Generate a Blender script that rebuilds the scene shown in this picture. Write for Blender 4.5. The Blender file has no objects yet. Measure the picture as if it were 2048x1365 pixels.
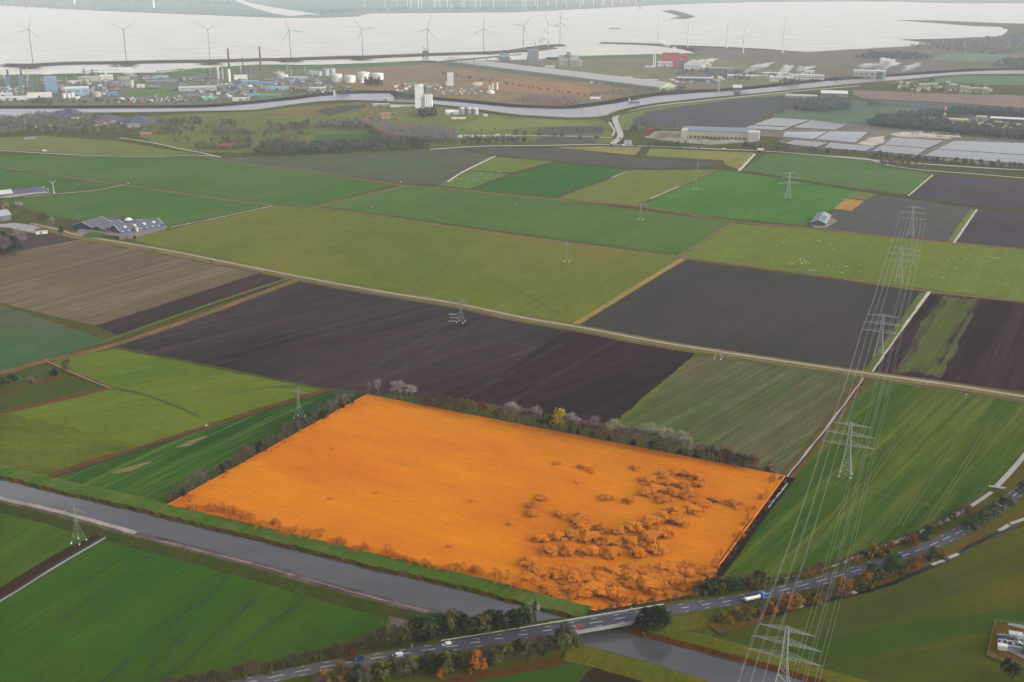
import bpy, math, random
import numpy as np
from mathutils import Vector, Matrix
from mathutils import noise as mnoise

sc = bpy.context.scene
col = sc.collection
R = random.Random(7)

# ---------------------------------------------------------------- camera
H = 310.0
F = 2170.0
CX, CY = 1024.0, 682.5
TH = math.atan((CY + 60.0) / F)
cam_d = bpy.data.cameras.new('camera')
cam = bpy.data.objects.new('camera', cam_d)
col.objects.link(cam)
cam.location = (0, 0, H)
cam.rotation_euler = (math.pi / 2 - TH, 0, 0)
cam_d.sensor_width = 36.0
cam_d.lens = F / 2048.0 * 36.0
cam_d.clip_start = 1.0
cam_d.clip_end = 200000.0
sc.camera = cam

# ---------------------------------------------------------------- sky, sun, exposure
SUN_EL, SUN_AZ = math.radians(18), math.radians(105)      # azimuth from +Y towards +X
world = bpy.data.worlds.new("World")
sc.world = world
world.use_nodes = True
wn, wl = world.node_tree.nodes, world.node_tree.links
bg = wn['Background']
sky = wn.new('ShaderNodeTexSky')
sky.sky_type = 'NISHITA'
sky.sun_disc = False
sky.sun_elevation = SUN_EL
sky.sun_rotation = SUN_AZ
sky.air_density = 1.0
sky.dust_density = 4.0
sky.ozone_density = 1.0
hs = wn.new('ShaderNodeHueSaturation')
hs.inputs['Saturation'].default_value = 0.22
wl.new(sky.outputs[0], hs.inputs['Color'])
wl.new(hs.outputs[0], bg.inputs['Color'])
bg.inputs['Strength'].default_value = 0.15
sun_d = bpy.data.lights.new('sun', 'SUN')
sun_d.energy = 0.6
sun_d.angle = math.radians(60)
sun_d.color = (1.0, 0.95, 0.88)
sun = bpy.data.objects.new('sun', sun_d)
col.objects.link(sun)
sd = Vector((math.sin(SUN_AZ) * math.cos(SUN_EL), math.cos(SUN_AZ) * math.cos(SUN_EL), math.sin(SUN_EL)))
sun.rotation_euler = sd.to_track_quat('Z', 'Y').to_euler()
sun.location = (0, 0, 500)
sc.view_settings.view_transform = 'Standard'
sc.view_settings.look = 'None'
sc.view_settings.gamma = 1
sc.view_settings.use_curve_mapping = False
sc.view_settings.exposure = 0.9
sc.render.engine = 'CYCLES'
sc.cycles.use_denoising = True
sc.cycles.max_bounces = 6
sc.cycles.diffuse_bounces = 2
sc.cycles.glossy_bounces = 2
sc.cycles.transmission_bounces = 2
sc.cycles.volume_bounces = 1
sc.cycles.transparent_max_bounces = 8
sc.render.filter_size = 1.2

# ---------------------------------------------------------------- geometry of the view
def ray(px, py):
    u, v = (px - CX) / F, -(py - CY) / F
    return Vector((u, v * math.sin(TH) + math.cos(TH), v * math.cos(TH) - math.sin(TH)))
def P(px, py, z=0.0):
    d = ray(px, py)
    t = (z - H) / d.z
    return Vector((d.x * t, d.y * t, z))
def MPP(px, py, z=0.0):            # metres per photo pixel at the ground point
    d = ray(px, py)
    return (z - H) / d.z / F
def dirang(a, b):
    p, q = P(*a), P(*b)
    return math.atan2(q.y - p.y, q.x - p.x)

# ---------------------------------------------------------------- colours
SIG = 5.4e-5
HAZE_L = np.array((0.56, 0.60, 0.62))
EXPO = np.array((1.25, 1.25, 1.25))
def lin(c):
    c = np.asarray(c, float) / 255.0
    return np.where(c <= 0.04045, c / 12.92, ((c + 0.055) / 1.055) ** 2.4)
def A(c, px=None, py=None):        # base colour of a surface seen as sRGB c at that distance, air removed
    l = lin(c)
    if px is not None:
        d = MPP(px, py) * F
        T = math.exp(-SIG * d)
        l = (l - HAZE_L * (1 - T)) / T
    l = np.clip(l / EXPO, 0.0025, 0.85)
    return (float(l[0]), float(l[1]), float(l[2]))

# ---------------------------------------------------------------- materials
_mats = {}
def mat(name, c, rough=0.8, var=0.12, scale=0.3, metal=0.0, spec=0.3):
    if name in _mats:
        return _mats[name]
    m = bpy.data.materials.new(name)
    m.use_nodes = True
    n, l = m.node_tree.nodes, m.node_tree.links
    b = n['Principled BSDF']
    b.inputs['Roughness'].default_value = rough
    b.inputs['Metallic'].default_value = metal
    b.inputs['Specular IOR Level'].default_value = spec
    g = n.new('ShaderNodeNewGeometry')
    t = n.new('ShaderNodeTexNoise')
    t.inputs['Scale'].default_value = scale
    t.inputs['Detail'].default_value = 4
    l.new(g.outputs['Position'], t.inputs['Vector'])
    mr = n.new('ShaderNodeMapRange')
    mr.inputs['From Min'].default_value = 0.25
    mr.inputs['From Max'].default_value = 0.75
    mr.inputs['To Min'].default_value = 1 - var
    mr.inputs['To Max'].default_value = 1 + var
    l.new(t.outputs[0], mr.inputs['Value'])
    mx = n.new('ShaderNodeVectorMath'); mx.operation = 'SCALE'
    mx.inputs[0].default_value = c[:3]
    l.new(mr.outputs[0], mx.inputs['Scale'])
    l.new(mx.outputs[0], b.inputs['Base Color'])
    _mats[name] = m
    return m

def leafmat(name, c, var=0.35, up=0.0):
    if name in _mats:
        return _mats[name]
    m = bpy.data.materials.new(name)
    m.use_nodes = True
    n, l = m.node_tree.nodes, m.node_tree.links
    b = n['Principled BSDF']
    b.inputs['Roughness'].default_value = 0.9
    b.inputs['Specular IOR Level'].default_value = 0.1
    oi = n.new('ShaderNodeObjectInfo')
    g = n.new('ShaderNodeNewGeometry')
    t = n.new('ShaderNodeTexNoise'); t.inputs['Scale'].default_value = 0.55
    l.new(g.outputs['Position'], t.inputs['Vector'])
    ad = n.new('ShaderNodeMath'); ad.operation = 'ADD'
    l.new(oi.outputs['Random'], ad.inputs[0]); l.new(t.outputs[0], ad.inputs[1])
    mr = n.new('ShaderNodeMapRange')
    mr.inputs['From Min'].default_value = 0.4; mr.inputs['From Max'].default_value = 1.6
    mr.inputs['To Min'].default_value = 1 - var; mr.inputs['To Max'].default_value = 1 + var
    l.new(ad.outputs[0], mr.inputs['Value'])
    mx = n.new('ShaderNodeVectorMath'); mx.operation = 'SCALE'
    mx.inputs[0].default_value = c[:3]
    l.new(mr.outputs[0], mx.inputs['Scale'])
    l.new(mx.outputs[0], b.inputs['Base Color'])
    if up:                                  # soft rounded crowns: leaf normals eased towards the sky
        vm = n.new('ShaderNodeMix'); vm.data_type = 'VECTOR'; vm.inputs[0].default_value = up
        l.new(g.outputs['Normal'], vm.inputs[4]); vm.inputs[5].default_value = (0, 0, 1)
        l.new(vm.outputs[1], b.inputs['Normal'])
    tr = n.new('ShaderNodeBsdfTranslucent')
    l.new(mx.outputs[0], tr.inputs['Color'])
    ms = n.new('ShaderNodeMixShader'); ms.inputs[0].default_value = 0.35
    l.new(b.outputs[0], ms.inputs[1]); l.new(tr.outputs[0], ms.inputs[2])
    l.new(ms.outputs[0], n['Material Output'].inputs['Surface'])
    _mats[name] = m
    return m

def fieldmat(name, ca, cb, ang=0.0, cs=None, streak=0.0, grain=0.14, big=0.006, fade=None, seed=0.0, cut=(0.42, 0.62)):
    """grass or soil: two colours in broad blotches, streaks along the working direction, fine grain"""
    m = bpy.data.materials.new(name)
    m.use_nodes = True
    n, l = m.node_tree.nodes, m.node_tree.links
    b = n['Principled BSDF']
    b.inputs['Roughness'].default_value = 0.95
    b.inputs['Specular IOR Level'].default_value = 0.02
    g = n.new('ShaderNodeNewGeometry')
    rot = n.new('ShaderNodeVectorRotate'); rot.rotation_type = 'Z_AXIS'
    rot.inputs['Angle'].default_value = -ang
    l.new(g.outputs['Position'], rot.inputs['Vector'])
    def nz(sx, sy, detail, rough=0.55):
        mp = n.new('ShaderNodeVectorMath'); mp.operation = 'MULTIPLY_ADD'
        mp.inputs[1].default_value = (sx, sy, 0.0)
        mp.inputs[2].default_value = (seed * 3.7, seed * 1.9, seed)
        l.new(rot.outputs[0], mp.inputs[0])
        t = n.new('ShaderNodeTexNoise')
        t.inputs['Scale'].default_value = 1.0
        t.inputs['Detail'].default_value = detail
        t.inputs['Roughness'].default_value = rough
        l.new(mp.outputs[0], t.inputs['Vector'])
        return t.outputs[0]
    def rng(v, a0, a1, b0=0.0, b1=1.0):
        mr = n.new('ShaderNodeMapRange')
        for k, x in zip(('From Min', 'From Max', 'To Min', 'To Max'), (a0, a1, b0, b1)):
            mr.inputs[k].default_value = x
        l.new(v, mr.inputs['Value'])
        return mr.outputs[0]
    def mix(f, x, y):
        k = n.new('ShaderNodeMix'); k.data_type = 'RGBA'
        if isinstance(f, float): k.inputs[0].default_value = f
        else: l.new(f, k.inputs[0])
        for i, v in ((6, x), (7, y)):
            if isinstance(v, tuple): k.inputs[i].default_value = (*v, 1)
            else: l.new(v, k.inputs[i])
        return k.outputs[2]
    c = mix(rng(nz(big * 0.7, big * 1.5, 5), *cut), tuple(ca), tuple(cb))
    if fade is not None:
        at = n.new('ShaderNodeAttribute'); at.attribute_name = 'fade'
        nf = rng(nz(0.012, 0.10, 5, 0.65), 0.3, 0.7, -0.62, 0.4)
        ad = n.new('ShaderNodeMath'); ad.operation = 'ADD'; ad.use_clamp = True
        l.new(at.outputs['Fac'], ad.inputs[0]); l.new(nf, ad.inputs[1])
        c = mix(rng(ad.outputs[0], 0.25, 0.75), c, tuple(fade))
    if streak > 0 and cs is not None:
        c = mix(rng(nz(0.0035, 0.11, 6, 0.7), 0.47, 0.66, 0.0, streak), c, tuple(cs))
        c2 = rng(nz(0.002, 0.45, 3, 0.6), 0.3, 0.7, 1 - streak * 0.28, 1 + streak * 0.28)
    else:
        c2 = rng(nz(0.012, 0.06, 4), 0.3, 0.7, 0.95, 1.05)
    g0 = rng(nz(0.22, 0.3, 4, 0.7), 0.25, 0.75, 1 - grain, 1 + grain)
    gm = rng(nz(0.028, 0.05, 5, 0.65), 0.28, 0.72, 0.88, 1.12)
    mg = n.new('ShaderNodeMath'); mg.operation = 'MULTIPLY'
    l.new(g0, mg.inputs[0]); l.new(gm, mg.inputs[1]); g1 = mg.outputs[0]
    ml = n.new('ShaderNodeMath'); ml.operation = 'MULTIPLY'
    l.new(c2, ml.inputs[0]); l.new(g1, ml.inputs[1])
    vs = n.new('ShaderNodeVectorMath'); vs.operation = 'SCALE'
    l.new(c, vs.inputs[0]); l.new(ml.outputs[0], vs.inputs['Scale'])
    l.new(vs.outputs[0], b.inputs['Base Color'])
    return m

def watermat(name, c, rough, bump=0.0, bscale=0.4, sheen_var=0.0, spec=0.5):
    m = bpy.data.materials.new(name)
    m.use_nodes = True
    n, l = m.node_tree.nodes, m.node_tree.links
    b = n['Principled BSDF']
    b.inputs['Base Color'].default_value = (*c, 1)
    b.inputs['Roughness'].default_value = rough
    b.inputs['IOR'].default_value = 1.33
    b.inputs['Specular IOR Level'].default_value = spec
    g = n.new('ShaderNodeNewGeometry')
    if sheen_var:
        mp = n.new('ShaderNodeVectorMath'); mp.operation = 'MULTIPLY'
        mp.inputs[1].default_value = (0.0008, 0.004, 0)
        l.new(g.outputs['Position'], mp.inputs[0])
        t = n.new('ShaderNodeTexNoise'); t.inputs['Detail'].default_value = 6
        l.new(mp.outputs[0], t.inputs['Vector'])
        mr = n.new('ShaderNodeMapRange')
        mr.inputs['From Min'].default_value = .35; mr.inputs['From Max'].default_value = .65
        mr.inputs['To Min'].default_value = 1 - sheen_var; mr.inputs['To Max'].default_value = 1 + sheen_var  # lighter and darker sheen streaks painted into the water colour
        l.new(t.outputs[0], mr.inputs['Value'])
        vs = n.new('ShaderNodeVectorMath'); vs.operation = 'SCALE'
        vs.inputs[0].default_value = c
        l.new(mr.outputs[0], vs.inputs['Scale'])
        l.new(vs.outputs[0], b.inputs['Base Color'])
    if bump:
        t = n.new('ShaderNodeTexNoise'); t.inputs['Scale'].default_value = bscale
        t.inputs['Detail'].default_value = 3
        l.new(g.outputs['Position'], t.inputs['Vector'])
        bm = n.new('ShaderNodeBump'); bm.inputs['Strength'].default_value = bump
        bm.inputs['Distance'].default_value = 0.1
        l.new(t.outputs[0], bm.inputs['Height'])
        l.new(bm.outputs[0], b.inputs['Normal'])
    return m

# ---------------------------------------------------------------- objects
def tag(o, label=None, cat=None, group=None, kind=None):
    if label: o['label'] = label
    if cat: o['category'] = cat
    if group: o['group'] = group
    if kind: o['kind'] = kind
    return o
def empty(name, loc, rz=0.0, label=None, cat=None, group=None, scale=1.0):
    o = bpy.data.objects.new(name, None)
    o.empty_display_size = 0.5
    col.objects.link(o)
    o.location = loc
    o.rotation_euler = (0, 0, rz)
    o.scale = (scale,) * 3
    return tag(o, label, cat, group)
def link(name, mesh, parent=None, loc=None):
    o = bpy.data.objects.new(name, mesh)
    col.objects.link(o)
    if parent is not None: o.parent = parent
    if loc is not None: o.location = loc
    return o

class MB:
    """collects simple shapes into one mesh"""
    def __init__(s): s.v, s.f, s.mi = [], [], []
    def quad(s, a, b, c, d, mi=0):
        k = len(s.v); s.v += [tuple(a), tuple(b), tuple(c), tuple(d)]; s.f.append((k, k + 1, k + 2, k + 3)); s.mi.append(mi)
    def tri(s, a, b, c, mi=0):
        k = len(s.v); s.v += [tuple(a), tuple(b), tuple(c)]; s.f.append((k, k + 1, k + 2)); s.mi.append(mi)
    def box(s, x0, x1, y0, y1, z0, z1, mi=0, top=1.0):
        k = len(s.v)
        cx, cy = (x0 + x1) / 2, (y0 + y1) / 2
        for z, q in ((z0, 1.0), (z1, top)):
            for x, y in ((x0, y0), (x1, y0), (x1, y1), (x0, y1)):
                s.v.append((cx + (x - cx) * q, cy + (y - cy) * q, z))
        for f in ((0, 3, 2, 1), (4, 5, 6, 7), (0, 1, 5, 4), (1, 2, 6, 5), (2, 3, 7, 6), (3, 0, 4, 7)):
            s.f.append(tuple(k + i for i in f)); s.mi.append(mi)
    def prism(s, x0, x1, y0, y1, z0, z1, mi=0, along='x', ov=0.0):
        """gable roof solid, ridge along x or y"""
        k = len(s.v)
        if along == 'x':
            ym = (y0 + y1) / 2
            s.v += [(x0, y0, z0), (x1, y0, z0), (x1, y1, z0), (x0, y1, z0), (x0, ym, z1), (x1, ym, z1)]
            fs = ((0, 3, 2, 1), (0, 1, 5, 4), (2, 3, 4, 5), (1, 2, 5), (3, 0, 4))
        else:
            xm = (x0 + x1) / 2
            s.v += [(x0, y0, z0), (x1, y0, z0), (x1, y1, z0), (x0, y1, z0), (xm, y0, z1), (xm, y1, z1)]
            fs = ((0, 3, 2, 1), (1, 2, 5, 4), (3, 0, 4, 5), (0, 1, 4), (2, 3, 5))
        for f in fs: s.f.append(tuple(k + i for i in f)); s.mi.append(mi)
    def bar(s, a, b, r0, r1=None, n=4, mi=0, cap=True):
        a, b = Vector(a), Vector(b)
        if r1 is None: r1 = r0
        d = (b - a)
        if d.length < 1e-6: return
        d.normalize()
        u = d.cross(Vector((0, 0, 1)))
        if u.length < 1e-3: u = Vector((1, 0, 0))
        u.normalize(); w = d.cross(u)
        k = len(s.v)
        for c, r in ((a, r0), (b, r1)):
            for i in range(n):
                t = 2 * math.pi * (i + 0.5) / n
                s.v.append(tuple(c + u * (r * math.cos(t)) + w * (r * math.sin(t))))
        for i in range(n):
            j = (i + 1) % n
            s.f.append((k + i, k + j, k + n + j, k + n + i)); s.mi.append(mi)
        if cap:
            s.f.append(tuple(k + i for i in reversed(range(n)))); s.mi.append(mi)
            s.f.append(tuple(k + n + i for i in range(n))); s.mi.append(mi)
    def lathe(s, prof, n=16, c=(0, 0), mi=0):
        k = len(s.v)
        for r, z in prof:
            for i in range(n):
                t = 2 * math.pi * i / n
                s.v.append((c[0] + r * math.cos(t), c[1] + r * math.sin(t), z))
        for q in range(len(prof) - 1):
            for i in range(n):
                j = (i + 1) % n
                s.f.append((k + q * n + i, k + q * n + j, k + (q + 1) * n + j, k + (q + 1) * n + i)); s.mi.append(mi)
        s.f.append(tuple(k + (len(prof) - 1) * n + i for i in range(n))); s.mi.append(mi)
    def mesh(s, name, mats):
        me = bpy.data.meshes.new(name)
        me.from_pydata(s.v, [], s.f)
        if not isinstance(mats, (list, tuple)): mats = [mats]
        for m in mats: me.materials.append(m)
        if len(mats) > 1: me.polygons.foreach_set('material_index', s.mi)
        me.update()
        return me
    def build(s, name, mats, parent=None, loc=None):
        return link(name, s.mesh(name, mats), parent, loc)

def smooth(me):
    me.polygons.foreach_set('use_smooth', [True] * len(me.polygons)); return me

# ---------------------------------------------------------------- sheets on the ground
def densify(pts, step, jit, closed=True, seed=1):
    rr = random.Random(seed)
    out = []
    n = len(pts)
    for i in range(n if closed else n - 1):
        a, b = pts[i], pts[(i + 1) % n]
        L = (b - a).length
        k = max(1, int(L / step))
        k = min(k, 160)
        for j in range(k):
            p = a.lerp(b, j / k)
            if jit and j: p = p + Vector((rr.uniform(-jit, jit), rr.uniform(-jit, jit), 0))
            out.append(p)
    if not closed: out.append(pts[-1])
    return out
_layer = [0]
def poly(name, pix, z, m, label=None, jit=0.5, step=9.0, kind='structure', parent=None, cat=None):
    _layer[0] += 1
    z += 0.003 * _layer[0]
    pts = [P(x, y, z) for x, y in pix]
    d = min(p.length for p in pts)
    pts = densify(pts, max(step * .6, d * 0.007), 1.4 * jit * max(1, d / 900), True, int(pix[0][0] + pix[0][1]))
    me = bpy.data.meshes.new(name)
    ar = sum(p.x * q.y - q.x * p.y for p, q in zip(pts, pts[1:] + pts[:1]))
    if ar < 0: pts.reverse()
    me.from_pydata([tuple(p) for p in pts], [], [tuple(range(len(pts)))])
    me.materials.append(m); me.update()
    return tag(link(name, me, parent), label, cat, None, kind)
def fadepoly(name, pix, z, m, w=12.0, label=None):
    """patch whose rim carries fade 0 and whose inside carries fade 1"""
    _layer[0] += 1
    z += 0.003 * _layer[0]
    pts = densify([P(x, y, z) for x, y in pix], 14, 2.0, True, 5)
    c = sum(pts, Vector()) / len(pts)
    n = len(pts)
    inn = []
    for i, p in enumerate(pts):
        t = (pts[(i + 1) % n] - pts[i - 1]); t.normalize()
        nrm = Vector((-t.y, t.x, 0))
        if nrm.dot(c - p) < 0: nrm = -nrm
        inn.append(p + nrm * w)
    v = [tuple(p) for p in pts + inn]
    f = [(i, (i + 1) % n, n + (i + 1) % n, n + i) for i in range(n)]
    f.append(tuple(range(n, 2 * n)))
    me = bpy.data.meshes.new(name)
    me.from_pydata(v, [], f)
    a = me.attributes.new('fade', 'FLOAT', 'POINT')
    a.data.foreach_set('value', [0.0] * n + [1.0] * n)
    me.materials.append(m); me.update()
    # all faces up
    import bmesh
    bm = bmesh.new(); bm.from_mesh(me)
    for fc in bm.faces:
        if fc.normal.z < 0: fc.normal_flip()
    bm.to_mesh(me); bm.free()
    return tag(link(name, me), label, None, None, 'structure')
def path_pts(pix, z=0.0, step=8.0):
    """smooth line through ground pixels"""
    q = [p if isinstance(p, Vector) else P(p[0], p[1], z) for p in pix]
    if len(q) > 2:
        out = []
        for i in range(len(q) - 1):
            p0, p1, p2, p3 = q[max(i - 1, 0)], q[i], q[i + 1], q[min(i + 2, len(q) - 1)]
            k = max(2, min(60, int((p2 - p1).length / step)))
            for j in range(k):
                t = j / k
                out.append(0.5 * ((2 * p1) + (p2 - p0) * t + (2 * p0 - 5 * p1 + 4 * p2 - p3) * t * t + (3 * p1 - p0 - 3 * p2 + p3) * t ** 3))
        out.append(q[-1])
        return out
    k = max(2, min(120, int((q[1] - q[0]).length / step)))
    return [q[0].lerp(q[1], j / k) for j in range(k + 1)]
def normals(pts):
    ns = []
    for i in range(len(pts)):
        t = pts[min(i + 1, len(pts) - 1)] - pts[max(i - 1, 0)]
        t.z = 0; t.normalize()
        ns.append(Vector((-t.y, t.x, 0)))
    return ns
def ridge(name, pts, prof, m, jit=0.0, label=None, kind='structure', parent=None, cat=None, seed=3):
    """sweep a cross profile [(offset to the left, height)] along a ground line"""
    rr = random.Random(seed)
    ns = normals(pts)
    v, f = [], []
    k = len(prof)
    for p, n in zip(pts, ns):
        for o, z in prof:
            v.append(tuple(p + n * (o + rr.uniform(-jit, jit)) + Vector((0, 0, z + (rr.uniform(0, jit * .25) if z > .3 else 0)))))
    for i in range(len(pts) - 1):
        for j in range(k - 1):
            a = i * k + j
            f.append((a, a + k, a + k + 1, a + 1))
    me = bpy.data.meshes.new(name)
    me.from_pydata(v, [], f)
    me.materials.append(m); me.update()
    if len(me.polygons) and me.polygons[0].normal.z < 0: me.flip_normals()
    return tag(link(name, me, parent), label, cat, None, kind)
def strip(name, pix, w, z, m, jit=0.2, label=None, off=0.0, kind='structure', step=8.0, parent=None):
    pts = path_pts(pix, z, step)
    return ridge(name, pts, [(off + w / 2, 0), (off - w / 2, 0)], m, jit, label, kind, parent, seed=int(pix[0][0]))
# ================================================================ ground, water, fields
def FM(name, c1, c2, at, d=None, cs=None, streak=0.0, **k):
    ang = dirang(*d) if d else dirang((1740, 745), (1855, 583))
    if cs is None: cs, streak = tuple((p + q) / 2 + 5 for p, q in zip(c1, c2)), .35
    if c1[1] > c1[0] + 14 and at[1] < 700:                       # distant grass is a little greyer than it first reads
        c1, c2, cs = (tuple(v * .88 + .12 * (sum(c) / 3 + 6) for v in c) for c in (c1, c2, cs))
    return fieldmat(name, A(c1, *at), A(c2, *at), ang, A(cs, *at) if cs else None, streak, seed=at[0] * .37 % 11, **k)

base_m = FM('verge_grass', (78, 82, 40), (92, 84, 50), (1500, 1250), grain=0.25, big=0.02)
me = bpy.data.meshes.new('ground')
v, f = [], []
xs = [-52000, -8000, -3000, -1200, 0, 1200, 3000, 8000, 52000]
ys = [-2000, 0, 1000, 2500, 6000, 15000, 40000, 84000]
for y in ys:
    for x in xs: v.append((x, y, 0))
nx = len(xs)
for j in range(len(ys) - 1):
    for i in range(nx - 1):
        f.append((j * nx + i, j * nx + i + 1, (j + 1) * nx + i + 1, (j + 1) * nx + i))
me.from_pydata(v, [], f); me.materials.append(base_m)
tag(link('ground', me), 'flat polder ground of olive grass verges between the fields', None, None, 'structure')

BD = ((1740, 745), (1855, 583))      # working direction of the polder fields
GR = (60, 84, 22)
def field(name, pix, m, label, z=0.05, jit=0.6): return poly(name, pix, z, m, label, jit)

# --- near fields
field('field', [(-200, 1330), (0, 1203), (208, 1074), (500, 1141), (640, 1176), (785, 1224), (768, 1262), (740, 1283), (560, 1322), (330, 1362), (200, 1420), (-150, 1560)],
      FM('grass_near', (58, 94, 2), (76, 98, 5), (400, 1200), ((0, 1300), (320, 1100)), (50, 84, 3), 0.5, big=0.008), 'dark green meadow below the canal with faint mower lines')
field('field', [(-120, 995), (0, 1018), (190, 1063), (150, 1092), (0, 1186), (-120, 1270)],
      FM('grass_near_side', (62, 94, 12), (76, 96, 18), (80, 1080), ((0, 1135), (120, 1050)), (96, 120, 60), 0.4), 'green meadow with pale streaks beside the straight ditch')
field('field', [(100, 960), (410, 858), (640, 785), (697, 783), (733, 790), (333, 1010), (312, 1014)],
      FM('grass_strip', (64, 94, 36), (48, 80, 26), (450, 900), ((240, 1000), (640, 800)), (126, 146, 74), 0.6), 'deep green strip field with pale rows left of the orange plot')
field('field', [(232, 699), (645, 781), (410, 853), (100, 953), (-10, 935), (-120, 905), (-120, 852), (0, 826), (220, 776), (128, 742), (98, 726), (140, 712)],
      FM('grass_lime', (106, 120, 52), (88, 112, 46), (350, 780), ((100, 850), (500, 770)), (128, 132, 66), 0.3, grain=.22), 'lime green pasture above the strip field')
field('field', [(-120, 860), (15, 826), (285, 890), (100, 952), (0, 934), (-120, 900)],
      FM('grass_rough', (106, 114, 50), (94, 98, 46), (100, 880), ((0, 880), (200, 900)), (84, 106, 36), .5, big=.02, grain=.28), 'rough patchy brown and green grazing land by the canal', 0.09, 1.5)
field('field', [(-120, 818), (0, 790), (130, 752), (205, 773), (0, 822), (-120, 850)],
      FM('grass_dull', (70, 86, 40), (84, 92, 46), (90, 785), None), 'dull green strip between two reed ditches')
field('field', [(-120, 775), (0, 742), (92, 732), (122, 744), (0, 782), (-120, 812)],
      FM('grass_dull_far', (92, 100, 62), (76, 88, 48), (60, 755), None), 'small grey green paddock with shrubs on its left')
field('field', [(-150, 575), (0, 609), (212, 681), (95, 718), (0, 742), (-150, 775)],
      FM('stubble_green', (92, 100, 80), (74, 106, 72), (90, 670), BD, (104, 104, 88), .5), 'grey green young crop with a brighter patch at its middle')
field('field', [(-150, 535), (0, 510), (40, 502), (165, 478), (330, 507), (480, 537), (560, 551), (188, 652), (0, 606), (-150, 572)],
      FM('stubble_brown', (118, 106, 88), (112, 96, 84), (250, 560), ((188, 652), (520, 548)), (138, 124, 104), .8), 'tan stubble field with long parallel drill lines')
field('field', [(515, 547), (560, 551), (588, 561), (240, 672), (190, 653)],
      FM('soil_strip', (75, 67, 66), (66, 58, 59), (380, 620), ((188, 652), (520, 548)), (92, 78, 76), .4), 'narrow dark ploughed strip along the stubble')
field('field', [(-40, 483), (60, 470), (150, 474), (160, 479), (40, 500), (-40, 508)],
      FM('soil_back', (92, 80, 88), (86, 76, 78), (100, 485), None), 'small bare dark field below the white cottage')
SOIL_CS = (96, 84, 92)
field('field', [(606, 563), (760, 588), (900, 613), (1132, 658), (930, 800), (735, 787), (648, 776), (232, 693)],
      FM('soil_big', (73, 65, 66), (62, 54, 56), (700, 690), ((730, 760), (1060, 660)), SOIL_CS, .5), 'large bare ploughed field with wheel tracks')
field('field', [(1132, 658), (1400, 706), (1236, 850), (1150, 838), (930, 800)],
      FM('soil_dark', (62, 53, 57), (54, 46, 49), (1150, 740), ((980, 790), (1260, 690)), (82, 68, 76), .5), 'darker ploughed block touching the tree row')
field('field', [(1400, 707), (1733, 753), (1590, 946), (1566, 951), (1236, 851)],
      FM('crop_thin', (84, 98, 62), (104, 94, 74), (1500, 830), ((1500, 900), (1720, 760)), (126, 118, 92), .65, big=.009), 'thin green crop with brown rows right of the ploughed block')
strip('field_margin', [(1402, 709), (1238, 850)], 9, 0.09, FM('margin_green', (104, 112, 46), (90, 104, 44), (1320, 780)), .8)
m12 = FM('grass_right', (64, 90, 18), (80, 96, 22), (1750, 930), ((1640, 1040), (1900, 800)), (116, 120, 62), .75, big=.007)
field('field', [(1742, 759), (2150, 803), (2150, 850), (2056, 895), (2020, 940), (1985, 980), (1930, 1015), (1850, 1056), (1700, 1112), (1550, 1158), (1425, 1186), (1402, 1189), (1578, 962)],
      m12, 'green field with pale wheel lines under the power line')
m13c = ((74, 84, 12), (90, 88, 20))
field('field', [(2300, 1010), (2048, 1052), (1900, 1120), (1750, 1170), (1620, 1206), (1540, 1236), (1500, 1256), (1440, 1276), (1480, 1306), (1600, 1347), (1750, 1395), (1900, 1450), (2400, 1520)],
      FM('grass_olive', *m13c, (1800, 1220), ((1600, 1250), (2000, 1130)), (66, 78, 22), .45, big=.006), 'olive meadow at the lower right with a gas station on it')
fadepoly('grass_band', [(1530, 1318), (1560, 1296), (1640, 1273), (1760, 1247), (1880, 1232), (2060, 1210), (2200, 1195), (2200, 1256), (2060, 1264), (1960, 1280), (1860, 1300), (1760, 1322), (1650, 1330), (1570, 1330)], 0.09,
         fieldmat('grass_band', A(m13c[0], 1800, 1220), A(m13c[1], 1800, 1220), 0.2, fade=A((66, 84, 22), 1800, 1250)), 6, 'broad dark green band sweeping across the olive meadow')
field('field', [(1135, 1390), (1188, 1334), (1345, 1366), (1450, 1400), (1300, 1450)],
      FM('soil_foot', (62, 54, 44), (52, 48, 38), (1250, 1360), None), 'dark bare plot beside the canal at the lower edge')
field('field', [(900, 1372), (1000, 1346), (1100, 1328), (1150, 1326), (1178, 1332), (1128, 1392), (950, 1420)],
      FM('grass_foot', (70, 98, 28), (62, 86, 24), (1080, 1345), None), 'bright green wedge of grass below the road')
strip('reed_bank', [(770, 1388), (900, 1366), (1010, 1344), (1132, 1322)], 6, 0.12, FM('reed_brown_near', (96, 66, 38), (84, 62, 36), (1000, 1345), grain=.3), .8)

# --- middle fields
field('field', [(255, 478), (335, 460), (552, 413), (640, 418), (1000, 468), (1364, 517), (1150, 646), (1050, 631), (900, 602), (600, 550), (400, 508), (330, 496)],
      FM('grass_mid', (106, 118, 62), (120, 120, 66), (850, 530), None, grain=.2, big=.005), 'large olive pasture above the farm road')
field('field', [(646, 413), (806, 373), (900, 379), (1110, 400), (1220, 413), (1466, 445), (1358, 511)],
      FM('grass_mid_up', (88, 118, 66), (98, 122, 70), (1050, 440), None, grain=.18), 'green pasture beyond the olive one')
field('field', [(-200, 306), (0, 310), (400, 316), (480, 327), (795, 369), (620, 413), (545, 409), (250, 368), (0, 333), (-200, 312)],
      FM('grass_far_left', (86, 118, 66), (98, 122, 74), (420, 360), None), 'long green pasture in the left distance')
field('field', [(-200, 318), (0, 338), (235, 371), (110, 385), (72, 392), (0, 382), (-200, 380)],
      FM('grass_far_left_two', (90, 122, 72), (82, 114, 66), (120, 365), None), 'green wedge behind the farm with the small turbine')
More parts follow.
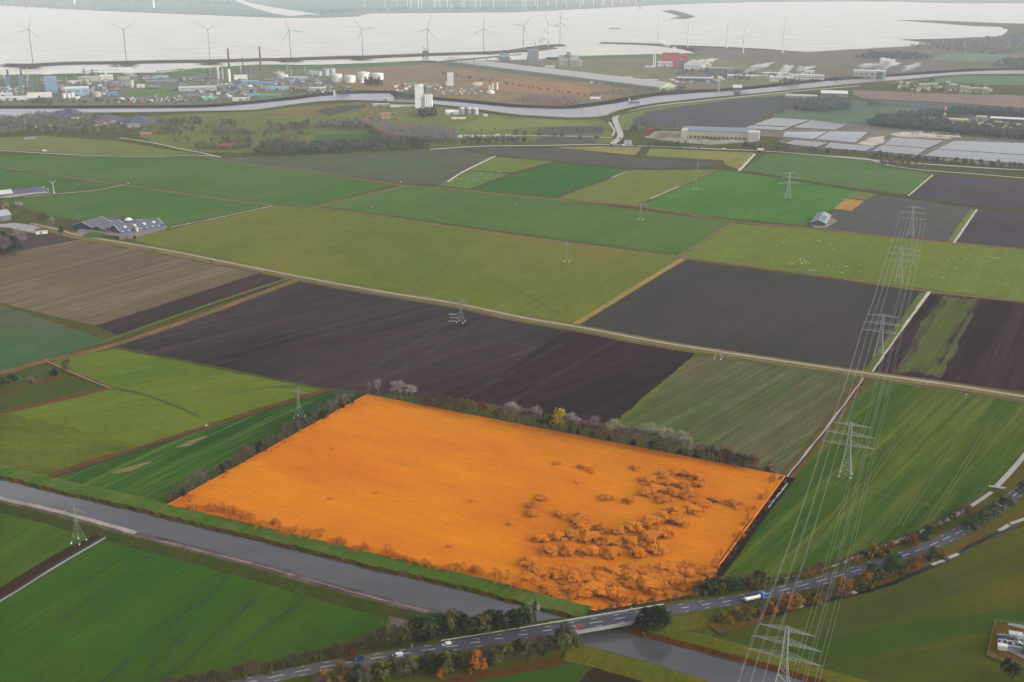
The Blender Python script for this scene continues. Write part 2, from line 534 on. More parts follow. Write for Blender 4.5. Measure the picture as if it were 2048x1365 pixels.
field('field', [(0, 400), (70, 396), (250, 374), (543, 411), (330, 455), (322, 442), (250, 434), (165, 442), (120, 436), (70, 422), (20, 408)],
      FM('grass_far_left_three', (82, 116, 62), (94, 120, 68), (330, 405), ((120, 440), (420, 390)), (104, 130, 84), .4), 'green pasture behind the blue barns')
field('field', [(-200, 262), (0, 276), (90, 272), (230, 282), (330, 299), (400, 308), (330, 312), (150, 309), (0, 299), (-200, 290)],
      FM('grass_pale', (118, 130, 84), (132, 126, 92), (150, 290), None), 'pale yellowish grazing land with a white camper')
field('field', [(440, 317), (580, 312), (720, 305), (860, 299), (940, 302), (984, 314), (880, 371), (812, 366), (640, 345), (480, 325)],
      FM('soil_far', (98, 104, 92), (100, 112, 92), (700, 335), None, big=.008), 'dark greenish ploughed field below the far wood')
field('field', [(988, 314), (1108, 323), (1026, 346), (940, 341)], FM('grass_a', (120, 132, 82), (112, 128, 78), (1020, 330), None), 'small light green meadow by the cream track')
field('field', [(938, 343), (1024, 348), (936, 378), (884, 372)], FM('grass_b', (104, 132, 76), (112, 132, 80), (940, 360), None), 'small green meadow dotted with sheep')
field('field', [(1111, 326), (1258, 341), (1108, 395), (940, 380)], FM('grass_c', (72, 112, 66), (80, 116, 66), (1100, 360), None), 'deep green field among lighter ones')
field('field', [(1262, 342), (1436, 339), (1268, 411), (1112, 397)], FM('grass_d', (118, 128, 76), (124, 126, 82), (1270, 375), None), 'light olive field beside the deep green one')
field('field', [(1442, 340), (1530, 353), (1704, 381), (1735, 388), (1665, 418), (1612, 452), (1480, 439), (1274, 413)],
      FM('grass_bright', (90, 132, 70), (80, 122, 62), (1500, 400), ((1480, 430), (1640, 380)), (110, 142, 86), .35), 'bright green field with a pylon in its upper corner')
field('field', [(1534, 308), (1620, 310), (1720, 317), (1770, 328), (1862, 350), (1814, 389), (1720, 378), (1484, 341)],
      FM('grass_e', (96, 122, 78), (104, 126, 82), (1670, 345), None), 'green field in front of the solar park')
field('field', [(934, 297), (1110, 296), (1266, 316), (1430, 322), (1448, 327), (1432, 335), (1262, 337), (1112, 321), (987, 311)],
      FM('soil_far_two', (100, 98, 96), (98, 106, 92), (1200, 317), None), 'dark field with thin grass below the highway')
field('field', [(1112, 295), (1200, 293), (1284, 295), (1272, 311)], FM('stub_a', (152, 142, 104), (146, 138, 98), (1210, 300), None), 'pale straw coloured triangle by the highway')
field('field', [(1302, 297), (1508, 306), (1478, 339), (1452, 330), (1446, 321), (1292, 312)], FM('stub_b', (142, 140, 92), (128, 134, 84), (1420, 312), None), 'straw coloured field with a dark ditch corner')
field('field', [(1757, 390), (1950, 416), (1904, 482), (1760, 470), (1622, 456), (1668, 422), (1702, 424), (1730, 402)],
      FM('soil_g', (100, 96, 100), (96, 98, 92), (1800, 440), BD, (108, 106, 106), .3), 'dark field around the fifth pylon')
field('field', [(1690, 398), (1728, 402), (1704, 422), (1668, 418)], FM('straw', (176, 140, 92), (168, 132, 84), (1700, 410), None, grain=.2), 'small tan straw square')
field('field', [(1712, 380), (1755, 388), (1730, 400), (1695, 396)], FM('rough_corner', (122, 126, 84), (112, 118, 78), (1725, 390), None), 'little rough grass corner above the straw square')
field('field', [(1872, 351), (2200, 372), (2200, 430), (1952, 412), (1822, 391)], FM('soil_h', (96, 90, 99), (88, 82, 90), (1950, 385), BD, (106, 96, 110), .3), 'bare purple brown field at the right edge')
field('field', [(1959, 419), (2200, 438), (2200, 512), (1911, 483)], FM('soil_i', (90, 84, 92), (84, 76, 84), (2000, 455), BD, (100, 90, 104), .3), 'second bare field right of the cream path')
field('field', [(1472, 448), (1620, 459), (1905, 488), (2200, 516), (2200, 620), (1856, 579), (1372, 517), (1364, 513)],
      FM('grass_sheep', (116, 128, 68), (106, 124, 64), (1750, 520), None, grain=.2), 'long olive pasture dotted with white sheep')
field('field', [(1370, 522), (1600, 551), (1850, 584), (1740, 744), (1600, 727), (1450, 704), (1160, 650)],
      FM('soil_j', (80, 76, 76), (72, 70, 70), (1500, 630), ((1160, 660), (1420, 530)), (94, 86, 84), .3), 'broad bare grey brown field left of the cream path')
field('field', [(1862, 588), (2200, 622), (2200, 818), (2048, 783), (1746, 744)],
      FM('soil_k', (66, 56, 61), (58, 48, 52), (1950, 690), ((1745, 745), (1860, 590)), (88, 72, 80), .5), 'bare red brown field at the right edge')
fadepoly('sprouting_strip', [(1880, 590), (1960, 598), (1935, 650), (1890, 745), (1880, 757), (1785, 746), (1825, 680)], 0.10,
         fieldmat('sprouting', A((70, 54, 66), 1950, 690), A((70, 54, 66), 1950, 690), dirang((1800, 735), (1900, 595)), A((104, 112, 68), 1900, 680), .95, fade=A((92, 100, 62), 1900, 680)), 9,
         'green sprouting stripe in the bare red brown field')
for q in ([(212, 951), (240, 938), (300, 922), (304, 926), (262, 944)], [(345, 897), (372, 884), (412, 871), (415, 874), (380, 892)]):
    fadepoly('dry_patch', q, 0.10, fieldmat('dry_grass', A((66, 96, 36), 300, 930), A((66, 96, 36), 300, 930), dirang((212, 951), (304, 926)), A((66, 96, 36), 300, 930), .6, fade=A((150, 132, 92), 300, 930)), 1.2,
             'dry tan patch in the strip field, the %s of the two' % ('larger' if q[0][0] == 212 else 'smaller'))

# --- far land, back to front of the canal
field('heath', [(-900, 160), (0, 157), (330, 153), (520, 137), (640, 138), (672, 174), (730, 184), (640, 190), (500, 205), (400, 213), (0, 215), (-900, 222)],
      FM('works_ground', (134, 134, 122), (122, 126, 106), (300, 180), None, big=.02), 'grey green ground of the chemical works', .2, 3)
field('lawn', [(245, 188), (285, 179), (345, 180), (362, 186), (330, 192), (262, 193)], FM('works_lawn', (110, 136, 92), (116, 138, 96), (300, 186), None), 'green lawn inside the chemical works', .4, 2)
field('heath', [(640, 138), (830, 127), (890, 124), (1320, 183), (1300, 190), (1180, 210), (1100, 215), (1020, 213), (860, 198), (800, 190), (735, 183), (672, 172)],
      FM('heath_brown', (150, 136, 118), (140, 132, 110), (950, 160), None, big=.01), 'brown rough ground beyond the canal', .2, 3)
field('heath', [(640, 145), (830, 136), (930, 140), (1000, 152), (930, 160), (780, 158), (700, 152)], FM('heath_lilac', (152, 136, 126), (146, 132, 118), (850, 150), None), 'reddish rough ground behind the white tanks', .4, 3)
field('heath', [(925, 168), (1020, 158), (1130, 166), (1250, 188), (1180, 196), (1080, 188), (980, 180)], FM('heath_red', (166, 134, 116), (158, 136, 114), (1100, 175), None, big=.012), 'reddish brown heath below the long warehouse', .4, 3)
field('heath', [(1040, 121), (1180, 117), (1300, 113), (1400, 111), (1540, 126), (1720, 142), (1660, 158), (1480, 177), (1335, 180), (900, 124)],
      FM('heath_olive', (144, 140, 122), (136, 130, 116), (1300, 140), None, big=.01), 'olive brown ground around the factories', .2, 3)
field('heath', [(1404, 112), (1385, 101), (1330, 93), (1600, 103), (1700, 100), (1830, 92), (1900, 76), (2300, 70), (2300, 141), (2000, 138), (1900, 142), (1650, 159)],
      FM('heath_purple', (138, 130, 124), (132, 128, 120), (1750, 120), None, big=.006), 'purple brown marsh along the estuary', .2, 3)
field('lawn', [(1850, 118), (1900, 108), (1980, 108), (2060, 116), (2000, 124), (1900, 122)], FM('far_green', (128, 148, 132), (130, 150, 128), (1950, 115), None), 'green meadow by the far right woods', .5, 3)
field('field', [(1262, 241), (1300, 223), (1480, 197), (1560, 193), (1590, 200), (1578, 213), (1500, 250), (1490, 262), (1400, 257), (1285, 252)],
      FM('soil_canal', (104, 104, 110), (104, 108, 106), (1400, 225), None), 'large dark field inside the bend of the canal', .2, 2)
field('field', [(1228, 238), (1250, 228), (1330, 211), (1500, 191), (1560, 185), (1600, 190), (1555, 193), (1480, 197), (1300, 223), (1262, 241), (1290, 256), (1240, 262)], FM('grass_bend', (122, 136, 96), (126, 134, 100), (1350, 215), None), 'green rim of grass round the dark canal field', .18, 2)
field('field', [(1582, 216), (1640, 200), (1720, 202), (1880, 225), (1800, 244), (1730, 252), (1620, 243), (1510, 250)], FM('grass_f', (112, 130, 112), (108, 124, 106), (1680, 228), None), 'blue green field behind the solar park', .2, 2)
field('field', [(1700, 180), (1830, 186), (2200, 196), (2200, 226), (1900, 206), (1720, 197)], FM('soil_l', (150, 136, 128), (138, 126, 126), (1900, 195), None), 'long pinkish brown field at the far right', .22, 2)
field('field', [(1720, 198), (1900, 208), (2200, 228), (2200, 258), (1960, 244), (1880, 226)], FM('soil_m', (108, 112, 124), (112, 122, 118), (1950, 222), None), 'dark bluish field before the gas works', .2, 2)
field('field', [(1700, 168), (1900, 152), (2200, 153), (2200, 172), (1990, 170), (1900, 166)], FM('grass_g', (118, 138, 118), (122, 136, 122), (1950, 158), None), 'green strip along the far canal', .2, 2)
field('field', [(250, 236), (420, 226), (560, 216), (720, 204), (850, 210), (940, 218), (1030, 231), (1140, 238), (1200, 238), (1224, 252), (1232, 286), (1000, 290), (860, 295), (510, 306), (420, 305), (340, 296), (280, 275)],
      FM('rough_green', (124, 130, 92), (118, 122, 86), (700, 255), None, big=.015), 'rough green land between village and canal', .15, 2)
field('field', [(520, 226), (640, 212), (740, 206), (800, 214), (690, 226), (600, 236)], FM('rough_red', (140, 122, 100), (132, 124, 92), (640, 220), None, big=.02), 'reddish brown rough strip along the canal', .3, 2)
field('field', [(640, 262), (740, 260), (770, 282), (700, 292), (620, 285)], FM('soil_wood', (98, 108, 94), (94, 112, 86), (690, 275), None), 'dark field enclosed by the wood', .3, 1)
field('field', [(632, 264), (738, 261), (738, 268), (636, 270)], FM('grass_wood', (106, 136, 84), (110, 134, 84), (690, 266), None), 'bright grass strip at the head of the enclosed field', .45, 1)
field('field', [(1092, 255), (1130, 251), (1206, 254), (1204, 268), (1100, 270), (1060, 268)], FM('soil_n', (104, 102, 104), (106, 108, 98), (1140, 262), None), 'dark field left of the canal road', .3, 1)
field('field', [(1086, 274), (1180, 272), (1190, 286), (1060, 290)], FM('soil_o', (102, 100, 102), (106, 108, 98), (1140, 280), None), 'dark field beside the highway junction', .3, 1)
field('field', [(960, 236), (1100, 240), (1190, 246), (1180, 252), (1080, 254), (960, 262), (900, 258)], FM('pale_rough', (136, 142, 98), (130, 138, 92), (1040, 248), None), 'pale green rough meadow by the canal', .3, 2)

# --- estuary and far shore
estuary = [(-1500, 160), (-300, 157), (0, 155), (200, 151), (330, 150), (400, 142), (470, 136), (520, 133), (600, 134), (740, 130), (830, 126), (890, 122), (1000, 121), (1100, 118), (1180, 115), (1290, 111.5), (1340, 111), (1400, 109.5),
           (1368, 100), (1335, 94.5), (1296, 90.5), (1204, 88), (1206, 86), (1300, 88.5), (1380, 91.5), (1450, 94), (1536, 98.5), (1612, 104.5), (1700, 99.5), (1815, 93), (1862, 88), (1838, 84), (1798, 79.3), (1870, 78.3), (2000, 73),
           (2012, 66), (2016, 59.5), (2005, 57), (2004, 54.5), (1940, 52.3), (1890, 48), (1800, 41.5), (1790, 40.3), (1870, 41.5), (2000, 46.5), (2300, 54), (2300, 7), (1900, 7), (1800, 4), (1700, 3), (1600, 4),
           (1500, 5), (1400, 7.5), (1300, 11.5), (1200, 16.5), (1100, 22), (1024, 25), (850, 26.5), (735, 27.5), (715, 33.5), (640, 36), (570, 36.5), (500, 34), (400, 30), (200, 22), (0, 10.5), (-300, -4), (-1500, -18)]
W_EST = watermat('estuary_water', A((216, 210, 200), 700, 60), 0.30, sheen_var=0.2)
poly('sea_water', estuary, 0.5, W_EST, 'pale estuary water with painted silvery sheen', jit=0)
far_m = fieldmat('far_shore', A((160, 168, 166), 700, 15), A((150, 162, 166), 700, 15), 0, big=.002)
poly('far_shore', [(-1500, -20), (-300, -6), (0, 9), (200, 21), (400, 29), (500, 33), (570, 36), (640, 35), (715, 32.5), (735, 26.5), (850, 25.5), (1024, 24), (1100, 21), (1200, 15.5), (1300, 10.5), (1400, 6.5), (1600, 3), (1700, 2), (1800, -5), (1200, -30), (0, -40), (-1500, -42)], 0.3, far_m, 'hazy flat farmland on the far shore', jit=0)
poly('sea_water', [(480, -2), (500, 6), (545, 15), (620, 26), (640, 31), (618, 29), (580, 33), (545, 27), (510, 17), (470, 2)], 0.8, W_EST, 'pale side inlet cutting into the far shore', jit=0)
poly('far_shore', [(1745, 0), (1880, 5.5), (2300, 3), (2300, -20), (1745, -20)], 0.9, far_m, 'thin strip of land at the far right', jit=0)

# --- canals
W_CAN = watermat('canal_water', (.066, .063, .070), 0.05, bump=0.05, bscale=0.6, sheen_var=.3, spec=1.0)
canal_up = [(-200, 905), (-60, 945), (0, 958), (100, 984), (250, 1017), (330, 1038), (520, 1083), (700, 1128), (850, 1163), (960, 1190), (1085, 1224), (1165, 1245), (1245, 1262), (1310, 1281), (1400, 1303), (1500, 1330), (1600, 1360), (1800, 1420)]
canal_lo = [(1650, 1440), (1500, 1392), (1400, 1357), (1300, 1326), (1190, 1297), (1146, 1286), (1060, 1271), (1010, 1259), (950, 1240), (850, 1215), (700, 1178), (520, 1127), (450, 1108), (260, 1060), (100, 1017), (0, 995), (-60, 982), (-200, 945)]
poly('canal_water', canal_up + canal_lo, 0.06, W_CAN, 'still grey canal water running under the road bridge', jit=0.5, step=6)
W_CAN2 = watermat('wide_canal_water', A((160, 158, 162), 900, 200), 0.25, sheen_var=.1)
c2u = [(-400, 217), (0, 218), (200, 217.5), (400, 216), (500, 209), (600, 198.5), (640, 193), (700, 188), (778, 187), (788, 194), (860, 200), (950, 208), (1020, 215), (1100, 218), (1150, 217.5), (1230, 207.5), (1310, 193), (1400, 186), (1480, 181), (1560, 173), (1650, 163), (1750, 156), (1900, 145.5), (2000, 141), (2300, 141)]
c2l = [(2300, 150), (2100, 149), (1980, 148.5), (1900, 151), (1800, 160), (1700, 168), (1600, 178), (1500, 188), (1400, 197), (1300, 208), (1236, 221), (1210, 231), (1190, 234), (1140, 235.5), (1030, 229), (940, 216), (850, 207.5), (720, 201), (640, 203), (570, 211), (510, 220), (400, 222.5), (250, 225.5), (110, 226), (60, 232), (0, 241), (-400, 243)]
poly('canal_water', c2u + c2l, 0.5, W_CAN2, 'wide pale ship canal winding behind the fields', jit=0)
DIKE = FM('dike_grass', (92, 104, 52), (104, 110, 62), (600, 215), grain=.2)
DARKB = FM('dark_bank', (92, 88, 92), (84, 82, 84), (1300, 195), grain=.2)
def rev(p): return list(reversed(p))
ridge('canal_bank', path_pts(c2u, 0.45, 40), [(46, 0), (30, 4.0), (18, 4.2), (0, 0.1)], DARKB, 1.0, 'dark stone bank along the far side of the ship canal')
ridge('canal_bank', path_pts(rev(c2l), 0.45, 40), [(0, 0.1), (-10, 1.6), (-22, 1.8), (-34, 0)], DIKE, 1.0, 'low grass bank along the near side of the ship canal')

# banks of the near canal
BANKG = FM('bank_grass', (80, 104, 46), (98, 112, 60), (600, 1090), grain=.3, big=.03)
REED = FM('reed_edge', (92, 72, 44), (74, 78, 42), (600, 1100), grain=.4, big=.05)
up1 = path_pts(canal_up[:12], 0.02, 3)
ridge('canal_bank', up1, [(16, 0.05), (12, 1.1), (8, 1.2), (1.6, 0.45)], BANKG, .5, 'bright green dike between canal and orange plot')
ridge('reed_edge', up1, [(2.4, 0.5), (1.0, 1.9), (-0.6, 0.0)], REED, 1.0, 'ragged brown reed edge on the dike side of the canal')
up2 = path_pts(canal_up[12:], 0.02, 6)
ridge('canal_bank', up2, [(14, 0.05), (9, .9), (5, .9), (1.5, .5)], FM('bank_olive', (100, 98, 42), (88, 92, 38), (1400, 1300), grain=.3), .5, 'olive grass bank beyond the bridge')
ridge('reed_edge', up2, [(2.6, .6), (1.2, 2.2), (-.6, 0)], FM('reed_rust', (110, 68, 26), (96, 66, 30), (1450, 1315), grain=.4), .6, 'rust brown reeds along the canal beyond the bridge')
lo2 = path_pts(rev(canal_lo[:6]), 0.02, 6)
ridge('canal_bank', lo2, [(.3, 0), (-1.5, .7), (-6, 1.3), (-10, 1.2), (-15, .05)], FM('bank_gold', (104, 98, 40), (84, 96, 36), (1300, 1345), grain=.3, big=.03), .5, 'yellowish grass bank below the bridge')
lo1 = path_pts(rev(canal_lo[7:]), 0.02, 6)
MUD = FM('mud_bank', (94, 80, 78), (110, 98, 92), (650, 1160), grain=.35, big=.06)
ridge('mud_bank', lo1, [(.2, 0), (-1.2, .5), (-4.5, .9), (-7, .6)], MUD, .5, 'churned bare mud bank on the near side of the canal')
ridge('canal_bank', lo1, [(-6.5, .65), (-9, .9), (-13, .5), (-16, .05)], FM('bank_dark', (64, 76, 34), (78, 80, 44), (500, 1130), grain=.35, big=.04), .6, 'dark weedy strip between mud bank and meadow')
strip('stone_edge', [(-120, 968), (-60, 983), (0, 997), (100, 1019), (200, 1046), (272, 1066)], 3.4, 1.0, FM('stone_edge', (168, 158, 144), (150, 140, 128), (120, 1020), grain=.3), .4, 'pale line of dumped stone along the mud bank')
strip('wheel_track', [(300, 1077), (520, 1132), (700, 1183), (850, 1222), (940, 1243)], 1.6, 1.02, FM('track_pale', (146, 134, 128), (112, 98, 94), (650, 1170), grain=.35, big=.08), .5)
poly('mud_bank', [(784, 1220), (830, 1228), (880, 1243), (930, 1256), (900, 1272), (820, 1276), (776, 1264), (770, 1248)], .14, FM('mud_patch', (128, 112, 106), (92, 78, 72), (830, 1248), grain=.35, big=.07), 'bare churned mud patch at the corner of the meadow', jit=1.2, step=4)
poly('mud_bank', [(800, 1306), (840, 1290), (900, 1278), (960, 1276), (970, 1284), (900, 1296), (850, 1306)], .14, FM('mud_road', (96, 80, 70), (108, 92, 82), (880, 1290), grain=.3, big=.08), 'bare earth shoulder around the parked white van', jit=.6, step=4)
# ================================================================ ditches, tracks, roads
TAN = FM('reed_tan', (150, 126, 96), (128, 118, 84), (900, 450), grain=.3, big=.03)
TANR = FM('reed_red', (146, 118, 96), (132, 116, 88), (1200, 400), grain=.3, big=.03)
DITCH = mat('ditch_dark', A((72, 66, 58), 1300, 420), .9, .3, .05)
DITCHN = mat('ditch_dark_near', A((40, 30, 28)), .9, .3, .05)
CREAM = mat('track_cream', A((198, 190, 172), 1800, 620), .9, .12, .05)
CREAMF = mat('track_cream_far', A((205, 200, 186), 1300, 370), .9, .12, .05)
GREY = mat('farm_road', A((168, 160, 150), 1000, 620), .9, .15, .05)
_zl = [0.32]
def line(name, pix, w, m, label=None, off=0.0, jit=.35, z=None, step=10):
    _zl[0] += 0.004
    return strip(name, pix, w, _zl[0] if z is None else z, m, jit, label, off, step=step)
# (points, reed width, dark width)
L = [([(-200, 312), (0, 335), (250, 371), (545, 411), (640, 416), (1000, 467), (1364, 515), (1620, 548), (1860, 583), (2200, 618)], 7, 'tan reed ditch across the middle of the fields'),
     ([(400, 312), (480, 326), (640, 346), (800, 370), (900, 378), (1110, 399), (1270, 412), (1470, 443), (1620, 457), (1905, 486), (2200, 514)], 9, 'reddish reed ditch between the green pastures'),
     ([(622, 416), (808, 372)], 8, 'tan double reed line running up between two pastures'),
     ([(984, 313), (880, 372)], 7, 'tan reed line beside the dark far field'),
     ([(1440, 338), (1268, 412)], 4, 'thin reed line left of the bright green field'),
     ([(1469, 446), (1360, 513)], 6, 'reed ditch between the sheep pasture and the green pasture')]
for pix, w, lab in L:
    line('reed_ditch', pix, w, TANR if 'reddish' in lab else TAN, lab)
    line('ditch_water', pix, w * .22, DITCH, None, off=w * .12)
line('reed_ditch', [(1366, 518), (1280, 570), (1152, 648)], 7, FM('reed_gold', (168, 146, 92), (150, 132, 84), (1280, 570), grain=.3), 'golden reed line between olive pasture and bare field')
for pix, w in [([(930, 297), (985, 312), (1110, 322), (1190, 332), (1262, 339), (1340, 337), (1438, 336), (1530, 350), (1610, 364), (1705, 380), (1757, 388), (1860, 402), (1960, 415), (2200, 437)], 5),
               ([(1110, 324), (1026, 346), (940, 380)], 3), ([(1260, 341), (1106, 397)], 4), ([(940, 342), (1024, 348)], 3), ([(1290, 297), (1268, 314)], 5), ([(1668, 421), (1620, 455)], 3)]:
    line('ditch', pix, w, DITCH)
for pix, w, lab in [([(1859, 584), (1800, 662), (1741, 746)], 3.4, 'straight cream coloured path past the third pylon'),
                    ([(1953, 419), (1908, 486)], 3.2, 'straight cream coloured path right of the fifth pylon'),
                    ([(1866, 350), (1816, 392)], 2.6, 'cream path at the edge of the purple field'),
                    ([(1510, 308), (1478, 342)], 5, 'short cream path below the highway'),
                    ([(990, 313), (930, 342), (895, 364)], 4, 'white concrete track beside the dark far field'),
                    ([(1258, 342), (1222, 356)], 2, None), ([(1358, 373), (1300, 398)], 2, None), ([(1262, 340), (1285, 341)], 2, None),
                    ([(250, 370), (180, 382), (110, 388), (48, 395)], 2.4, 'pale farm track to the small turbine'),
                    ([(545, 412), (440, 435), (340, 455)], 2.4, 'pale farm track to the blue barns')]:
    line('farm_track', pix, w, CREAM if pix[0][1] > 400 else CREAMF, lab)
line('grass_margin', [(1846, 586), (1734, 744)], 6, FM('margin_two', (108, 116, 70), (96, 104, 64), (1800, 660)))
line('grass_margin', [(1946, 419), (1900, 484)], 7, FM('margin_three', (122, 126, 86), (112, 116, 80), (1930, 450)))
# farm road with its ditch and verge
farm_road = [(60, 447), (110, 458), (150, 469), (205, 479), (330, 500), (460, 526), (592, 552), (760, 583), (900, 605), (1050, 636), (1150, 653), (1300, 681), (1450, 705), (1700, 742), (1900, 770), (2060, 795), (2200, 812)]
line('road_verge', farm_road, 20, FM('verge_farm', (118, 112, 74), (132, 120, 82), (1000, 620), grain=.25, big=.02), 'grassy verge with reeds along the farm road', off=-4)
line('ditch_water', farm_road[5:], 2.2, mat('ditch_mid', A((74, 66, 56), 1000, 620), .9, .3, .03), None, off=-11, jit=.6)
line('farm_road', farm_road, 3.6, GREY, 'narrow pale farm road crossing the whole polder', jit=.1)
line('reed_ditch', [(-150, 770), (0, 747), (95, 721), (232, 689), (420, 625), (600, 557)], 9, FM('reed_left', (140, 112, 84), (120, 96, 70), (350, 650), grain=.3, big=.04), 'tan reed ditch beside the big ploughed field')
line('grass_margin', [(205, 690), (410, 617), (588, 558)], 5, FM('margin_four', (112, 114, 66), (100, 106, 58), (400, 620)), off=6)
for pix, w, lab in [([(-150, 862), (0, 826), (120, 800), (218, 775)], 6, 'rusty reed ditch below the dull green strip'),
                    ([(220, 775), (150, 748), (94, 722)], 4, 'short rusty reed ditch joining two others'),
                    ([(-150, 815), (0, 784), (70, 766), (130, 750)], 6, 'rusty reed ditch under the shrubs'),
                    ([(100, 955), (180, 925), (290, 893), (410, 855), (520, 820), (645, 783)], 7, 'rusty reed ditch above the deep green strip field')]:
    line('reed_ditch', pix, w, FM('reed_rusty', (112, 82, 54), (96, 74, 50), (250, 850), grain=.35, big=.05) if not bpy.data.materials.get('reed_rusty') else bpy.data.materials['reed_rusty'], lab, jit=.7)
line('ditch_water', [(110, 954), (290, 895), (410, 857)], 1.5, DITCHN)
line('ditch_water', [(92, 722), (160, 752), (222, 777)], 1.2, mat('ditch_pale', A((150, 140, 122), 150, 750), .6))
line('fence_line', [(-60, 930), (100, 966), (330, 1022)], 1.0, DITCHN, None, jit=.3)
# bottom left ditch with water
line('ditch_bank', [(214, 1068), (100, 1128), (0, 1190), (-120, 1262)], 9, FM('bank_brown', (70, 52, 36), (58, 56, 28), (100, 1130), grain=.35), 'brown bank of the straight ditch at lower left', off=-1.0)
line('ditch_water', [(210, 1072), (100, 1137), (0, 1199), (-120, 1274)], 2.4, DITCHN, None, off=-.6)
line('ditch_water', [(210, 1072), (100, 1137), (0, 1199), (-120, 1274)], 1.6, mat('ditch_grey', A((150, 148, 150)), .4), 'pale grey straight ditch at lower left', off=1.7)
# ditch right of the thin crop and along the plot
line('reed_ditch', [(1729, 757), (1660, 850), (1568, 962)], 9, FM('reed_right', (116, 104, 58), (104, 88, 54), (1650, 850), grain=.3), 'reed lined ditch between thin crop and green field')
line('ditch_water', [(1732, 757), (1663, 850), (1572, 962)], 2.4, mat('ditch_dk2', A((66, 56, 44), 1650, 850), .9), None, off=-.8)
line('ditch_water', [(1734, 757), (1665, 850), (1574, 964)], 1.1, mat('ditch_light', A((176, 176, 172), 1650, 850), .5), 'narrow pale ditch at the edge of the green field', off=-2.4)
line('ditch_bank', [(1580, 955), (1500, 1060), (1402, 1190)], 7, FM('bank_dk', (58, 46, 38), (50, 44, 26), (1500, 1060), grain=.4), 'dark brown scrub bank along the right edge of the orange plot')
line('ditch_water', [(1578, 968), (1552, 1000), (1540, 1016)], 1.2, mat('ditch_lt2', A((172, 170, 160)), .6), None, off=-1)
# curved ditch below the highway
cd = [(2300, 930), (2120, 1005), (2040, 1042), (1960, 1082), (1890, 1118), (1780, 1166), (1690, 1190), (1600, 1212), (1520, 1238), (1436, 1266)]
line('ditch_bank', cd, 8, FM('bank_rust', (104, 80, 46), (92, 82, 40), (1700, 1185), grain=.35, big=.04), 'rusty verge of the curved ditch', off=-2.5)
line('ditch_water', cd, 3.0, mat('ditch_black', A((26, 20, 22)), .3), 'dark curved ditch between highway and olive meadow', jit=.5, off=.6)
for a in ([(2060, 1034), (2022, 1048)], [(2018, 1050), (1998, 1062)], [(1918, 1108), (1898, 1116)], [(1888, 1121), (1864, 1130)], [(1712, 1184), (1690, 1190)], [(1606, 1211), (1588, 1216)], [(1545, 1231), (1530, 1236)]):
    line('ditch_water', a, 2.4, bpy.data.materials['ditch_lt2'], None, jit=.4)  # pale strips paint the grey sky reflection on the dark water
line('reed_ditch', [(1436, 1264), (1500, 1246), (1548, 1228)], 3.5, bpy.data.materials['bank_rust'])

# faint wheel tracks: slightly different grass or soil, each a thin sheet
def tracks(name, lines, m, w=1.2, gap=None):
    for q in lines:
        for o_ in ((-gap, gap) if gap else (0,)): line('wheel_track', q, w, m, None, off=o_, jit=.25)
tracks('t', [[(735, 780), (830, 722), (925, 664), (960, 640)], [(690, 768), (800, 703), (900, 645)], [(930, 796), (1040, 735), (1128, 686)], [(1010, 812), (1130, 740), (1230, 682)]], mat('track_soil', A((83, 74, 76), 850, 720), .95, .3, .05), .6, 1.5)
GD = mat('track_dark_grass', A((40, 72, 4)), .95, .3, .05)
tracks('t', [[(520, 1190), (440, 1262), (372, 1322), (345, 1345), (318, 1354), (298, 1350), (300, 1336), (330, 1310), (400, 1240)], [(470, 1148), (380, 1225), (280, 1305), (190, 1372)], [(590, 1180), (610, 1200), (560, 1235), (470, 1300)], [(310, 1105), (220, 1170), (110, 1250)]], GD, 2.2)
GP = mat('track_pale_grass', A((94, 108, 42), 1750, 950), .95, .3, .05)
tracks('t', [[(1715, 1000), (1760, 930), (1830, 830)], [(1800, 1050), (1870, 940), (1935, 830)], [(1860, 1040), (1930, 930), (1985, 840)], [(1600, 1130), (1670, 1030), (1720, 965)], [(1640, 960), (1760, 990), (1900, 1020)]], GP, .8, 1.2)
tracks('t', [[(1340, 890), (1470, 800), (1560, 735)], [(1420, 910), (1560, 800), (1640, 745)], [(1500, 930), (1620, 815), (1690, 752)]], mat('track_crop', A((112, 106, 82), 1500, 830), .95, .3, .05), .6, 1.1)
tracks('t', [[(225, 775), (300, 790), (400, 830)], [(420, 800), (520, 775), (600, 772)]], mat('track_lime', A((90, 112, 46), 350, 790), .95, .3, .05), 2.5)
tracks('t', [[(620, 470), (800, 560), (930, 610)], [(700, 440), (1000, 560), (1150, 640)], [(1480, 460), (1650, 520), (1850, 575)]], mat('track_mid', A((118, 122, 70), 900, 540), .95, .3, .05), .7, 1.3)
tracks('t', [[(1600, 1290), (1750, 1235), (2000, 1150), (2100, 1100)], [(1640, 1255), (1800, 1200), (2048, 1100)]], mat('track_olive', A((72, 78, 18), 1800, 1220), .95, .3, .05), .9, 1.3)
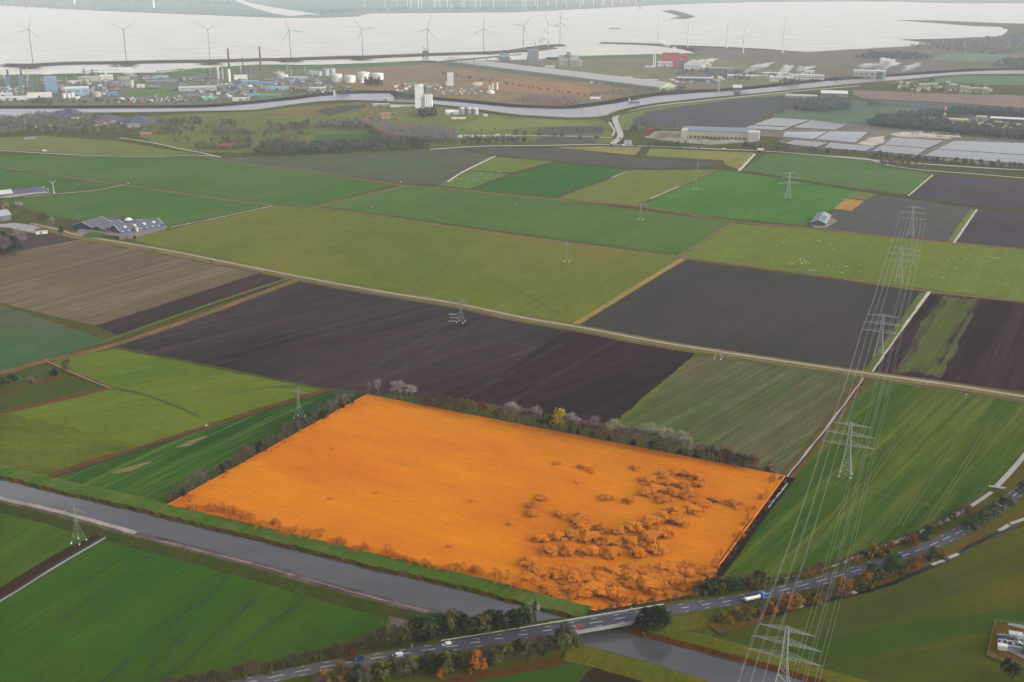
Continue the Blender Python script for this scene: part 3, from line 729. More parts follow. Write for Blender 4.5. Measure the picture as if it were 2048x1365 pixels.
# far roads
ROADF = mat('far_road', A((190, 184, 178), 1200, 290), .9, .08, .02)
for pix, w, lab in [([(-200, 290), (0, 301), (90, 307), (200, 312), (330, 313), (400, 311), (440, 314)], 5, 'narrow road at the upper left edge of the pastures'),
                    ([(440, 315), (400, 305), (370, 300), (300, 285), (240, 276)], 5, None),
                    ([(860, 299), (960, 293), (1100, 291), (1190, 289), (1250, 291), (1330, 294), (1400, 297), (1520, 302), (1640, 311), (1740, 320), (1860, 329), (2000, 338), (2200, 348)], 9, 'pale highway crossing the scene behind the fields'),
                    ([(1640, 311), (1720, 316), (1745, 321), (1775, 330), (1840, 340), (1960, 349), (2200, 370)], 6, 'cream side road in front of the solar park'),
                    ([(1225, 288), (1236, 279), (1241, 270), (1236, 255), (1230, 240), (1234, 231), (1250, 224), (1310, 212), (1400, 202), (1500, 192), (1600, 182), (1720, 172)], 12, 'curving grey road leading up to the ship canal'),
                    ([(1226, 276), (1100, 272), (940, 271), (880, 270)], 7, None), ([(1224, 272), (1229, 262), (1222, 250), (1218, 244)], 5, None),
                    ([(2200, 243), (1720, 238)], 0.5, None)]:
    line('far_road', pix, w, ROADF, lab, z=_zl[0] + .3, step=25)

# ---------------------------------------------------------------- highway
hw = [(300, 1418), (430, 1381), (600, 1343), (720, 1322), (800, 1309), (960, 1284), (1140, 1254), (1300, 1227), (1400, 1211), (1500, 1195), (1640, 1162), (1780, 1121), (1870, 1087), (1950, 1047), (2010, 1005), (2060, 965), (2140, 890), (2240, 800)]
ZR = 0.9
HW = path_pts([P(x, y, ZR + 3.9 * math.exp(-((x - 1200) / 190.0) ** 2)) for x, y in hw], 0, 5.0)
ASPH = mat('asphalt', A((76, 76, 88)), .85, .10, .15)
ASPH_OLD = mat('asphalt_old', A((98, 94, 94)), .9, .12, .1)
PAINT = mat('road_paint', (.72, .72, .70), .8, .1, .5)
road = ridge('road', HW, [(4.2, -.02), (4.0, 0), (-4.0, 0), (-4.2, -.02)], ASPH, 0, 'two lane asphalt road curving past the orange plot', 'structure')
em_ = FM('road_verge', (84, 88, 38), (96, 84, 46), (1500, 1190), grain=.3, big=.03)
ia, ib = [int(np.argmin([(q - P(x, y, 4.6)).length for q in HW])) for x, y in ((1136, 1255), (1256, 1234))]
for part_ in (HW[:ia + 1], HW[ib:]):
    nn_ = normals(part_); v_, f_ = [], []
    for p_, n_ in zip(part_, nn_):
        for o_, dz in ((15, None), (6.5, -.10), (4.0, -.04), (-4.0, -.04), (-6.5, -.1), (-15, None)):
            q = p_ + n_ * o_
            v_.append((q.x, q.y, .1 if dz is None else p_.z + dz))
    for i in range(len(part_) - 1):
        for j in range(5):
            a = i * 6 + j; f_.append((a, a + 1, a + 7, a + 6))
    for k in (0, len(part_) - 1):
        if (k == 0) == (part_ is HW[ib:]) or part_[k] in (HW[ia], HW[ib]): f_.append(tuple(range(k * 6, k * 6 + 6)))
    me = bpy.data.meshes.new('road_embankment'); me.from_pydata(v_, [], f_); me.materials.append(em_); me.update()
    if me.polygons[0].normal.z < 0: me.flip_normals()
    tag(link('road_embankment', me), 'grass verges of the main road, %s of the bridge' % ('left' if part_[0] == HW[0] else 'right'), None, None, 'structure')
old = path_pts([(300, 1418), (430, 1381), (600, 1343), (720, 1322), (820, 1305.5)], ZR + .03, 5)
ridge('road', old, [(4.1, 0), (-4.1, 0)], ASPH_OLD, 0, 'older pale asphalt at the lower end of the road')
# markings: centre dashes and short edge dashes, each a small slab on the road
hn = normals(HW)
cum = [0.0]
for a, b in zip(HW, HW[1:]): cum.append(cum[-1] + (b - a).length)
def at_s(s):
    s = max(0.0, min(s, cum[-1] - .01))
    i = max(0, min(len(HW) - 2, int(np.searchsorted(cum, s)) - 1))
    t = (s - cum[i]) / (cum[i + 1] - cum[i])
    return HW[i].lerp(HW[i + 1], t), hn[i].lerp(hn[i + 1], t), (HW[i + 1] - HW[i]).normalized()
def dash_mesh(L, w):
    b = MB(); b.box(-L / 2, L / 2, -w / 2, w / 2, 0, .012); return b.mesh('lane_marking', PAINT)
d_c, d_e = dash_mesh(7.0, .26), dash_mesh(3.0, .16)
s = 8.0
while s < cum[-1] - 4:
    p, n_, t_ = at_s(s)
    o = link('centre_marking', d_c, road); o.location = p + Vector((0, 0, .045)); o.rotation_euler = (0, 0, math.atan2(t_.y, t_.x))
    s += 12.0
s = 8.0
while s < cum[-1] - 4:
    p, n_, t_ = at_s(s)
    for q in (3.3, -3.3):
        o = link('edge_marking', d_e, road); o.location = p + n_ * q + Vector((0, 0, .045)); o.rotation_euler = (0, 0, math.atan2(t_.y, t_.x))
    s += 12.0
# cycle path
CYC = mat('cycle_path', A((168, 162, 158)), .9, .1, .1)
strip('cycle_path', [(2160, 740), (2085, 860), (2048, 912), (2020, 945), (1994, 972)], 3.4, .62, CYC, .05, 'grey cycle path curving beside the road')
strip('cycle_path', [(1984, 984), (1930, 1020), (1870, 1052), (1800, 1081), (1740, 1104), (1660, 1136), (1560, 1162), (1440, 1188)], 2.6, .6, CYC, .05, 'pale cycle path behind the autumn shrubs')
strip('cycle_path', [(330, 1382), (430, 1358), (560, 1336), (700, 1311), (790, 1290)], 2.2, .5, CYC, .05, 'pale cycle path behind the row of slim bare trees')
strip('field_access', [(1978, 972), (2000, 975), (2026, 979)], 3, .66, CYC, .05)
# guard rail on posts along the far edge of the road
gr = empty('guard_rail', (0, 0, 0), 0, 'long pale steel guard rail on the far edge of the road', 'guard rail')
s0, s1 = [cum[int(np.argmin([(p - P(x, y, ZR)).length for p in HW]))] for x, y in ((880, 1296), (1330, 1222))]
b, pb = MB(), MB()
s = s0
prev = None
RAIL = mat('rail_steel', (.45, .45, .46), .5, .1)
pb.box(-.06, .06, -.06, .06, -.05, .8)
pm = pb.mesh('post', RAIL)
while s < s1:
    p, n_, t_ = at_s(s)
    q = p + n_ * 5.0
    if prev is not None:
        for zz in (.55, .82): b.bar(prev + Vector((0, 0, zz)), q + Vector((0, 0, zz)), .13)
    prev = q
    o = link('post', pm, gr); o.location = q
    s += 4.0
b.build('rail', RAIL, gr)
# ---------------------------------------------------------------- bridge over the canal
br = empty('road_bridge', P(1200, 1265), 0, 'low concrete road bridge with pale railings over the canal', 'bridge')
br.location = (0, 0, 0)
CONC = mat('bridge_concrete', A((150, 148, 140)), .85, .15, .2)
CONCD = mat('bridge_concrete_dark', A((120, 112, 104)), .85, .2, .2)
sa, sb = [cum[int(np.argmin([(p - P(x, y, 4.6)).length for p in HW]))] for x, y in ((1128, 1256), (1264, 1232))]
seg = [at_s(sa + (sb - sa) * i / 10) for i in range(11)]
for nm, o0, o1, z0, z1, m_ in (('edge_beam', -5.9, -5.0, -.8, .22, CONC), ('edge_beam', 5.4, 6.2, -.8, .22, CONC), ('girder', -5.0, -4.4, -1.05, -.12, CONCD), ('girder', 4.6, 5.2, -1.05, -.12, CONCD), ('deck_slab', -5.0, 5.4, -.4, -.06, CONCD)):
    b = MB()
    for (p, n_, t_), (p2, n2, t2) in zip(seg, seg[1:]):
        a0, a1, c0, c1 = p + n_ * o0, p + n_ * o1, p2 + n2 * o0, p2 + n2 * o1
        Z0, Z1 = Vector((0, 0, z0)), Vector((0, 0, z1))
        b.quad(a0 + Z1, c0 + Z1, c1 + Z1, a1 + Z1); b.quad(a0 + Z0, c0 + Z0, c0 + Z1, a0 + Z1); b.quad(a1 + Z0, a1 + Z1, c1 + Z1, c1 + Z0); b.quad(a0 + Z0, a1 + Z0, c1 + Z0, c0 + Z0)
    b.build(nm, m_, br)
b = MB()
for (p, n_, t_), (p2, n2, t2) in zip(seg, seg[1:]):
    for o0 in (-5.5,):
        for zz in (.55, 1.0): b.bar(p + n_ * o0 + Vector((0, 0, zz)), p2 + n2 * o0 + Vector((0, 0, zz)), .07)
        b.bar(p + n_ * o0 + Vector((0, 0, .2)), p + n_ * o0 + Vector((0, 0, 1.0)), .06)
b.build('railing', RAIL, br)
for sgn, i in ((1, 0), (-1, 10)):
    p, n_, t_ = seg[i]
    for o0 in (-5.5, 5.5):
        q = p + n_ * o0
        q2 = q - t_ * sgn * 3 + n_ * (2.5 if o0 > 0 else -2.5)
        b = MB()
        u = t_ * .4
        lo, hi = Vector((0, 0, -4.6)), Vector((0, 0, -.1))
        b.quad(q + lo, q2 + lo, q2 + hi, q + hi); b.quad(q + hi, q2 + hi, q2 + hi + u, q + hi + u); b.quad(q + lo + u, q + hi + u, q2 + hi + u, q2 + lo + u); b.quad(q2 + lo, q2 + lo + u, q2 + hi + u, q2 + hi)
        b.build('wing_wall', CONC, br)
# ================================================================ trees and shrubs
def gen_tree(kind, seed):
    """nominal height 10 m; returns (trunk mesh, crown mesh)"""
    rr = random.Random(seed)
    tb = MB(); cr = MB()
    spec = dict(bare=(10, 2.6, .45, 1.0, .19), poplar=(10, 1.1, .2, 1.0, .16), leafy=(10, 3.4, .28, 1.0, .22), shrub=(10, 5.6, .06, .9, .2), bush=(10, 8.0, .0, 1.0, .25), low=(10, 5.0, .1, 1.0, .16))[kind]
    h, rad, z0f, _, tr = spec
    z0 = h * z0f
    top = h * .95
    # trunk and limbs
    mult = kind in ('shrub', 'bush', 'low')
    tips = []
    if mult:
        for i in range(5):
            a = rr.uniform(0, 6.28); r = rad * rr.uniform(.2, .6)
            e = Vector((r * math.cos(a), r * math.sin(a), h * rr.uniform(.5, .85)))
            tb.bar((rr.uniform(-.3, .3), rr.uniform(-.3, .3), -.2), e, tr, .04, 4, cap=False); tips.append(e)
    else:
        bx = Vector((rr.uniform(-.3, .3), rr.uniform(-.3, .3), h * .55))
        tb.bar((0, 0, -.3), bx, tr, tr * .55, 6, cap=False)
        tb.bar(bx, (bx.x + rr.uniform(-.4, .4), bx.y + rr.uniform(-.4, .4), h * .93), tr * .55, .03, 5, cap=False)
        nb = 9 if kind == 'bare' else 7
        for i in range(nb):
            zz = rr.uniform(z0 * .8, h * .75)
            a = i * 2.4 + rr.uniform(-.4, .4)
            r = rad * rr.uniform(.55, .95) * (1.15 - .5 * abs(zz / h - .55))
            e = Vector((r * math.cos(a), r * math.sin(a), min(top, zz + rr.uniform(1.2, 2.8))))
            tb.bar((0, 0, zz), e, tr * .38, .03, 4, cap=False); tips.append(e)
    # lobes
    lobes = []
    nl = {'bare': 15, 'poplar': 9, 'leafy': 16, 'shrub': 15, 'bush': 16, 'low': 11}[kind]
    for i in range(nl):
        t = (i + .5) / nl
        zz = z0 + (top - z0) * (t if kind == 'poplar' else rr.uniform(.1, 1))
        q = (zz - z0) / (top - z0)
        if kind in ('bush', 'shrub'): env = math.sqrt(max(0.05, 1 - q * q))
        elif kind == 'poplar': env = math.sin(math.pi * min(.98, .15 + q * .8))
        else: env = math.sqrt(max(.05, 1 - (2 * q - .85) ** 2 / 1.35))
        a = rr.uniform(0, 6.28); r = rad * env * math.sqrt(rr.uniform(.05, .75))
        lobes.append((Vector((r * math.cos(a), r * math.sin(a), zz)), rad * rr.uniform(.26, .46) if kind != 'poplar' else rad * .75))
    bare = kind in ('bare', 'low')
    npl = 46 if bare else 44 if kind == 'bush' else 24
    for c, lr in lobes:
        for i in range(npl):
            d = Vector((rr.gauss(0, 1), rr.gauss(0, 1), rr.gauss(.25, 1))); d.normalize()
            if bare:
                s0 = c + d * lr * rr.uniform(.0, .5)
                L = rr.uniform(.8, 1.9) * (rad / 2.6)
                up = (d + Vector((0, 0, .7))).normalized()
                w = d.cross(Vector((rr.gauss(0, 1), rr.gauss(0, 1), rr.gauss(0, 1)))).normalized() * rr.uniform(.05, .11)
                cr.tri(s0 - w, s0 + w, s0 + up * L)
            else:
                p = c + d * lr * rr.uniform(.55, 1.05)
                s = rr.uniform(.32, .62) * (rad / 3.4 if rad > 3 else .8)
                q_ = .22 if kind == 'bush' else .5
                nn = (d + Vector((rr.gauss(0, q_), rr.gauss(0, q_), rr.gauss(.3, q_)))).normalized()
                u = nn.cross(Vector((rr.gauss(0, 1), rr.gauss(0, 1), rr.gauss(0, 1)))).normalized(); w = nn.cross(u)
                cr.quad(p - u * s, p - w * s * .8, p + u * s, p + w * s * .8)
    return tb, cr
BARK = mat('bark', A((72, 62, 54)), .9, .2, .6)
BARKG = mat('bark_grey', A((120, 114, 106)), .9, .2, .6)
_tree_cache = {}
LEAF = {}
def leafc(key, c, **k): LEAF[key] = leafmat('leaf_' + key, c, **k)
leafc('grey', A((172, 163, 152))); leafc('brown', A((112, 96, 82))); leafc('olive', A((104, 98, 50))); leafc('green', A((62, 78, 38))); leafc('dark', A((38, 52, 30)))
leafc('yellow', A((196, 168, 32))); leafc('gold', A((150, 116, 40))); leafc('orange', A((176, 106, 28))); leafc('rust', A((122, 72, 36))); leafc('mauve', A((148, 130, 124)))
leafc('greygreen', A((164, 162, 128))); leafc('plot', (.80, .285, .018), var=.08, up=.9); leafc('plotdark', (.76, .255, .016), var=.08, up=.9); leafc('plotbright', A((240, 132, 38)))
for k_, c_ in dict(fdark=(86, 100, 84), fgreen=(100, 118, 84), fbrown=(128, 114, 100), fblue=(96, 112, 116), forange=(154, 124, 78), fmauve=(136, 124, 118), folive=(122, 124, 82)).items():
    leafc(k_, A(c_))  # far crowns carry the bluish distance haze in their own colour
NV = 4
def tmesh(kind, leaf, i):
    k = (kind, leaf, i)
    if k not in _tree_cache:
        tb, cr = gen_tree(kind, 100 + i * 7 + len(kind))
        _tree_cache[k] = (tb.mesh('trunk', BARKG if leaf in ('grey', 'greygreen') else BARK), cr.mesh('crown', LEAF[leaf]))
    return _tree_cache[k]
_one_cache = {}
def onemesh(kind, leaf, i):
    k = (kind, leaf, i)
    if k not in _one_cache:
        tb, cr = gen_tree(kind, 100 + i * 7 + len(kind))
        k0 = len(tb.v); tb.v += cr.v; tb.f += [tuple(x + k0 for x in f) for f in cr.f]; tb.mi += [1] * len(cr.f)
        _one_cache[k] = tb.mesh('tree', [BARK, LEAF[leaf]])
    return _one_cache[k]
TREE_NAME = dict(bare='bare_tree', poplar='poplar_tree', leafy='leafy_tree', shrub='shrub', bush='bush', low='bare_shrub')
CAT = dict(bare='tree', poplar='tree', leafy='tree', shrub='shrub', bush='bush', low='shrub')
def plant(kind, leaf, loc, h, label, group=None, parts=True, wide=1.0):
    i = R.randrange(NV)
    sc_ = h / 10.0
    rz = R.uniform(0, 6.28)
    if parts:
        tm, cm = tmesh(kind, leaf, i)
        e = empty(TREE_NAME[kind], loc, rz, label, CAT[kind], group, sc_)
        e.scale = (sc_ * wide, sc_ * wide, sc_)
        link('trunk' if CAT[kind] == 'tree' else 'stems', tm, e); link('crown', cm, e)
        return e
    o = link(dict(leafy='broadleaf_tree', bare='leafless_tree').get(kind, TREE_NAME[kind]), onemesh(kind, leaf, i), None, loc)
    o.rotation_euler = (0, 0, rz); o.scale = (sc_ * wide, sc_ * wide, sc_)
    return tag(o, label, CAT[kind], group)
def pl(kind, leaf, px, py, hpx, label, group=None, parts=True, wide=1.0):
    """plant whose foot is at a ground pixel and whose height spans hpx photo pixels"""
    d = ray(px, py); el = math.asin(-d.z / d.length)
    h = hpx * MPP(px, py) * (d.length) / math.cos(el) * .98
    return plant(kind, leaf, P(px, py), h, label, group, parts, wide)
ORD = 'first second third fourth fifth sixth seventh eighth ninth tenth eleventh twelfth thirteenth fourteenth fifteenth sixteenth seventeenth eighteenth nineteenth twentieth'.split()
def ordinal(i):
    if i < 20: return ORD[i]
    t = ('twenty', 'thirty', 'forty', 'fifty', 'sixty', 'seventy', 'eighty', 'ninety', 'hundred')[(i + 1) // 10 - 2]
    return (t[:-1] + 'ieth') if (i + 1) % 10 == 0 else t + '-' + ORD[(i + 1) % 10 - 1]
def row(pix, n, kinds, hpx, label, group, parts=True, jx=4, jy=2, wide=1.0):
    cnt = {}
    """n plants scattered along a pixel line; kinds = list of (kind, leaf, weight)"""
    seg = []; tot = 0
    for a, b in zip(pix, pix[1:]):
        l_ = math.hypot(b[0] - a[0], b[1] - a[1]); seg.append((a, b, l_)); tot += l_
    ws = [k[2] for k in kinds]
    for i in range(n):
        s = (i + R.uniform(.1, .9)) / n * tot
        for a, b, l_ in seg:
            if s <= l_: break
            s -= l_
        t = min(1, s / l_)
        x, y = a[0] + (b[0] - a[0]) * t + R.uniform(-jx, jx), a[1] + (b[1] - a[1]) * t + R.uniform(-jy, jy)
        k = R.choices(kinds, ws)[0]
        lab = label[(k[0], k[1])] if isinstance(label, dict) else label
        if 1:
            c = cnt[lab] = cnt.get(lab, -1) + 1
            lab = '%s %s' % (ordinal(c), lab)
            if len(lab.split()) <= 13 and parts: lab += ', from the left' if pix[-1][0] > pix[0][0] else ', from the back'
        pl(k[0], k[1], x, y, hpx * R.uniform(.75, 1.2) * (k[3] if len(k) > 3 else 1), lab, group, parts, wide * R.uniform(.85, 1.2))
def wood(name, pix, n, kinds, hm, label, seed=3, zb=0.0):
    """a far wood that reads as one mass: many small trees joined"""
    rr = random.Random(seed)
    pts = [P(x, y) for x, y in pix]
    xs_, ys_ = [p.x for p in pts], [p.y for p in pts]
    def inside(x, y):
        c = False; j = len(pts) - 1
        for i in range(len(pts)):
            if (pts[i].y > y) != (pts[j].y > y) and x < (pts[j].x - pts[i].x) * (y - pts[i].y) / (pts[j].y - pts[i].y) + pts[i].x: c = not c
            j = i
        return c
    V, Fc, MI, off = [], [], [], 0
    mats_ = [BARK] + [LEAF[k] for _, k, _ in kinds]
    tpl = {}
    for q, (kd, lf, w) in enumerate(kinds):
        for i in range(2):
            r2 = random.Random(50 + i + q * 5)
            mb = MB()
            sl = kd == 'poplar'
            mb.bar((0, 0, 0), (0, 0, 6), .18, .1, 3, mi=0, cap=False)
            for _ in range(54 if kd != 'bare' else 84):
                d = Vector((r2.gauss(0, 1), r2.gauss(0, 1), r2.gauss(.1, 1))).normalized()
                rr_ = r2.uniform(.6, 1.05)
                p = Vector((d.x * (1.6 if sl else 3.4) * rr_, d.y * (1.6 if sl else 3.4) * rr_, 6.0 + d.z * 4.0 * rr_))
                s = r2.uniform(.6, 1.15) * (.8 if sl else 1)
                nn = (d + Vector((r2.gauss(0, .4), r2.gauss(0, .4), r2.gauss(.2, .4)))).normalized()
                u = nn.cross(Vector((r2.gauss(0, 1), r2.gauss(0, 1), r2.gauss(0, 1)))).normalized(); w_ = nn.cross(u)
                if kd == 'bare': mb.tri(p - u * s * .3, p + u * s * .3, p + (d + Vector((0, 0, .6))) * 1.5 * s, mi=q + 1)
                else: mb.quad(p - u * s, p - w_ * s * .8, p + u * s, p + w_ * s * .8, mi=q + 1)
            tpl[(q, i)] = mb
    ws = [k[2] for k in kinds]
    got = 0; tries = 0
    while got < n and tries < n * 40:
        tries += 1
        x, y = rr.uniform(min(xs_), max(xs_)), rr.uniform(min(ys_), max(ys_))
        if not inside(x, y): continue
        got += 1
        mb = tpl[(rr.choices(range(len(kinds)), ws)[0], rr.randrange(2))]
        a = rr.uniform(0, 6.28); ca, sa_ = math.cos(a), math.sin(a)
        k = hm / 10.0 * rr.uniform(.7, 1.25)
        for vx, vy, vz in mb.v: V.append((x + k * (vx * ca - vy * sa_), y + k * (vx * sa_ + vy * ca), zb + k * vz))
        Fc += [tuple(i + off for i in f) for f in mb.f]; MI += mb.mi
        off += len(mb.v)
    me = bpy.data.meshes.new(name); me.from_pydata(V, [], Fc)
    for m_ in mats_: me.materials.append(m_)
    me.polygons.foreach_set('material_index', MI); me.update()
    return tag(link(name, me), label, None, None, 'stuff')

# ---------------------------------------------------------------- the orange plot
PLOT = [(333, 1010), (733, 789), (1572, 952), (1397, 1190), (1190, 1222)]
pm_ = fieldmat('plot_grass', A((222, 136, 34), 900, 950), A((212, 122, 32), 900, 950), 2.6, A((226, 130, 36), 900, 950), .25, grain=.10, big=.014)
plot = poly('plot', PLOT, .2, pm_, 'orange tinted fallow plot with five corners and a bright orange edge', jit=.3)
edge = [P(x, y, .62) for x, y in PLOT]
ctr = sum(edge, Vector()) / 5
eb = MB()
for i in range(5):
    a, b = edge[i], edge[(i + 1) % 5]
    da, db = (ctr - a).normalized() * 1.3, (ctr - b).normalized() * 1.3
    eb.quad(a, b, b + db, a + da)
eo = eb.build('plot_edge', mat('plot_edge', A((255, 138, 40)), .9, .05, .1), plot)
GB = 'orange tinted bushes on the fallow plot'
OBN = {}
def ob(x, y, hpx, w=1.0, leaf='plot'):
    cl = ('small orange tinted bush standing alone on the left half of the orange plot' if x < 1040 else 'orange bush in the loose group at the middle of the orange plot' if x < 1200 and y < 1060 and y > 980 else
          'orange bush standing apart in the back of the orange plot' if y < 980 and x < 1290 else 'orange bush in the dome shaped clump near the right corner of the plot' if y < 1015 else
          'orange bush in the big thicket in front of the dome shaped clump' if y < 1120 else 'orange bush near the bottom corner of the orange plot')
    c = OBN[cl] = OBN.get(cl, -1) + 1
    pl('bush', leaf, x, y, hpx, ('%s %s, from left' % (ordinal(c), cl)) if len(cl.split()) < 14 else '%s %s' % (ordinal(c), cl), GB if x > 1040 else 'lone bushes on the plot', wide=w)
for x, y, h in sorted([(1115, 930, 14), (1168, 938, 18), (1185, 946, 13), (1272, 938, 16), (1155, 967, 8), (1088, 1000, 20), (1070, 1015, 20), (1062, 1032, 22), (1122, 1032, 20), (1160, 1045, 24), (1165, 1034, 18), (1215, 1000, 22), (1262, 1005, 22), (1290, 990, 24),
                (1300, 965, 24), (1325, 955, 22), (1350, 950, 22), (1375, 952, 22), (1395, 960, 22), (1340, 972, 26), (1370, 978, 26), (1398, 975, 22), (1310, 985, 26), (1345, 992, 28), (1380, 995, 26), (1330, 1005, 24), (1405, 1012, 24), (1430, 1003, 22), (1470, 1010, 22),
                (1355, 1030, 28), (1385, 1025, 26), (1325, 1040, 30), (1355, 1048, 30), (1300, 1050, 30), (1270, 1060, 30), (1240, 1070, 30), (1330, 1070, 30), (1300, 1082, 32), (1260, 1090, 32), (1220, 1090, 30), (1180, 1080, 28), (1145, 1075, 28), (1115, 1080, 28), (1085, 1085, 26), (1100, 1105, 28), (1140, 1105, 30),
                (1185, 1110, 30), (1225, 1112, 30), (1275, 1115, 30), (1315, 1105, 30), (1205, 1060, 26), (1165, 1060, 24), (1120, 1150, 30), (1150, 1165, 34), (1225, 1150, 32), (1265, 1165, 30), (1300, 1180, 34), (1320, 1170, 30), (1190, 1190, 36), (1160, 1195, 32), (1230, 1195, 32), (1080, 1150, 30), (1060, 1130, 26),
                (665, 900, 8), (720, 945, 7), (752, 988, 8), (660, 1000, 9), (945, 1005, 9), (900, 1095, 9), (640, 910, 6), (1020, 1050, 11)]):
    ob(x, y, h * .4, R.uniform(2.0, 2.8), R.choice(('plot', 'plot', 'plotdark')))
row([(380, 1010), (520, 1050), (700, 1096), (900, 1144), (1100, 1186)], 46, [('low', 'plotdark', 2), ('shrub', 'plot', 1, .8), ('shrub', 'plotdark', 1, .7)], 15,
    'orange tinted scrub along the canal edge of the orange plot', 'orange scrub along the lower plot edge', jx=14, jy=9, wide=1.5)
row([(1215, 1210), (1390, 1180), (1480, 1070), (1555, 960)], 30, [('low', 'plotdark', 2), ('shrub', 'plot', 1, .7)], 15,
    'orange tinted scrub along the right edge of the orange plot', 'orange scrub along the right plot edge', jx=9, jy=6)
row([(420, 968), (560, 892), (700, 812)], 16, [('low', 'plotdark', 2), ('shrub', 'plot', 1, .7)], 9,
    'orange tinted scrub along the upper left edge of the orange plot', 'orange scrub along the left plot edge', jx=8, jy=4)
row([(760, 803), (1000, 850), (1250, 898), (1500, 946)], 24, [('low', 'plotdark', 2), ('bush', 'plot', 1, .5)], 7,
    'orange tinted scrub along the back edge of the orange plot', 'orange scrub along the back plot edge', jx=10, jy=3)

rz_ = random.Random(5)
for _ in range(60):
    t = rz_.random(); x = 1075 + 330 * t + rz_.uniform(-30, 30); y = 1168 - 20 * t + rz_.uniform(-22, 26)
    if y < 1224 - (1397 - x) * -.0 - max(0, (x - 1190)) * .155 - 6 and y < 1222 - (1190 - min(x, 1190)) * .247 - 8 and x < 1397 + (1190 - y) * .73 - 16: ob(x, y, rz_.uniform(6, 10), rz_.uniform(2.2, 3.0), rz_.choice(('plot', 'plotdark')))
# ---------------------------------------------------------------- trees right behind the plot
G1 = 'tree row along the back edge of the orange plot'
for k, lf, x, h, lab in [('bare', 'grey', 738, 22, 'pale grey bare tree at the back corner of the orange plot, first of the row'), ('bare', 'grey', 757, 34, 'tall pale grey bare tree second from the back corner of the orange plot'), ('bare', 'grey', 790, 34, 'pale grey bare tree with a broad crown, third from the back corner of the plot'),
                         ('bare', 'grey', 803, 38, 'tallest pale grey bare tree near the back corner of the orange plot'), ('bare', 'grey', 822, 36, 'pale grey bare tree at the end of the tall grey cluster near the back corner'),
                         ('leafy', 'olive', 940, 30, 'olive leaved tree alone among brown bare ones behind the plot'), ('leafy', 'rust', 966, 30, 'brownish leaved tree beside the olive one behind the plot'), ('leafy', 'green', 992, 18, 'small bright green tree behind the orange plot'),
                         ('leafy', 'dark', 1086, 32, 'dark green tree left of the yellow tree'), ('leafy', 'dark', 1103, 28, 'dark green tree touching the yellow tree'), ('leafy', 'yellow', 1118, 42, 'bright yellow autumn tree standing out in the tree row'),
                         ('leafy', 'olive', 1312, 30, 'olive leaved tree among pale grey ones behind the plot'), ('low', 'rust', 1540, 18, 'rust coloured shrub near the right end of the tree row'), ('leafy', 'dark', 1476, 24, 'dark slim tree near the right end of the tree row')]:
    pl(k, lf, x, 789 + (x - 733) * .1943 - 1.5, h, lab, G1, wide=1.25 if k == 'bare' else 1.15)
def yl(x): return 789 + (x - 733) * .1943 - 1.5
row([(830, yl(830)), (930, yl(930))], 18, [('low', 'brown', 3), ('bare', 'brown', 2)], 22, 'low brown bare tree between the grey cluster and the olive tree behind the plot', 'brown bare trees behind the plot', jy=2)
row([(1000, yl(1000)), (1085, yl(1085))], 12, [('bare', 'grey', 3), ('bare', 'mauve', 2)], 34, 'greyish bare tree between the olive tree and the yellow tree behind the plot', 'grey bare trees left of the yellow tree', jy=1, wide=1.25)
row([(1128, yl(1128)), (1215, yl(1215))], 11, [('bare', 'mauve', 3), ('bare', 'grey', 2), ('low', 'rust', 1, .7)], 36, 'mauve grey bare tree just right of the yellow tree', 'bare trees right of the yellow tree', jy=1, wide=1.25)
row([(1215, yl(1215)), (1385, yl(1385))], 24, [('bare', 'greygreen', 4), ('bare', 'grey', 2)], 38, 'tall pale greenish bare tree in front of the thin crop', 'pale bare trees in front of the thin crop', jy=2, wide=1.3)
row([(1130, yl(1130)), (1400, yl(1400))], 14, [('shrub', 'dark', 2), ('low', 'brown', 2)], 12, 'low dark undergrowth shrub below the pale bare trees', 'undergrowth behind the plot', jy=1)
row([(1385, yl(1385)), (1510, yl(1510))], 22, [('bare', 'brown', 3), ('low', 'rust', 1), ('low', 'brown', 2), ('shrub', 'dark', 1, .6)], 24, 'short brown bare tree at the right end of the row behind the plot', 'short bare trees at the right end of the row', jy=2)
row([(1515, yl(1515)), (1560, yl(1560))], 4, [('low', 'grey', 1), ('shrub', 'rust', 1)], 10, 'small shrub at the back right corner of the plot', 'shrubs at the back right corner', jy=1)
# hedge left of the plot
row([(338, 1005), (440, 950), (600, 860), (735, 786)], 52, [('shrub', 'dark', 1.4, .8), ('low', 'brown', 5), ('shrub', 'rust', .3, .6)], 21, 'dark scrubby shrub in the hedge along the left edge of the orange plot', 'hedge along the left edge of the plot', jx=5, jy=3)
for x, y in ((520, 905), (598, 858)): pl('shrub', 'dark', x, y, 22, 'very dark evergreen shrub in the left hedge, %s' % ('the lower one' if x == 520 else 'the one beside the small pylon'), None)
row([(1578, 960), (1500, 1062), (1405, 1188)], 22, [('low', 'brown', 2), ('shrub', 'dark', 1, .7), ('low', 'rust', 1)], 9, 'low dark scrub on the bank along the right edge of the plot', 'scrub on the right bank', jx=2, jy=2)
# front of the plot, along the road
row([(1195, 1232), (1300, 1214), (1400, 1196)], 24, [('low', 'brown', 2), ('shrub', 'olive', 2, .7), ('shrub', 'rust', 1, .6)], 14, 'low brown and olive shrub between the orange plot and the road', 'shrubs between plot and road', jy=3)
row([(1395, 1196), (1450, 1182), (1530, 1172)], 26, [('low', 'brown', 2), ('shrub', 'olive', 2), ('shrub', 'gold', 1, .7), ('shrub', 'green', 1)], 24, 'autumn coloured shrub behind the tanker lorry', 'shrubs behind the tanker', jx=5, jy=5)

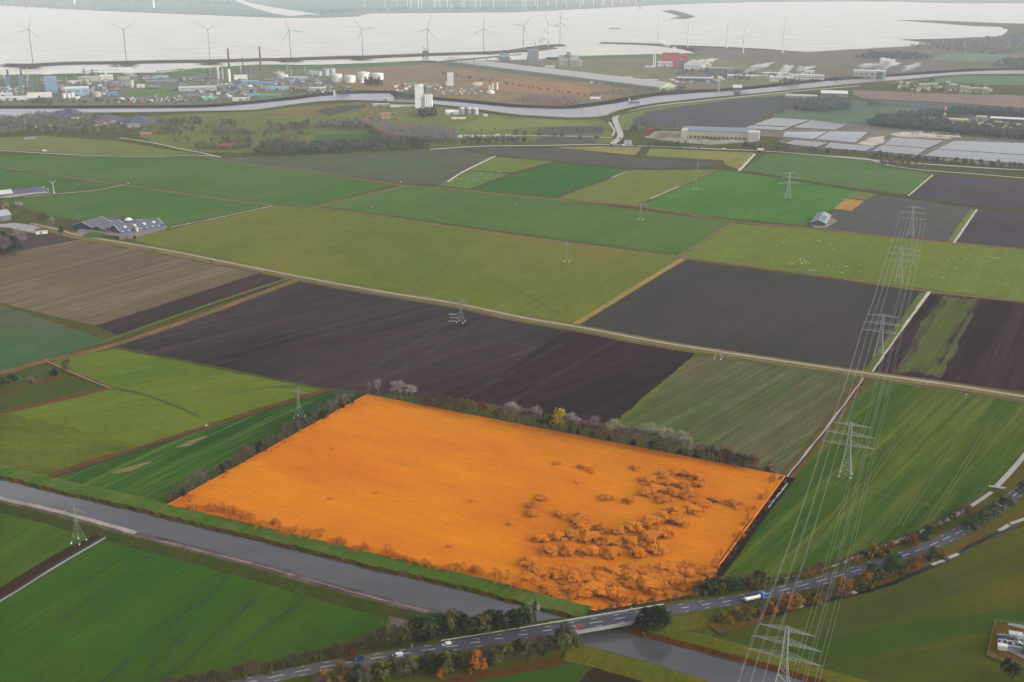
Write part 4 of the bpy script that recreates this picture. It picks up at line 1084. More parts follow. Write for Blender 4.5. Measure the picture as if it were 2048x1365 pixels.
# ---------------------------------------------------------------- along the road
AUT = [('shrub', 'gold', 1), ('shrub', 'orange', .6, .9), ('shrub', 'rust', 1.6, .8), ('shrub', 'olive', 2.4), ('shrub', 'green', 1.6), ('low', 'brown', 3, 1.15)]
row([(1440, 1246), (1540, 1226), (1600, 1212), (1650, 1198), (1720, 1178), (1800, 1146), (1880, 1112)], 70, AUT, 17, {('shrub', 'gold'): 'golden shrub on the lower side of the road bend', ('shrub', 'orange'): 'glowing orange shrub on the lower side of the road bend', ('shrub', 'rust'): 'rust coloured shrub on the lower side of the road bend', ('shrub', 'olive'): 'olive shrub on the lower side of the road bend', ('shrub', 'green'): 'green shrub on the lower side of the road bend', ('low', 'brown'): 'brown bare shrub on the lower side of the road bend'}, 'shrubs on the lower side of the road bend', jx=7, jy=5)
row([(1540, 1172), (1620, 1152), (1700, 1126), (1760, 1106), (1850, 1068), (1900, 1042), (1950, 1016)], 44, AUT, 12, {('shrub', 'gold'): 'golden shrub between cycle path and road', ('shrub', 'orange'): 'orange shrub between cycle path and road', ('shrub', 'rust'): 'rusty shrub between cycle path and road', ('shrub', 'olive'): 'olive shrub between cycle path and road', ('shrub', 'green'): 'green shrub between cycle path and road', ('low', 'brown'): 'brown bare shrub between cycle path and road'}, 'shrubs between cycle path and road', jx=6, jy=3)
for x, y, h, lf in ((1750, 1118, 28, 'gold'), (1762, 1114, 22, 'dark'), (1820, 1094, 24, 'rust'), (1852, 1078, 24, 'green'), (1574, 1218, 26, 'orange'), (1588, 1215, 26, 'gold'), (1680, 1188, 30, 'gold'), (1732, 1172, 26, 'orange'), (1745, 1165, 34, 'green'), (1788, 1152, 40, 'green')):
    pl('shrub', lf, x, y, h, 'tall %s shrub by the road bend, %s' % (dict(gold='golden', dark='dark', rust='rusty', green='green', orange='bright orange')[lf], {1750: 'beside the cycle path', 1762: 'behind the golden one at the cycle path', 1820: 'near the white car', 1852: 'next to the rusty one by the cycle path', 1574: 'under the power lines', 1588: 'touching the bright orange one', 1680: 'middle of the bend', 1732: 'left of the tallest green one', 1745: 'right of the orange one', 1788: 'tallest of the bend'}[x]), 'tall shrubs by the road bend')
for i, (x, y) in enumerate(((1932, 1070), (1948, 1062), (1966, 1055), (1985, 1042), (2006, 1026), (2044, 996), (1905, 1112 - 34))):
    if i == 6: continue
    pl('leafy', 'green', x, y, 30, ['dark round tree nearest the autumn shrubs on the road bend', 'second dark round tree on the road bend', 'dark round tree hiding the road edge below the white car', 'dark round tree just below the white car', 'dark round tree right of the white car', 'dark round tree at the right edge of the photo'][i], 'dark round trees on the road bend', wide=1.4)
row([(330, 1392), (440, 1372), (560, 1346), (660, 1322), (745, 1300)], 62, [('poplar', 'olive', 3, .9), ('bare', 'brown', 2), ('bare', 'olive', 3), ('low', 'olive', 1)], 27, 'slim half bare olive tree in the row along the lower meadow', 'slim trees along the lower meadow', jx=4, jy=3, wide=1.1)
row([(745, 1298), (800, 1290), (870, 1276), (905, 1268)], 20, [('leafy', 'olive', 3), ('bare', 'olive', 1), ('low', 'olive', 2), ('shrub', 'gold', .7, .6)], 36, 'olive yellow tree between the meadow corner and the white vans', 'olive trees at the meadow corner', jx=5, jy=4)
row([(832, 1284), (900, 1270), (960, 1272), (1000, 1264), (1056, 1256)], 26, [('leafy', 'dark', 3), ('leafy', 'green', 2), ('leafy', 'olive', 1.6), ('shrub', 'dark', 1, .7)], 38, 'dense dark green tree on the mud bank above the road', 'dense trees above the road', jx=6, jy=4, wide=1.15)
row([(1030, 1258), (1074, 1250)], 10, [('poplar', 'olive', 2), ('bare', 'greygreen', 2)], 44, 'slender bare tree on the water edge left of the bridge', 'slender trees by the bridge', jx=4, jy=2, wide=.7)
row([(640, 1376), (760, 1354), (830, 1344), (960, 1330), (1060, 1312), (1140, 1296)], 74, [('leafy', 'olive', 2.4), ('shrub', 'olive', 2), ('shrub', 'green', 2, .8), ('bare', 'brown', 2.4), ('low', 'brown', 2), ('shrub', 'gold', .8), ('leafy', 'dark', 1)], 27,
    {('leafy', 'olive'): 'olive tree in the thicket below the road', ('shrub', 'olive'): 'olive shrub in the thicket below the road', ('shrub', 'green'): 'green shrub in the thicket below the road', ('bare', 'brown'): 'brown bare tree in the thicket below the road', ('low', 'brown'): 'brown bare shrub in the thicket below the road', ('shrub', 'gold'): 'golden shrub in the thicket below the road', ('leafy', 'dark'): 'dark tree in the thicket below the road'}, 'thicket below the road', jx=7, jy=7)
for x, y, h, lf, lab in ((952, 1338, 30, 'orange', 'orange yellow shrub standing out in the thicket below the road'), (882, 1353, 14, 'orange', 'small orange shrub at the foot of the thicket'), (1110, 1302, 14, 'orange', 'small orange shrub left of the bridge'), (704, 1318, 16, 'rust', 'rusty shrub beside the blue container'), (680, 1338, 14, 'gold', 'golden shrub on the verge left of the blue container')):
    pl('shrub', lf, x, y, h, lab)
for x, y, h in ((1288, 1264, 40), (1308, 1268, 52), (1322, 1266, 44)):
    pl('leafy', 'dark' if x != 1322 else 'green', x, y, h, {1288: 'dark tree at the right end of the bridge, lowest of three', 1308: 'tall dark tree at the right end of the bridge', 1322: 'green tree right of the tall dark one by the bridge'}[x], 'dark trees at the bridge end', wide=1.25)
pl('shrub', 'olive', 1278, 1266, 24, 'olive shrub at the bridge abutment')
row([(1110, 1288), (1140, 1292)], 4, [('bare', 'brown', 1), ('shrub', 'dark', 1, .6)], 40, 'thin bare tree at the left end of the bridge', 'thin trees at the left bridge end', jy=2, wide=.7)
for x, y, h in ((2012, 1352, 30), (2025, 1362, 30)): pl('leafy', 'dark', x, y, h, 'dark tree at the lower right corner, %s' % ('the upper one' if x == 2012 else 'the lower one'))

# ---------------------------------------------------------------- left edge and farms
for k, lf, x, y, h, lab in [('leafy', 'olive', 135, 747, 26, 'russet olive tree on the ditch corner of the lime pasture'), ('shrub', 'dark', 108, 754, 14, 'round dark shrub left of the russet tree'), ('shrub', 'mauve', 62, 766, 12, 'mauve bare shrub on the ditch bank'), ('leafy', 'dark', 26, 772, 22, 'dark shrubby tree by the left edge ditch'), ('leafy', 'dark', 0, 778, 22, 'dark tree cut by the left edge above the ditch'),
                            ('leafy', 'olive', 88, 452, 24, 'olive tree behind the white cottage'), ('bare', 'greygreen', 106, 458, 22, 'grey green bare tree behind the white cottage'), ('leafy', 'dark', 124, 470, 16, 'dark green tree right of the white cottage'), ('bare', 'grey', 158, 450, 19, 'bare grey tree left of the blue barns'),
                            ('leafy', 'folive', 33, 438, 16, 'olive tree beside the left farm barn'), ('shrub', 'forange', 12, 418, 12, 'orange brown shrub above the left farm barn'), ('shrub', 'brown', 210, 466, 5, 'low brown shrub on the farm lawn'), ('shrub', 'dark', 270, 480, 7, 'dark shrub beside the brick farmhouse'), ('shrub', 'mauve', 50, 412, 6, 'reddish shrub by the parked trailers')]:
    pl(k, lf, x, y, h, lab, wide=1.3 if k == 'leafy' else 1.0)
row([(-20, 516), (10, 512), (40, 506)], 14, [('leafy', 'dark', 2), ('bare', 'mauve', 2), ('shrub', 'gold', 1, .6)], 36, 'tree in the dark copse at the left edge', 'copse at the left edge', jy=6, wide=1.4)
# ---------------------------------------------------------------- far trees
FK = [('leafy', 'fdark', 2), ('leafy', 'fgreen', 2), ('leafy', 'fbrown', 2), ('bare', 'fmauve', 2), ('leafy', 'forange', .7), ('shrub', 'folive', 2, .6)]
def far_rows(pix, n, kinds, h, lab, grp, **k): row(pix, n, kinds, h, lab, grp, False, **k)
wood('forest', [(-80, 255), (0, 240), (60, 236), (120, 232), (200, 240), (232, 262), (190, 272), (100, 268), (0, 274), (-80, 280)], 420, [('leafy', 'fdark', 2), ('bare', 'fbrown', 2), ('leafy', 'fgreen', 1)], 13, 'dark wood at the upper left in front of the spoil heaps')
wood('forest', [(508, 312), (520, 297), (560, 290), (620, 296), (740, 290), (800, 286), (862, 286), (860, 298), (760, 303), (640, 310)], 420, [('leafy', 'fdark', 2), ('leafy', 'fgreen', 2), ('leafy', 'fdark', 1), ('bare', 'fbrown', 1)], 13, 'dark belt of trees above the dark far field', 5)
wood('forest', [(740, 262), (760, 252), (800, 262), (880, 262), (914, 275), (915, 288), (870, 290), (800, 288), (765, 278)], 420, [('bare', 'fmauve', 5), ('leafy', 'fbrown', 1)], 14, 'mauve bare wood right of the enclosed field', 6)
wood('forest', [(630, 258), (640, 250), (700, 246), (760, 250), (740, 258), (690, 262)], 200, [('bare', 'fmauve', 3), ('leafy', 'fdark', 2)], 11, 'mixed wood at the head of the enclosed field', 8)
wood('forest', [(1586, 222), (1600, 210), (1650, 203), (1700, 207), (1705, 220), (1670, 226), (1620, 224)], 330, [('leafy', 'fblue', 4), ('bare', 'fmauve', 1)], 15, 'bluish isolated wood behind the solar park', 9)
wood('forest', [(1730, 254), (1760, 240), (1850, 232), (1880, 240), (1890, 254), (1960, 262), (2080, 274), (2200, 280), (2200, 292), (2080, 285), (1980, 279), (1850, 264)], 800, [('leafy', 'fblue', 3), ('bare', 'fmauve', 2), ('leafy', 'fdark', 1)], 15, 'long bluish wood in front of the gas works', 10)
wood('forest', [(1840, 234), (1900, 222), (2020, 226), (2200, 240), (2200, 246), (2010, 234), (1900, 232)], 420, [('leafy', 'fblue', 3), ('bare', 'fmauve', 1)], 13, 'bluish wood behind the gas works', 11)
wood('forest', [(1710, 118), (1740, 108), (1830, 110), (1872, 118), (1840, 122), (1760, 121)], 330, [('leafy', 'fblue', 3)], 14, 'far bluish copse on the purple marsh', 12)
wood('forest', [(1810, 95), (1900, 82), (2000, 76), (2060, 72), (2200, 72), (2200, 108), (2060, 106), (1990, 112), (1900, 104)], 1100, [('leafy', 'fblue', 3), ('leafy', 'fdark', 1)], 12, 'hazy wooded land along the far right coast', 13)
wood('forest', [(1985, 136), (2000, 122), (2080, 118), (2200, 120), (2200, 142), (2060, 140)], 420, [('leafy', 'fblue', 3)], 13, 'hazy wood at the right edge above the canal', 14)
wood('forest', [(1170, 196), (1185, 188), (1300, 180), (1372, 172), (1372, 182), (1300, 190), (1200, 194)], 260, [('leafy', 'fblue', 2), ('bare', 'fmauve', 3)], 9, 'low trees between long warehouse and ship canal', 15)
wood('forest', [(1340, 146), (1400, 141), (1470, 145), (1560, 153), (1540, 160), (1420, 155), (1345, 152)], 260, [('leafy', 'fblue', 2), ('bare', 'fmauve', 2)], 10, 'dark scrub in front of the red factory', 16)
wood('forest', [(1026, 205), (1060, 192), (1130, 196), (1190, 205), (1160, 215), (1060, 213)], 240, [('bare', 'fmauve', 3), ('leafy', 'fbrown', 1)], 9, 'bare scrub on the bank of the ship canal', 17)
wood('forest', [(700, 46.5), (1024, 34), (1024, 30), (700, 40)], 1, [('leafy', 'fblue', 1)], 9, 'x', 18) if False else None
wood('forest', [(786, 203), (800, 186), (850, 186), (850, 202)], 120, [('leafy', 'fgreen', 2), ('leafy', 'fblue', 2)], 9, 'green trees on the canal bank left of the white silo tower', 19)
wood('forest', [(630, 226), (680, 216), (740, 212), (720, 220), (660, 232)], 200, [('leafy', 'fdark', 3), ('leafy', 'fgreen', 1)], 7, 'low dark trees on the reddish rough strip', 20)
wood('forest', [(840, 236), (835, 228), (870, 226), (872, 236)], 60, [('leafy', 'fdark', 3)], 13, 'dark group of trees below the white silo tower', 21)
for i_, (q_, n_, lb_) in enumerate([([(305, 246), (395, 240), (410, 250), (330, 256)], 60, 'upper gardens'), ([(420, 268), (500, 262), (505, 272), (430, 276)], 60, 'middle gardens'), ([(545, 256), (622, 250), (625, 272), (560, 276)], 90, 'eastern gardens'), ([(390, 297), (470, 290), (510, 300), (440, 303)], 70, 'lower lane'), ([(300, 262), (350, 258), (352, 270), (310, 272)], 40, 'western gardens'), ([(520, 284), (600, 282), (560, 292)], 40, 'little meadow')]):
    wood('copse', q_, n_, [('leafy', 'fdark', 2), ('leafy', 'folive', 1), ('bare', 'fbrown', 2), ('leafy', 'forange', .6)], 10, 'mixed village trees of the ' + lb_, 40 + i_)
far_rows([(925, 290), (1000, 289), (1060, 288)], 24, [('leafy', 'fdark', 2), ('leafy', 'fgreen', 1)], 14, 'dark tree in the row below the container yard', 'tree row below the container yard', jy=1, wide=1.2)
far_rows([(1298, 294), (1380, 297)], 14, [('leafy', 'fdark', 2), ('leafy', 'fgreen', 2)], 12, 'dark roadside tree in front of the long yellow hall', 'roadside trees in front of the yellow hall', jy=1, wide=1.1)
far_rows([(1485, 298), (1535, 302)], 10, [('leafy', 'fdark', 2), ('bare', 'fmauve', 1)], 12, 'dark roadside tree right of the long yellow hall', 'roadside trees right of the yellow hall', jy=1, wide=1.2)
far_rows([(1540, 304), (1640, 310), (1720, 314)], 22, [('bare', 'fmauve', 2), ('leafy', 'fdark', 1), ('leafy', 'fbrown', 2)], 13, 'roadside tree in front of the left solar blocks', 'trees in front of the left solar blocks', jy=1)
far_rows([(1740, 314), (1810, 320), (1860, 325), (1960, 332), (2050, 340), (2120, 345)], 44, [('leafy', 'fdark', 3), ('leafy', 'fgreen', 2), ('shrub', 'fdark', 1, .7)], 11, 'dark roadside tree in front of the right solar blocks', 'trees in front of the right solar blocks', jy=1.5, wide=1.2)
far_rows([(1760, 330), (1800, 336), (1845, 340)], 16, [('leafy', 'forange', 2), ('bare', 'fmauve', 2), ('leafy', 'fbrown', 1)], 13, 'rusty tree between side road and solar park', 'rusty trees by the side road', jy=2)
for i, (cx_, cy_, n, sx, sy, hh) in enumerate([(330, 268, 16, 40, 8, 11), (300, 250, 12, 60, 10, 10), (380, 258, 14, 26, 8, 12), (430, 262, 14, 30, 8, 13), (470, 252, 12, 26, 6, 11), (430, 292, 12, 36, 6, 13), (480, 290, 16, 24, 8, 14), (560, 260, 16, 30, 8, 12), (605, 258, 10, 14, 6, 18), (540, 300, 12, 22, 5, 12), (370, 282, 10, 24, 5, 8), (520, 275, 10, 24, 6, 11), (260, 270, 10, 26, 5, 10)]):
    lab = ['village tree beside the first red roof', 'tree at the edge of the spoil heaps', 'tree in the orchard lots', 'tree behind the village gardens', 'tree near the canal side gardens', 'tree beside the second red roof', 'tree right of the second red roof', 'tree at the eastern village edge', 'tree of the tall clump at the village end', 'tree beside the dark tree belt', 'hedge tree between garden plots', 'tree by the small meadow', 'tree along the village lane'][i]
    for _ in range(n):
        k = R.choices(FK, [q[2] for q in FK])[0]
        pl(k[0], k[1], cx_ + R.uniform(-sx, sx), cy_ + R.uniform(-sy, sy), hh * R.uniform(.6, 1.15) * (k[3] if len(k) > 3 else 1), lab, 'village trees: ' + lab[5:], False, 1.2)
wood('forest', [(0, 16), (200, 24), (400, 31), (560, 36), (560, 35), (400, 29.5), (200, 22.5), (0, 13)], 90, [('leafy', 'fblue', 1)], 16, 'thin line of trees along the far left shore', 60)
wood('forest', [(640, 30), (735, 24), (1024, 21), (1200, 13), (1200, 11.5), (1024, 18), (735, 20), (600, 24)], 260, [('leafy', 'fblue', 1)], 20, 'thin hazy line of trees below the far wind farm', 61)
wood('forest', [(0, 5), (300, 8), (460, 12), (460, 6), (300, 2), (0, -2)], 220, [('leafy', 'fblue', 1)], 20, 'scattered hazy copses on the far left shore', 62)
far_rows([(0, 204), (240, 206), (420, 205), (520, 201)], 40, [('leafy', 'fdark', 2), ('leafy', 'fgreen', 1), ('bare', 'fmauve', 1)], 7, 'tree along the canal side fence of the chemical works', 'trees along the works fence', jy=2, wide=1.3)
far_rows([(730, 172), (764, 174)], 13, [('poplar', 'fdark', 1)], 17, 'slim dark poplar in front of the white storage tanks', 'poplars in front of the white tanks', jx=1, jy=.5, wide=1.6)
for a, n, h, lab in [([(670, 192), (695, 190)], 8, 10, 'dark tree at the canal basin'), ([(60, 208), (110, 209)], 14, 9, 'dark tree inside the chemical works by the canal'), ([(145, 208), (210, 208)], 5, 7, 'small rusty tree by the works fence'), ([(345, 182), (360, 183)], 4, 6, 'dark tree by the works lawn'), ([(585, 188), (640, 190)], 9, 9, 'tree on the canal bank by the wharf'),
                     ([(900, 262), (1220, 262)], 16, 6, 'small tree in the rough meadow by the junction'), ([(1030, 272), (1250, 286)], 12, 10, 'tree around the highway junction'), ([(1565, 170), (1600, 172)], 8, 11, 'dark tree by the white factories'), ([(1660, 163), (1700, 162)], 8, 7, 'dark tree between the white factories'), ([(1735, 214), (1770, 214)], 7, 8, 'blue grey tree on the green field'), ([(1290, 252), (1265, 268)], 8, 14, 'bare tree beside the canal road'),
                     ([(1830, 170), (1870, 166)], 8, 7, 'dark tree by the cream factory'), ([(1470, 160), (1500, 165)], 8, 7, 'dark tree beside the blue grey hall'), ([(880, 150), (1180, 196)], 30, 6, 'scrub tree along the long warehouse'), ([(690, 212), (800, 205)], 7, 6, 'scrub tree by the canal path'), ([(1886, 250), (1892, 252)], 5, 13, 'dark tree at the foot of the mast')]:
    far_rows(a, n, [('leafy', 'fdark', 2), ('leafy', 'fblue', 2), ('bare', 'fmauve', 1), ('leafy', 'fgreen', 1)], h, lab, lab + 's', jy=2, wide=1.3)
# ================================================================ pylons, wires, turbines
STEEL = mat('pylon_steel', (.33, .34, .34), .6, .08, .2, metal=.0)
STEELP = mat('pylon_steel_pale', (.2, .22, .21), .6, .08, .2)
INS = mat('insulator', (.05, .05, .055), .4, .05)
WIRE = mat('wire_metal', (.28, .29, .26), .5, .05)
FOOT = mat('footing', (.4, .39, .36), .9, .1)
def lattice(b, lv, leg, brace):
    """square tapering lattice: lv = [(z, half width)]"""
    for (z0, w0), (z1, w1) in zip(lv, lv[1:]):
        c0 = [Vector((sx * w0, sy * w0, z0)) for sx, sy in ((-1, -1), (1, -1), (1, 1), (-1, 1))]
        c1 = [Vector((sx * w1, sy * w1, z1)) for sx, sy in ((-1, -1), (1, -1), (1, 1), (-1, 1))]
        for i in range(4):
            j = (i + 1) % 4
            b.bar(c0[i], c1[i], leg, cap=False)
            b.bar(c0[i], c1[j], brace, n=3, cap=False); b.bar(c0[j], c1[i], brace, n=3, cap=False)
            b.bar(c1[i], c1[j], brace, n=3, cap=False)
def arm(z, half, w, rise):
    b = MB()
    for s in (-1, 1):
        tip = Vector((s * half, 0, z))
        lo = [Vector((s * w, sy * w, z)) for sy in (-1, 1)]
        up = [Vector((s * w * .9, sy * w * .9, z + rise)) for sy in (-1, 1)]
        for q in lo: b.bar(q, tip, .10, .07, cap=False)
        for q in up: b.bar(q, tip, .07, .05, cap=False)
        k = 7
        for i in range(k):
            t, t2 = i / k, (i + 1) / k
            a0, a1 = lo[0].lerp(tip, t), lo[1].lerp(tip, t2)
            b.bar(a0, a1, .045, n=3, cap=False); b.bar(lo[1].lerp(tip, t), lo[0].lerp(tip, t2), .045, n=3, cap=False)
            for q in (0, 1):
                b.bar(lo[q].lerp(tip, t2), up[q].lerp(tip, t), .045, n=3, cap=False)
    return b
ARMS = [(21.4, 16.5, 1.15, 2.6), (28.6, 15.5, .98, 2.4), (35.4, 12.6, .85, 1.6)]
ATT = [(21.4, (6.3, 11.2, 16.3)), (28.6, (5.6, 10.4, 15.3))]
def ins_mesh(L=3.0):
    b = MB()
    b.bar((0, 0, 0), (0, 0, -L), .05, n=4)
    for i in range(7): b.lathe([(.13, -.3 - i * .36), (.13, -.42 - i * .36)], 6)
    return b.mesh('insulator', INS)
IM = ins_mesh()
_pa = {}
def pylon_a(loc, rz, label, full=True):
    e = empty('power_pylon', (loc[0], loc[1], .1), rz, label, 'pylon', 'large three armed pylons of the power line')
    if not _pa:
        b = MB(); lattice(b, [(.3, 3.7), (5, 3.15), (10, 2.55), (14, 2.05), (17.5, 1.65), (21.4, 1.2), (25, 1.08), (28.6, 1.0), (32, .92), (35.4, .85), (37, .5)], .14, .06)
        b.bar((0, 0, 37), (0, 0, 38), .3, .1, n=4)
        _pa['tower'] = b.mesh('tower', STEEL)
        for i, a_ in enumerate(ARMS): _pa['arm%d' % i] = arm(*a_).mesh('crossarm', STEEL)
        f = MB(); f.box(-.7, .7, -.7, .7, -.4, .5); _pa['foot'] = f.mesh('footing', FOOT)
    link('tower', _pa['tower'], e)
    for i in range(3): link('crossarm', _pa['arm%d' % i], e)
    for sx in (-1, 1):
        for sy in (-1, 1): link('footing', _pa['foot'], e, (3.7 * sx, 3.7 * sy, 0))
    for z, xs_ in ATT:
        for x in xs_:
            for s in (-1, 1): link('insulator', IM, e, (s * x, 0, z - .1))
    return e
t1 = P(1575, 1251, 38)
TA = [(t1.x, t1.y), (216, 637), (311, 867), (407, 1101), (490, 1305)]
t0 = (2 * TA[0][0] - TA[1][0], 2 * TA[0][1] - TA[1][1])
t0 = (t0[0] + 6, t0[1] + 14)
PRZ = math.atan2(TA[3][1] - TA[0][1], TA[3][0] - TA[0][0]) - math.pi / 2 - .02
LABP = ['nearest three armed pylon, standing by the canal at the lower edge', 'three armed pylon standing in the green field with pale wheel lines', 'three armed pylon beside the straight cream coloured path', 'three armed pylon standing in the pasture with the sheep', 'three armed pylon in the dark field right of the small barn']
for xy, lb in zip(TA, LABP): pylon_a(xy, PRZ, lb)
t6 = P(1580, 395)
pylon_a((396, 1540), PRZ + .5, 'farthest three armed pylon, in the corner of the bright green field')
# wires: one object each, sagging between the pylons
def wire(a, b, sag, r, label, group):
    m_ = MB(); k = 14
    pts = []
    for i in range(k + 1):
        t = i / k
        p = a.lerp(b, t); p.z -= sag * 4 * t * (1 - t); pts.append(p)
    for p, q in zip(pts, pts[1:]): m_.bar(p, q, r, n=3, cap=False)
    return tag(m_.build('wire', WIRE), label, 'wire', group)
ax = Vector((math.cos(PRZ), math.sin(PRZ), 0))
stations = [Vector((t0[0], t0[1], 0))] + [Vector((x, y, 0)) for x, y in TA] + [Vector((396, 1540, 0))]
span_n = ['from the nearest pylon towards the camera', 'between the nearest pylon and the green field pylon', 'between the green field pylon and the path pylon', 'between the path pylon and the sheep pasture pylon', 'between the sheep pasture pylon and the dark field pylon', 'leaving the dark field pylon']
for si in range(len(stations) - 1):
    a, b = stations[si], stations[si + 1]
    for lvl, (z, xs_) in zip(('lower', 'middle'), ATT):
        for s, sn in ((-1, 'left'), (1, 'right')):
            for x, pos in zip(xs_, ('inner', 'central', 'outer')):
                d = ax * (s * x) + Vector((0, 0, z - 3.2))
                wire(a + d, b + d, 7.5, (.07, .07, .085, .10, .10, .02)[si], '%s wire, %s %s arm, %s' % (pos, lvl, sn, span_n[si]), 'wires of the large power line')
    for s, sn in ((-1, 'left'), (1, 'right')):
        d = ax * (s * 12.6) + Vector((0, 0, 35.4))
        wire(a + d, b + d, 5.5, (.045, .045, .05, .06, .06, .02)[si], 'thin top earth wire, %s side, %s' % (sn, span_n[si]), 'wires of the large power line')
# smaller single armed pylons without wires
_pb = {}
def pylon_b(px, py, label, rz, part=False):
    e = empty('lattice_pylon', P(px, py, .1), rz, label, 'pylon', 'slender single armed pylons')
    if not _pb:
        b = MB(); lattice(b, [(.3, 2.9), (4.5, 2.1), (9, 1.2), (12, .75), (15, .6), (18, .55), (21, .5)], .08, .035)
        b.bar((0, 0, 21), (0, 0, 24.5), .45, .08, n=4)
        _pb['tower'] = b.mesh('tower', STEELP)
        _pb['arm'] = arm(20.2, 8.6, .55, 1.6).mesh('crossarm', STEELP)
        f = MB(); f.bar((0, 0, -.3), (0, 0, 1.1), .4, .35, n=8); _pb['foot'] = f.mesh('footing', mat('white_footing', (.6, .6, .56), .8, .1))
        b = MB(); lattice(b, [(.3, 2.9), (4.5, 2.2), (8, 1.5)], .12, .06); _pb['stump'] = b.mesh('tower', STEELP)
    link('tower', _pb['stump' if part == 'stump' else 'tower'], e)
    if not part:
        link('crossarm', _pb['arm'], e)
        for x in (-8.3, -5.2, -2.6, 2.6, 5.2, 8.3): link('insulator', IM, e, (x, 0, 20.1))
    for sx in (-1, 1):
        for sy in (-1, 1): link('footing', _pb['foot'], e, (2.9 * sx, 2.9 * sy, 0))
    return e
for px, py, lb, pt in [(158, 1085, 'slender pylon rising in front of the canal at lower left', 0), (599, 836, 'slender pylon beside the left hedge of the orange plot', 0), (922, 645, 'slender pylon standing in the ploughed field by the farm road', 0), (1134, 524, 'slender pylon in the olive pasture', 0), (1281, 440, 'faint slender pylon in the green pasture', 0),
                       (1391, 379, 'faint slender pylon on the edge of the bright green field', 0), (1436, 717, 'lower half of a pylon being put up beside the farm road', 'stump'), (1395, 344, 'faint slender pylon in the far dark field', 0), (1436, 262, 'faint pylon behind the long yellow hall', 0), (1355, 258, 'faint pylon left of the long yellow hall', 0), (1162, 233, 'faint pylon on the bank of the ship canal', 0)]:
    pylon_b(px, py, lb, -.35, pt)
for i, (x, y) in enumerate(((905, 630), (908, 637), (905, 644))):
    b = MB(); 
    for s in (-1, 1): b.bar((-4, s * .6, .9), (4, s * .3, .9), .08); b.bar((-4, s * .6, .3), (4, s * .3, .3), .08)
    for k in range(8): b.bar((-4 + k, .6, .3), (-3 + k, -.6, .9), .07, n=3)
    o = b.build('crossarm_section', mat('new_steel', (.40, .41, .43), .5, .05), None, P(x, y, .1)); o.rotation_euler = (0, 0, -.1)
    tag(o, 'steel lattice section lying on the ploughed soil, %s of three' % ('back', 'middle', 'front')[i], 'steel section', 'pylon sections on the ground')

TURB = mat('turbine_backlit', (.30, .31, .34), .6, .04, .02)  # backlit shade of the near turbines put into this colour
TURBW = mat('turbine_white', (.85, .85, .85), .6, .03, .02)
def blade(b, ang, L, r0, mi=0):
    u = Vector((math.sin(ang), 0, math.cos(ang))); w = Vector((math.cos(ang), 0, -math.sin(ang))); n_ = Vector((0, 1, 0))
    pr = [(0.02, .5 * r0, .5 * r0), (.12, .9 * r0, .3 * r0), (.3, 1.05 * r0, .22 * r0), (.65, .7 * r0, .14 * r0), (1.0, .16 * r0, .05 * r0)]
    k = len(b.v)
    for t, c, h in pr:
        p = u * (L * t)
        for q in (w * (c * .4), n_ * h, -w * (c * .6) * 1.2, -n_ * h): b.v.append(tuple(p + q))
    for i in range(len(pr) - 1):
        for j in range(4):
            j2 = (j + 1) % 4
            b.f.append((k + 4 * i + j, k + 4 * i + j2, k + 4 * i + 4 + j2, k + 4 * i + 4 + j)); b.mi.append(mi)
def turbine(px, py, hub_px, L, a0, m_, label, group, yaw=0.0, parts=True):
    p = P(px, py, 1.0)
    d = ray(px, py); D = math.hypot(p.x, p.y)
    # height of the hub from its pixel row
    dh = ray(px, hub_px)
    hz = H + dh.z * (D / math.hypot(dh.x, dh.y))
    k = hz / 105.0
    rz = -math.atan2(p.x, p.y) + yaw
    tw = MB(); tw.lathe([(3.0 * k, 0), (2.6 * k, hz * .3), (1.7 * k, hz * .98)], 10)
    nc = MB(); nc.box(-1.9 * k, 1.9 * k, -4.6 * k, 6 * k, hz - 1.9 * k, hz + 2.1 * k)
    hb = MB(); hb.lathe([(1.9 * k, -1.6 * k), (1.9 * k, .6 * k), (.5 * k, 2.2 * k)], 8)
    if not parts:
        b = tw; k0 = len(b.v)
        b.v += nc.v; b.f += [tuple(i + k0 for i in f) for f in nc.f]
        k0 = len(b.v); c = MB()
        for q in range(3): blade(c, a0 + q * 2.0944, L, 2.6 * k)
        b.v += [(x, y - 5.5 * k, z + hz) for x, y, z in c.v]; b.f += [tuple(i + k0 for i in f) for f in c.f]
        b.mi = [0] * len(b.f)
        o = b.build('wind_turbine', m_, None, p); o.rotation_euler = (0, 0, rz)
        return tag(o, label, 'wind turbine', group)
    e = empty('wind_turbine', p, rz, label, 'wind turbine', group)
    tw.build('tower', m_, e); nc.build('nacelle', m_, e)
    h = hb.build('hub', m_, e, (0, -5.0 * k, hz)); h.rotation_euler = (math.pi / 2, 0, 0)
    for q in range(3):
        c = MB(); blade(c, a0 + q * 2.0944, L, 3.0 * k); c.build('blade', m_, e, (0, -5.6 * k, hz))
    b = MB(); b.lathe([(11 * k, -.5), (9 * k, 1.2)], 14); b.build('foundation', FOOT, e)
    return e
NT = [(67, 127, 59, .28, 'leftmost grey turbine on the sea dam'), (254, 124, 60, 1.05, 'second grey turbine from the left on the sea dam'), (421, 120, 60, -1.0, 'third grey turbine from the left, above the tall chimney'), (582, 117, 61, -.35, 'fourth grey turbine from the left on the sea dam'), (726, 114.5, 60, -.62, 'fifth grey turbine from the left, above the white tanks'),
      (856, 110, 59, .3, 'grey turbine above the dock crane'), (968, 106, 58, .05, 'grey turbine above the conveyor bridge'), (1047, 101, 53, .7, 'grey turbine left of the steaming grey tower block'), (1097, 97, 51, -.4, 'left one of two close turbines behind the steaming tower block'), (1120, 92, 46, .05, 'right one of two close turbines behind the steaming tower block')]
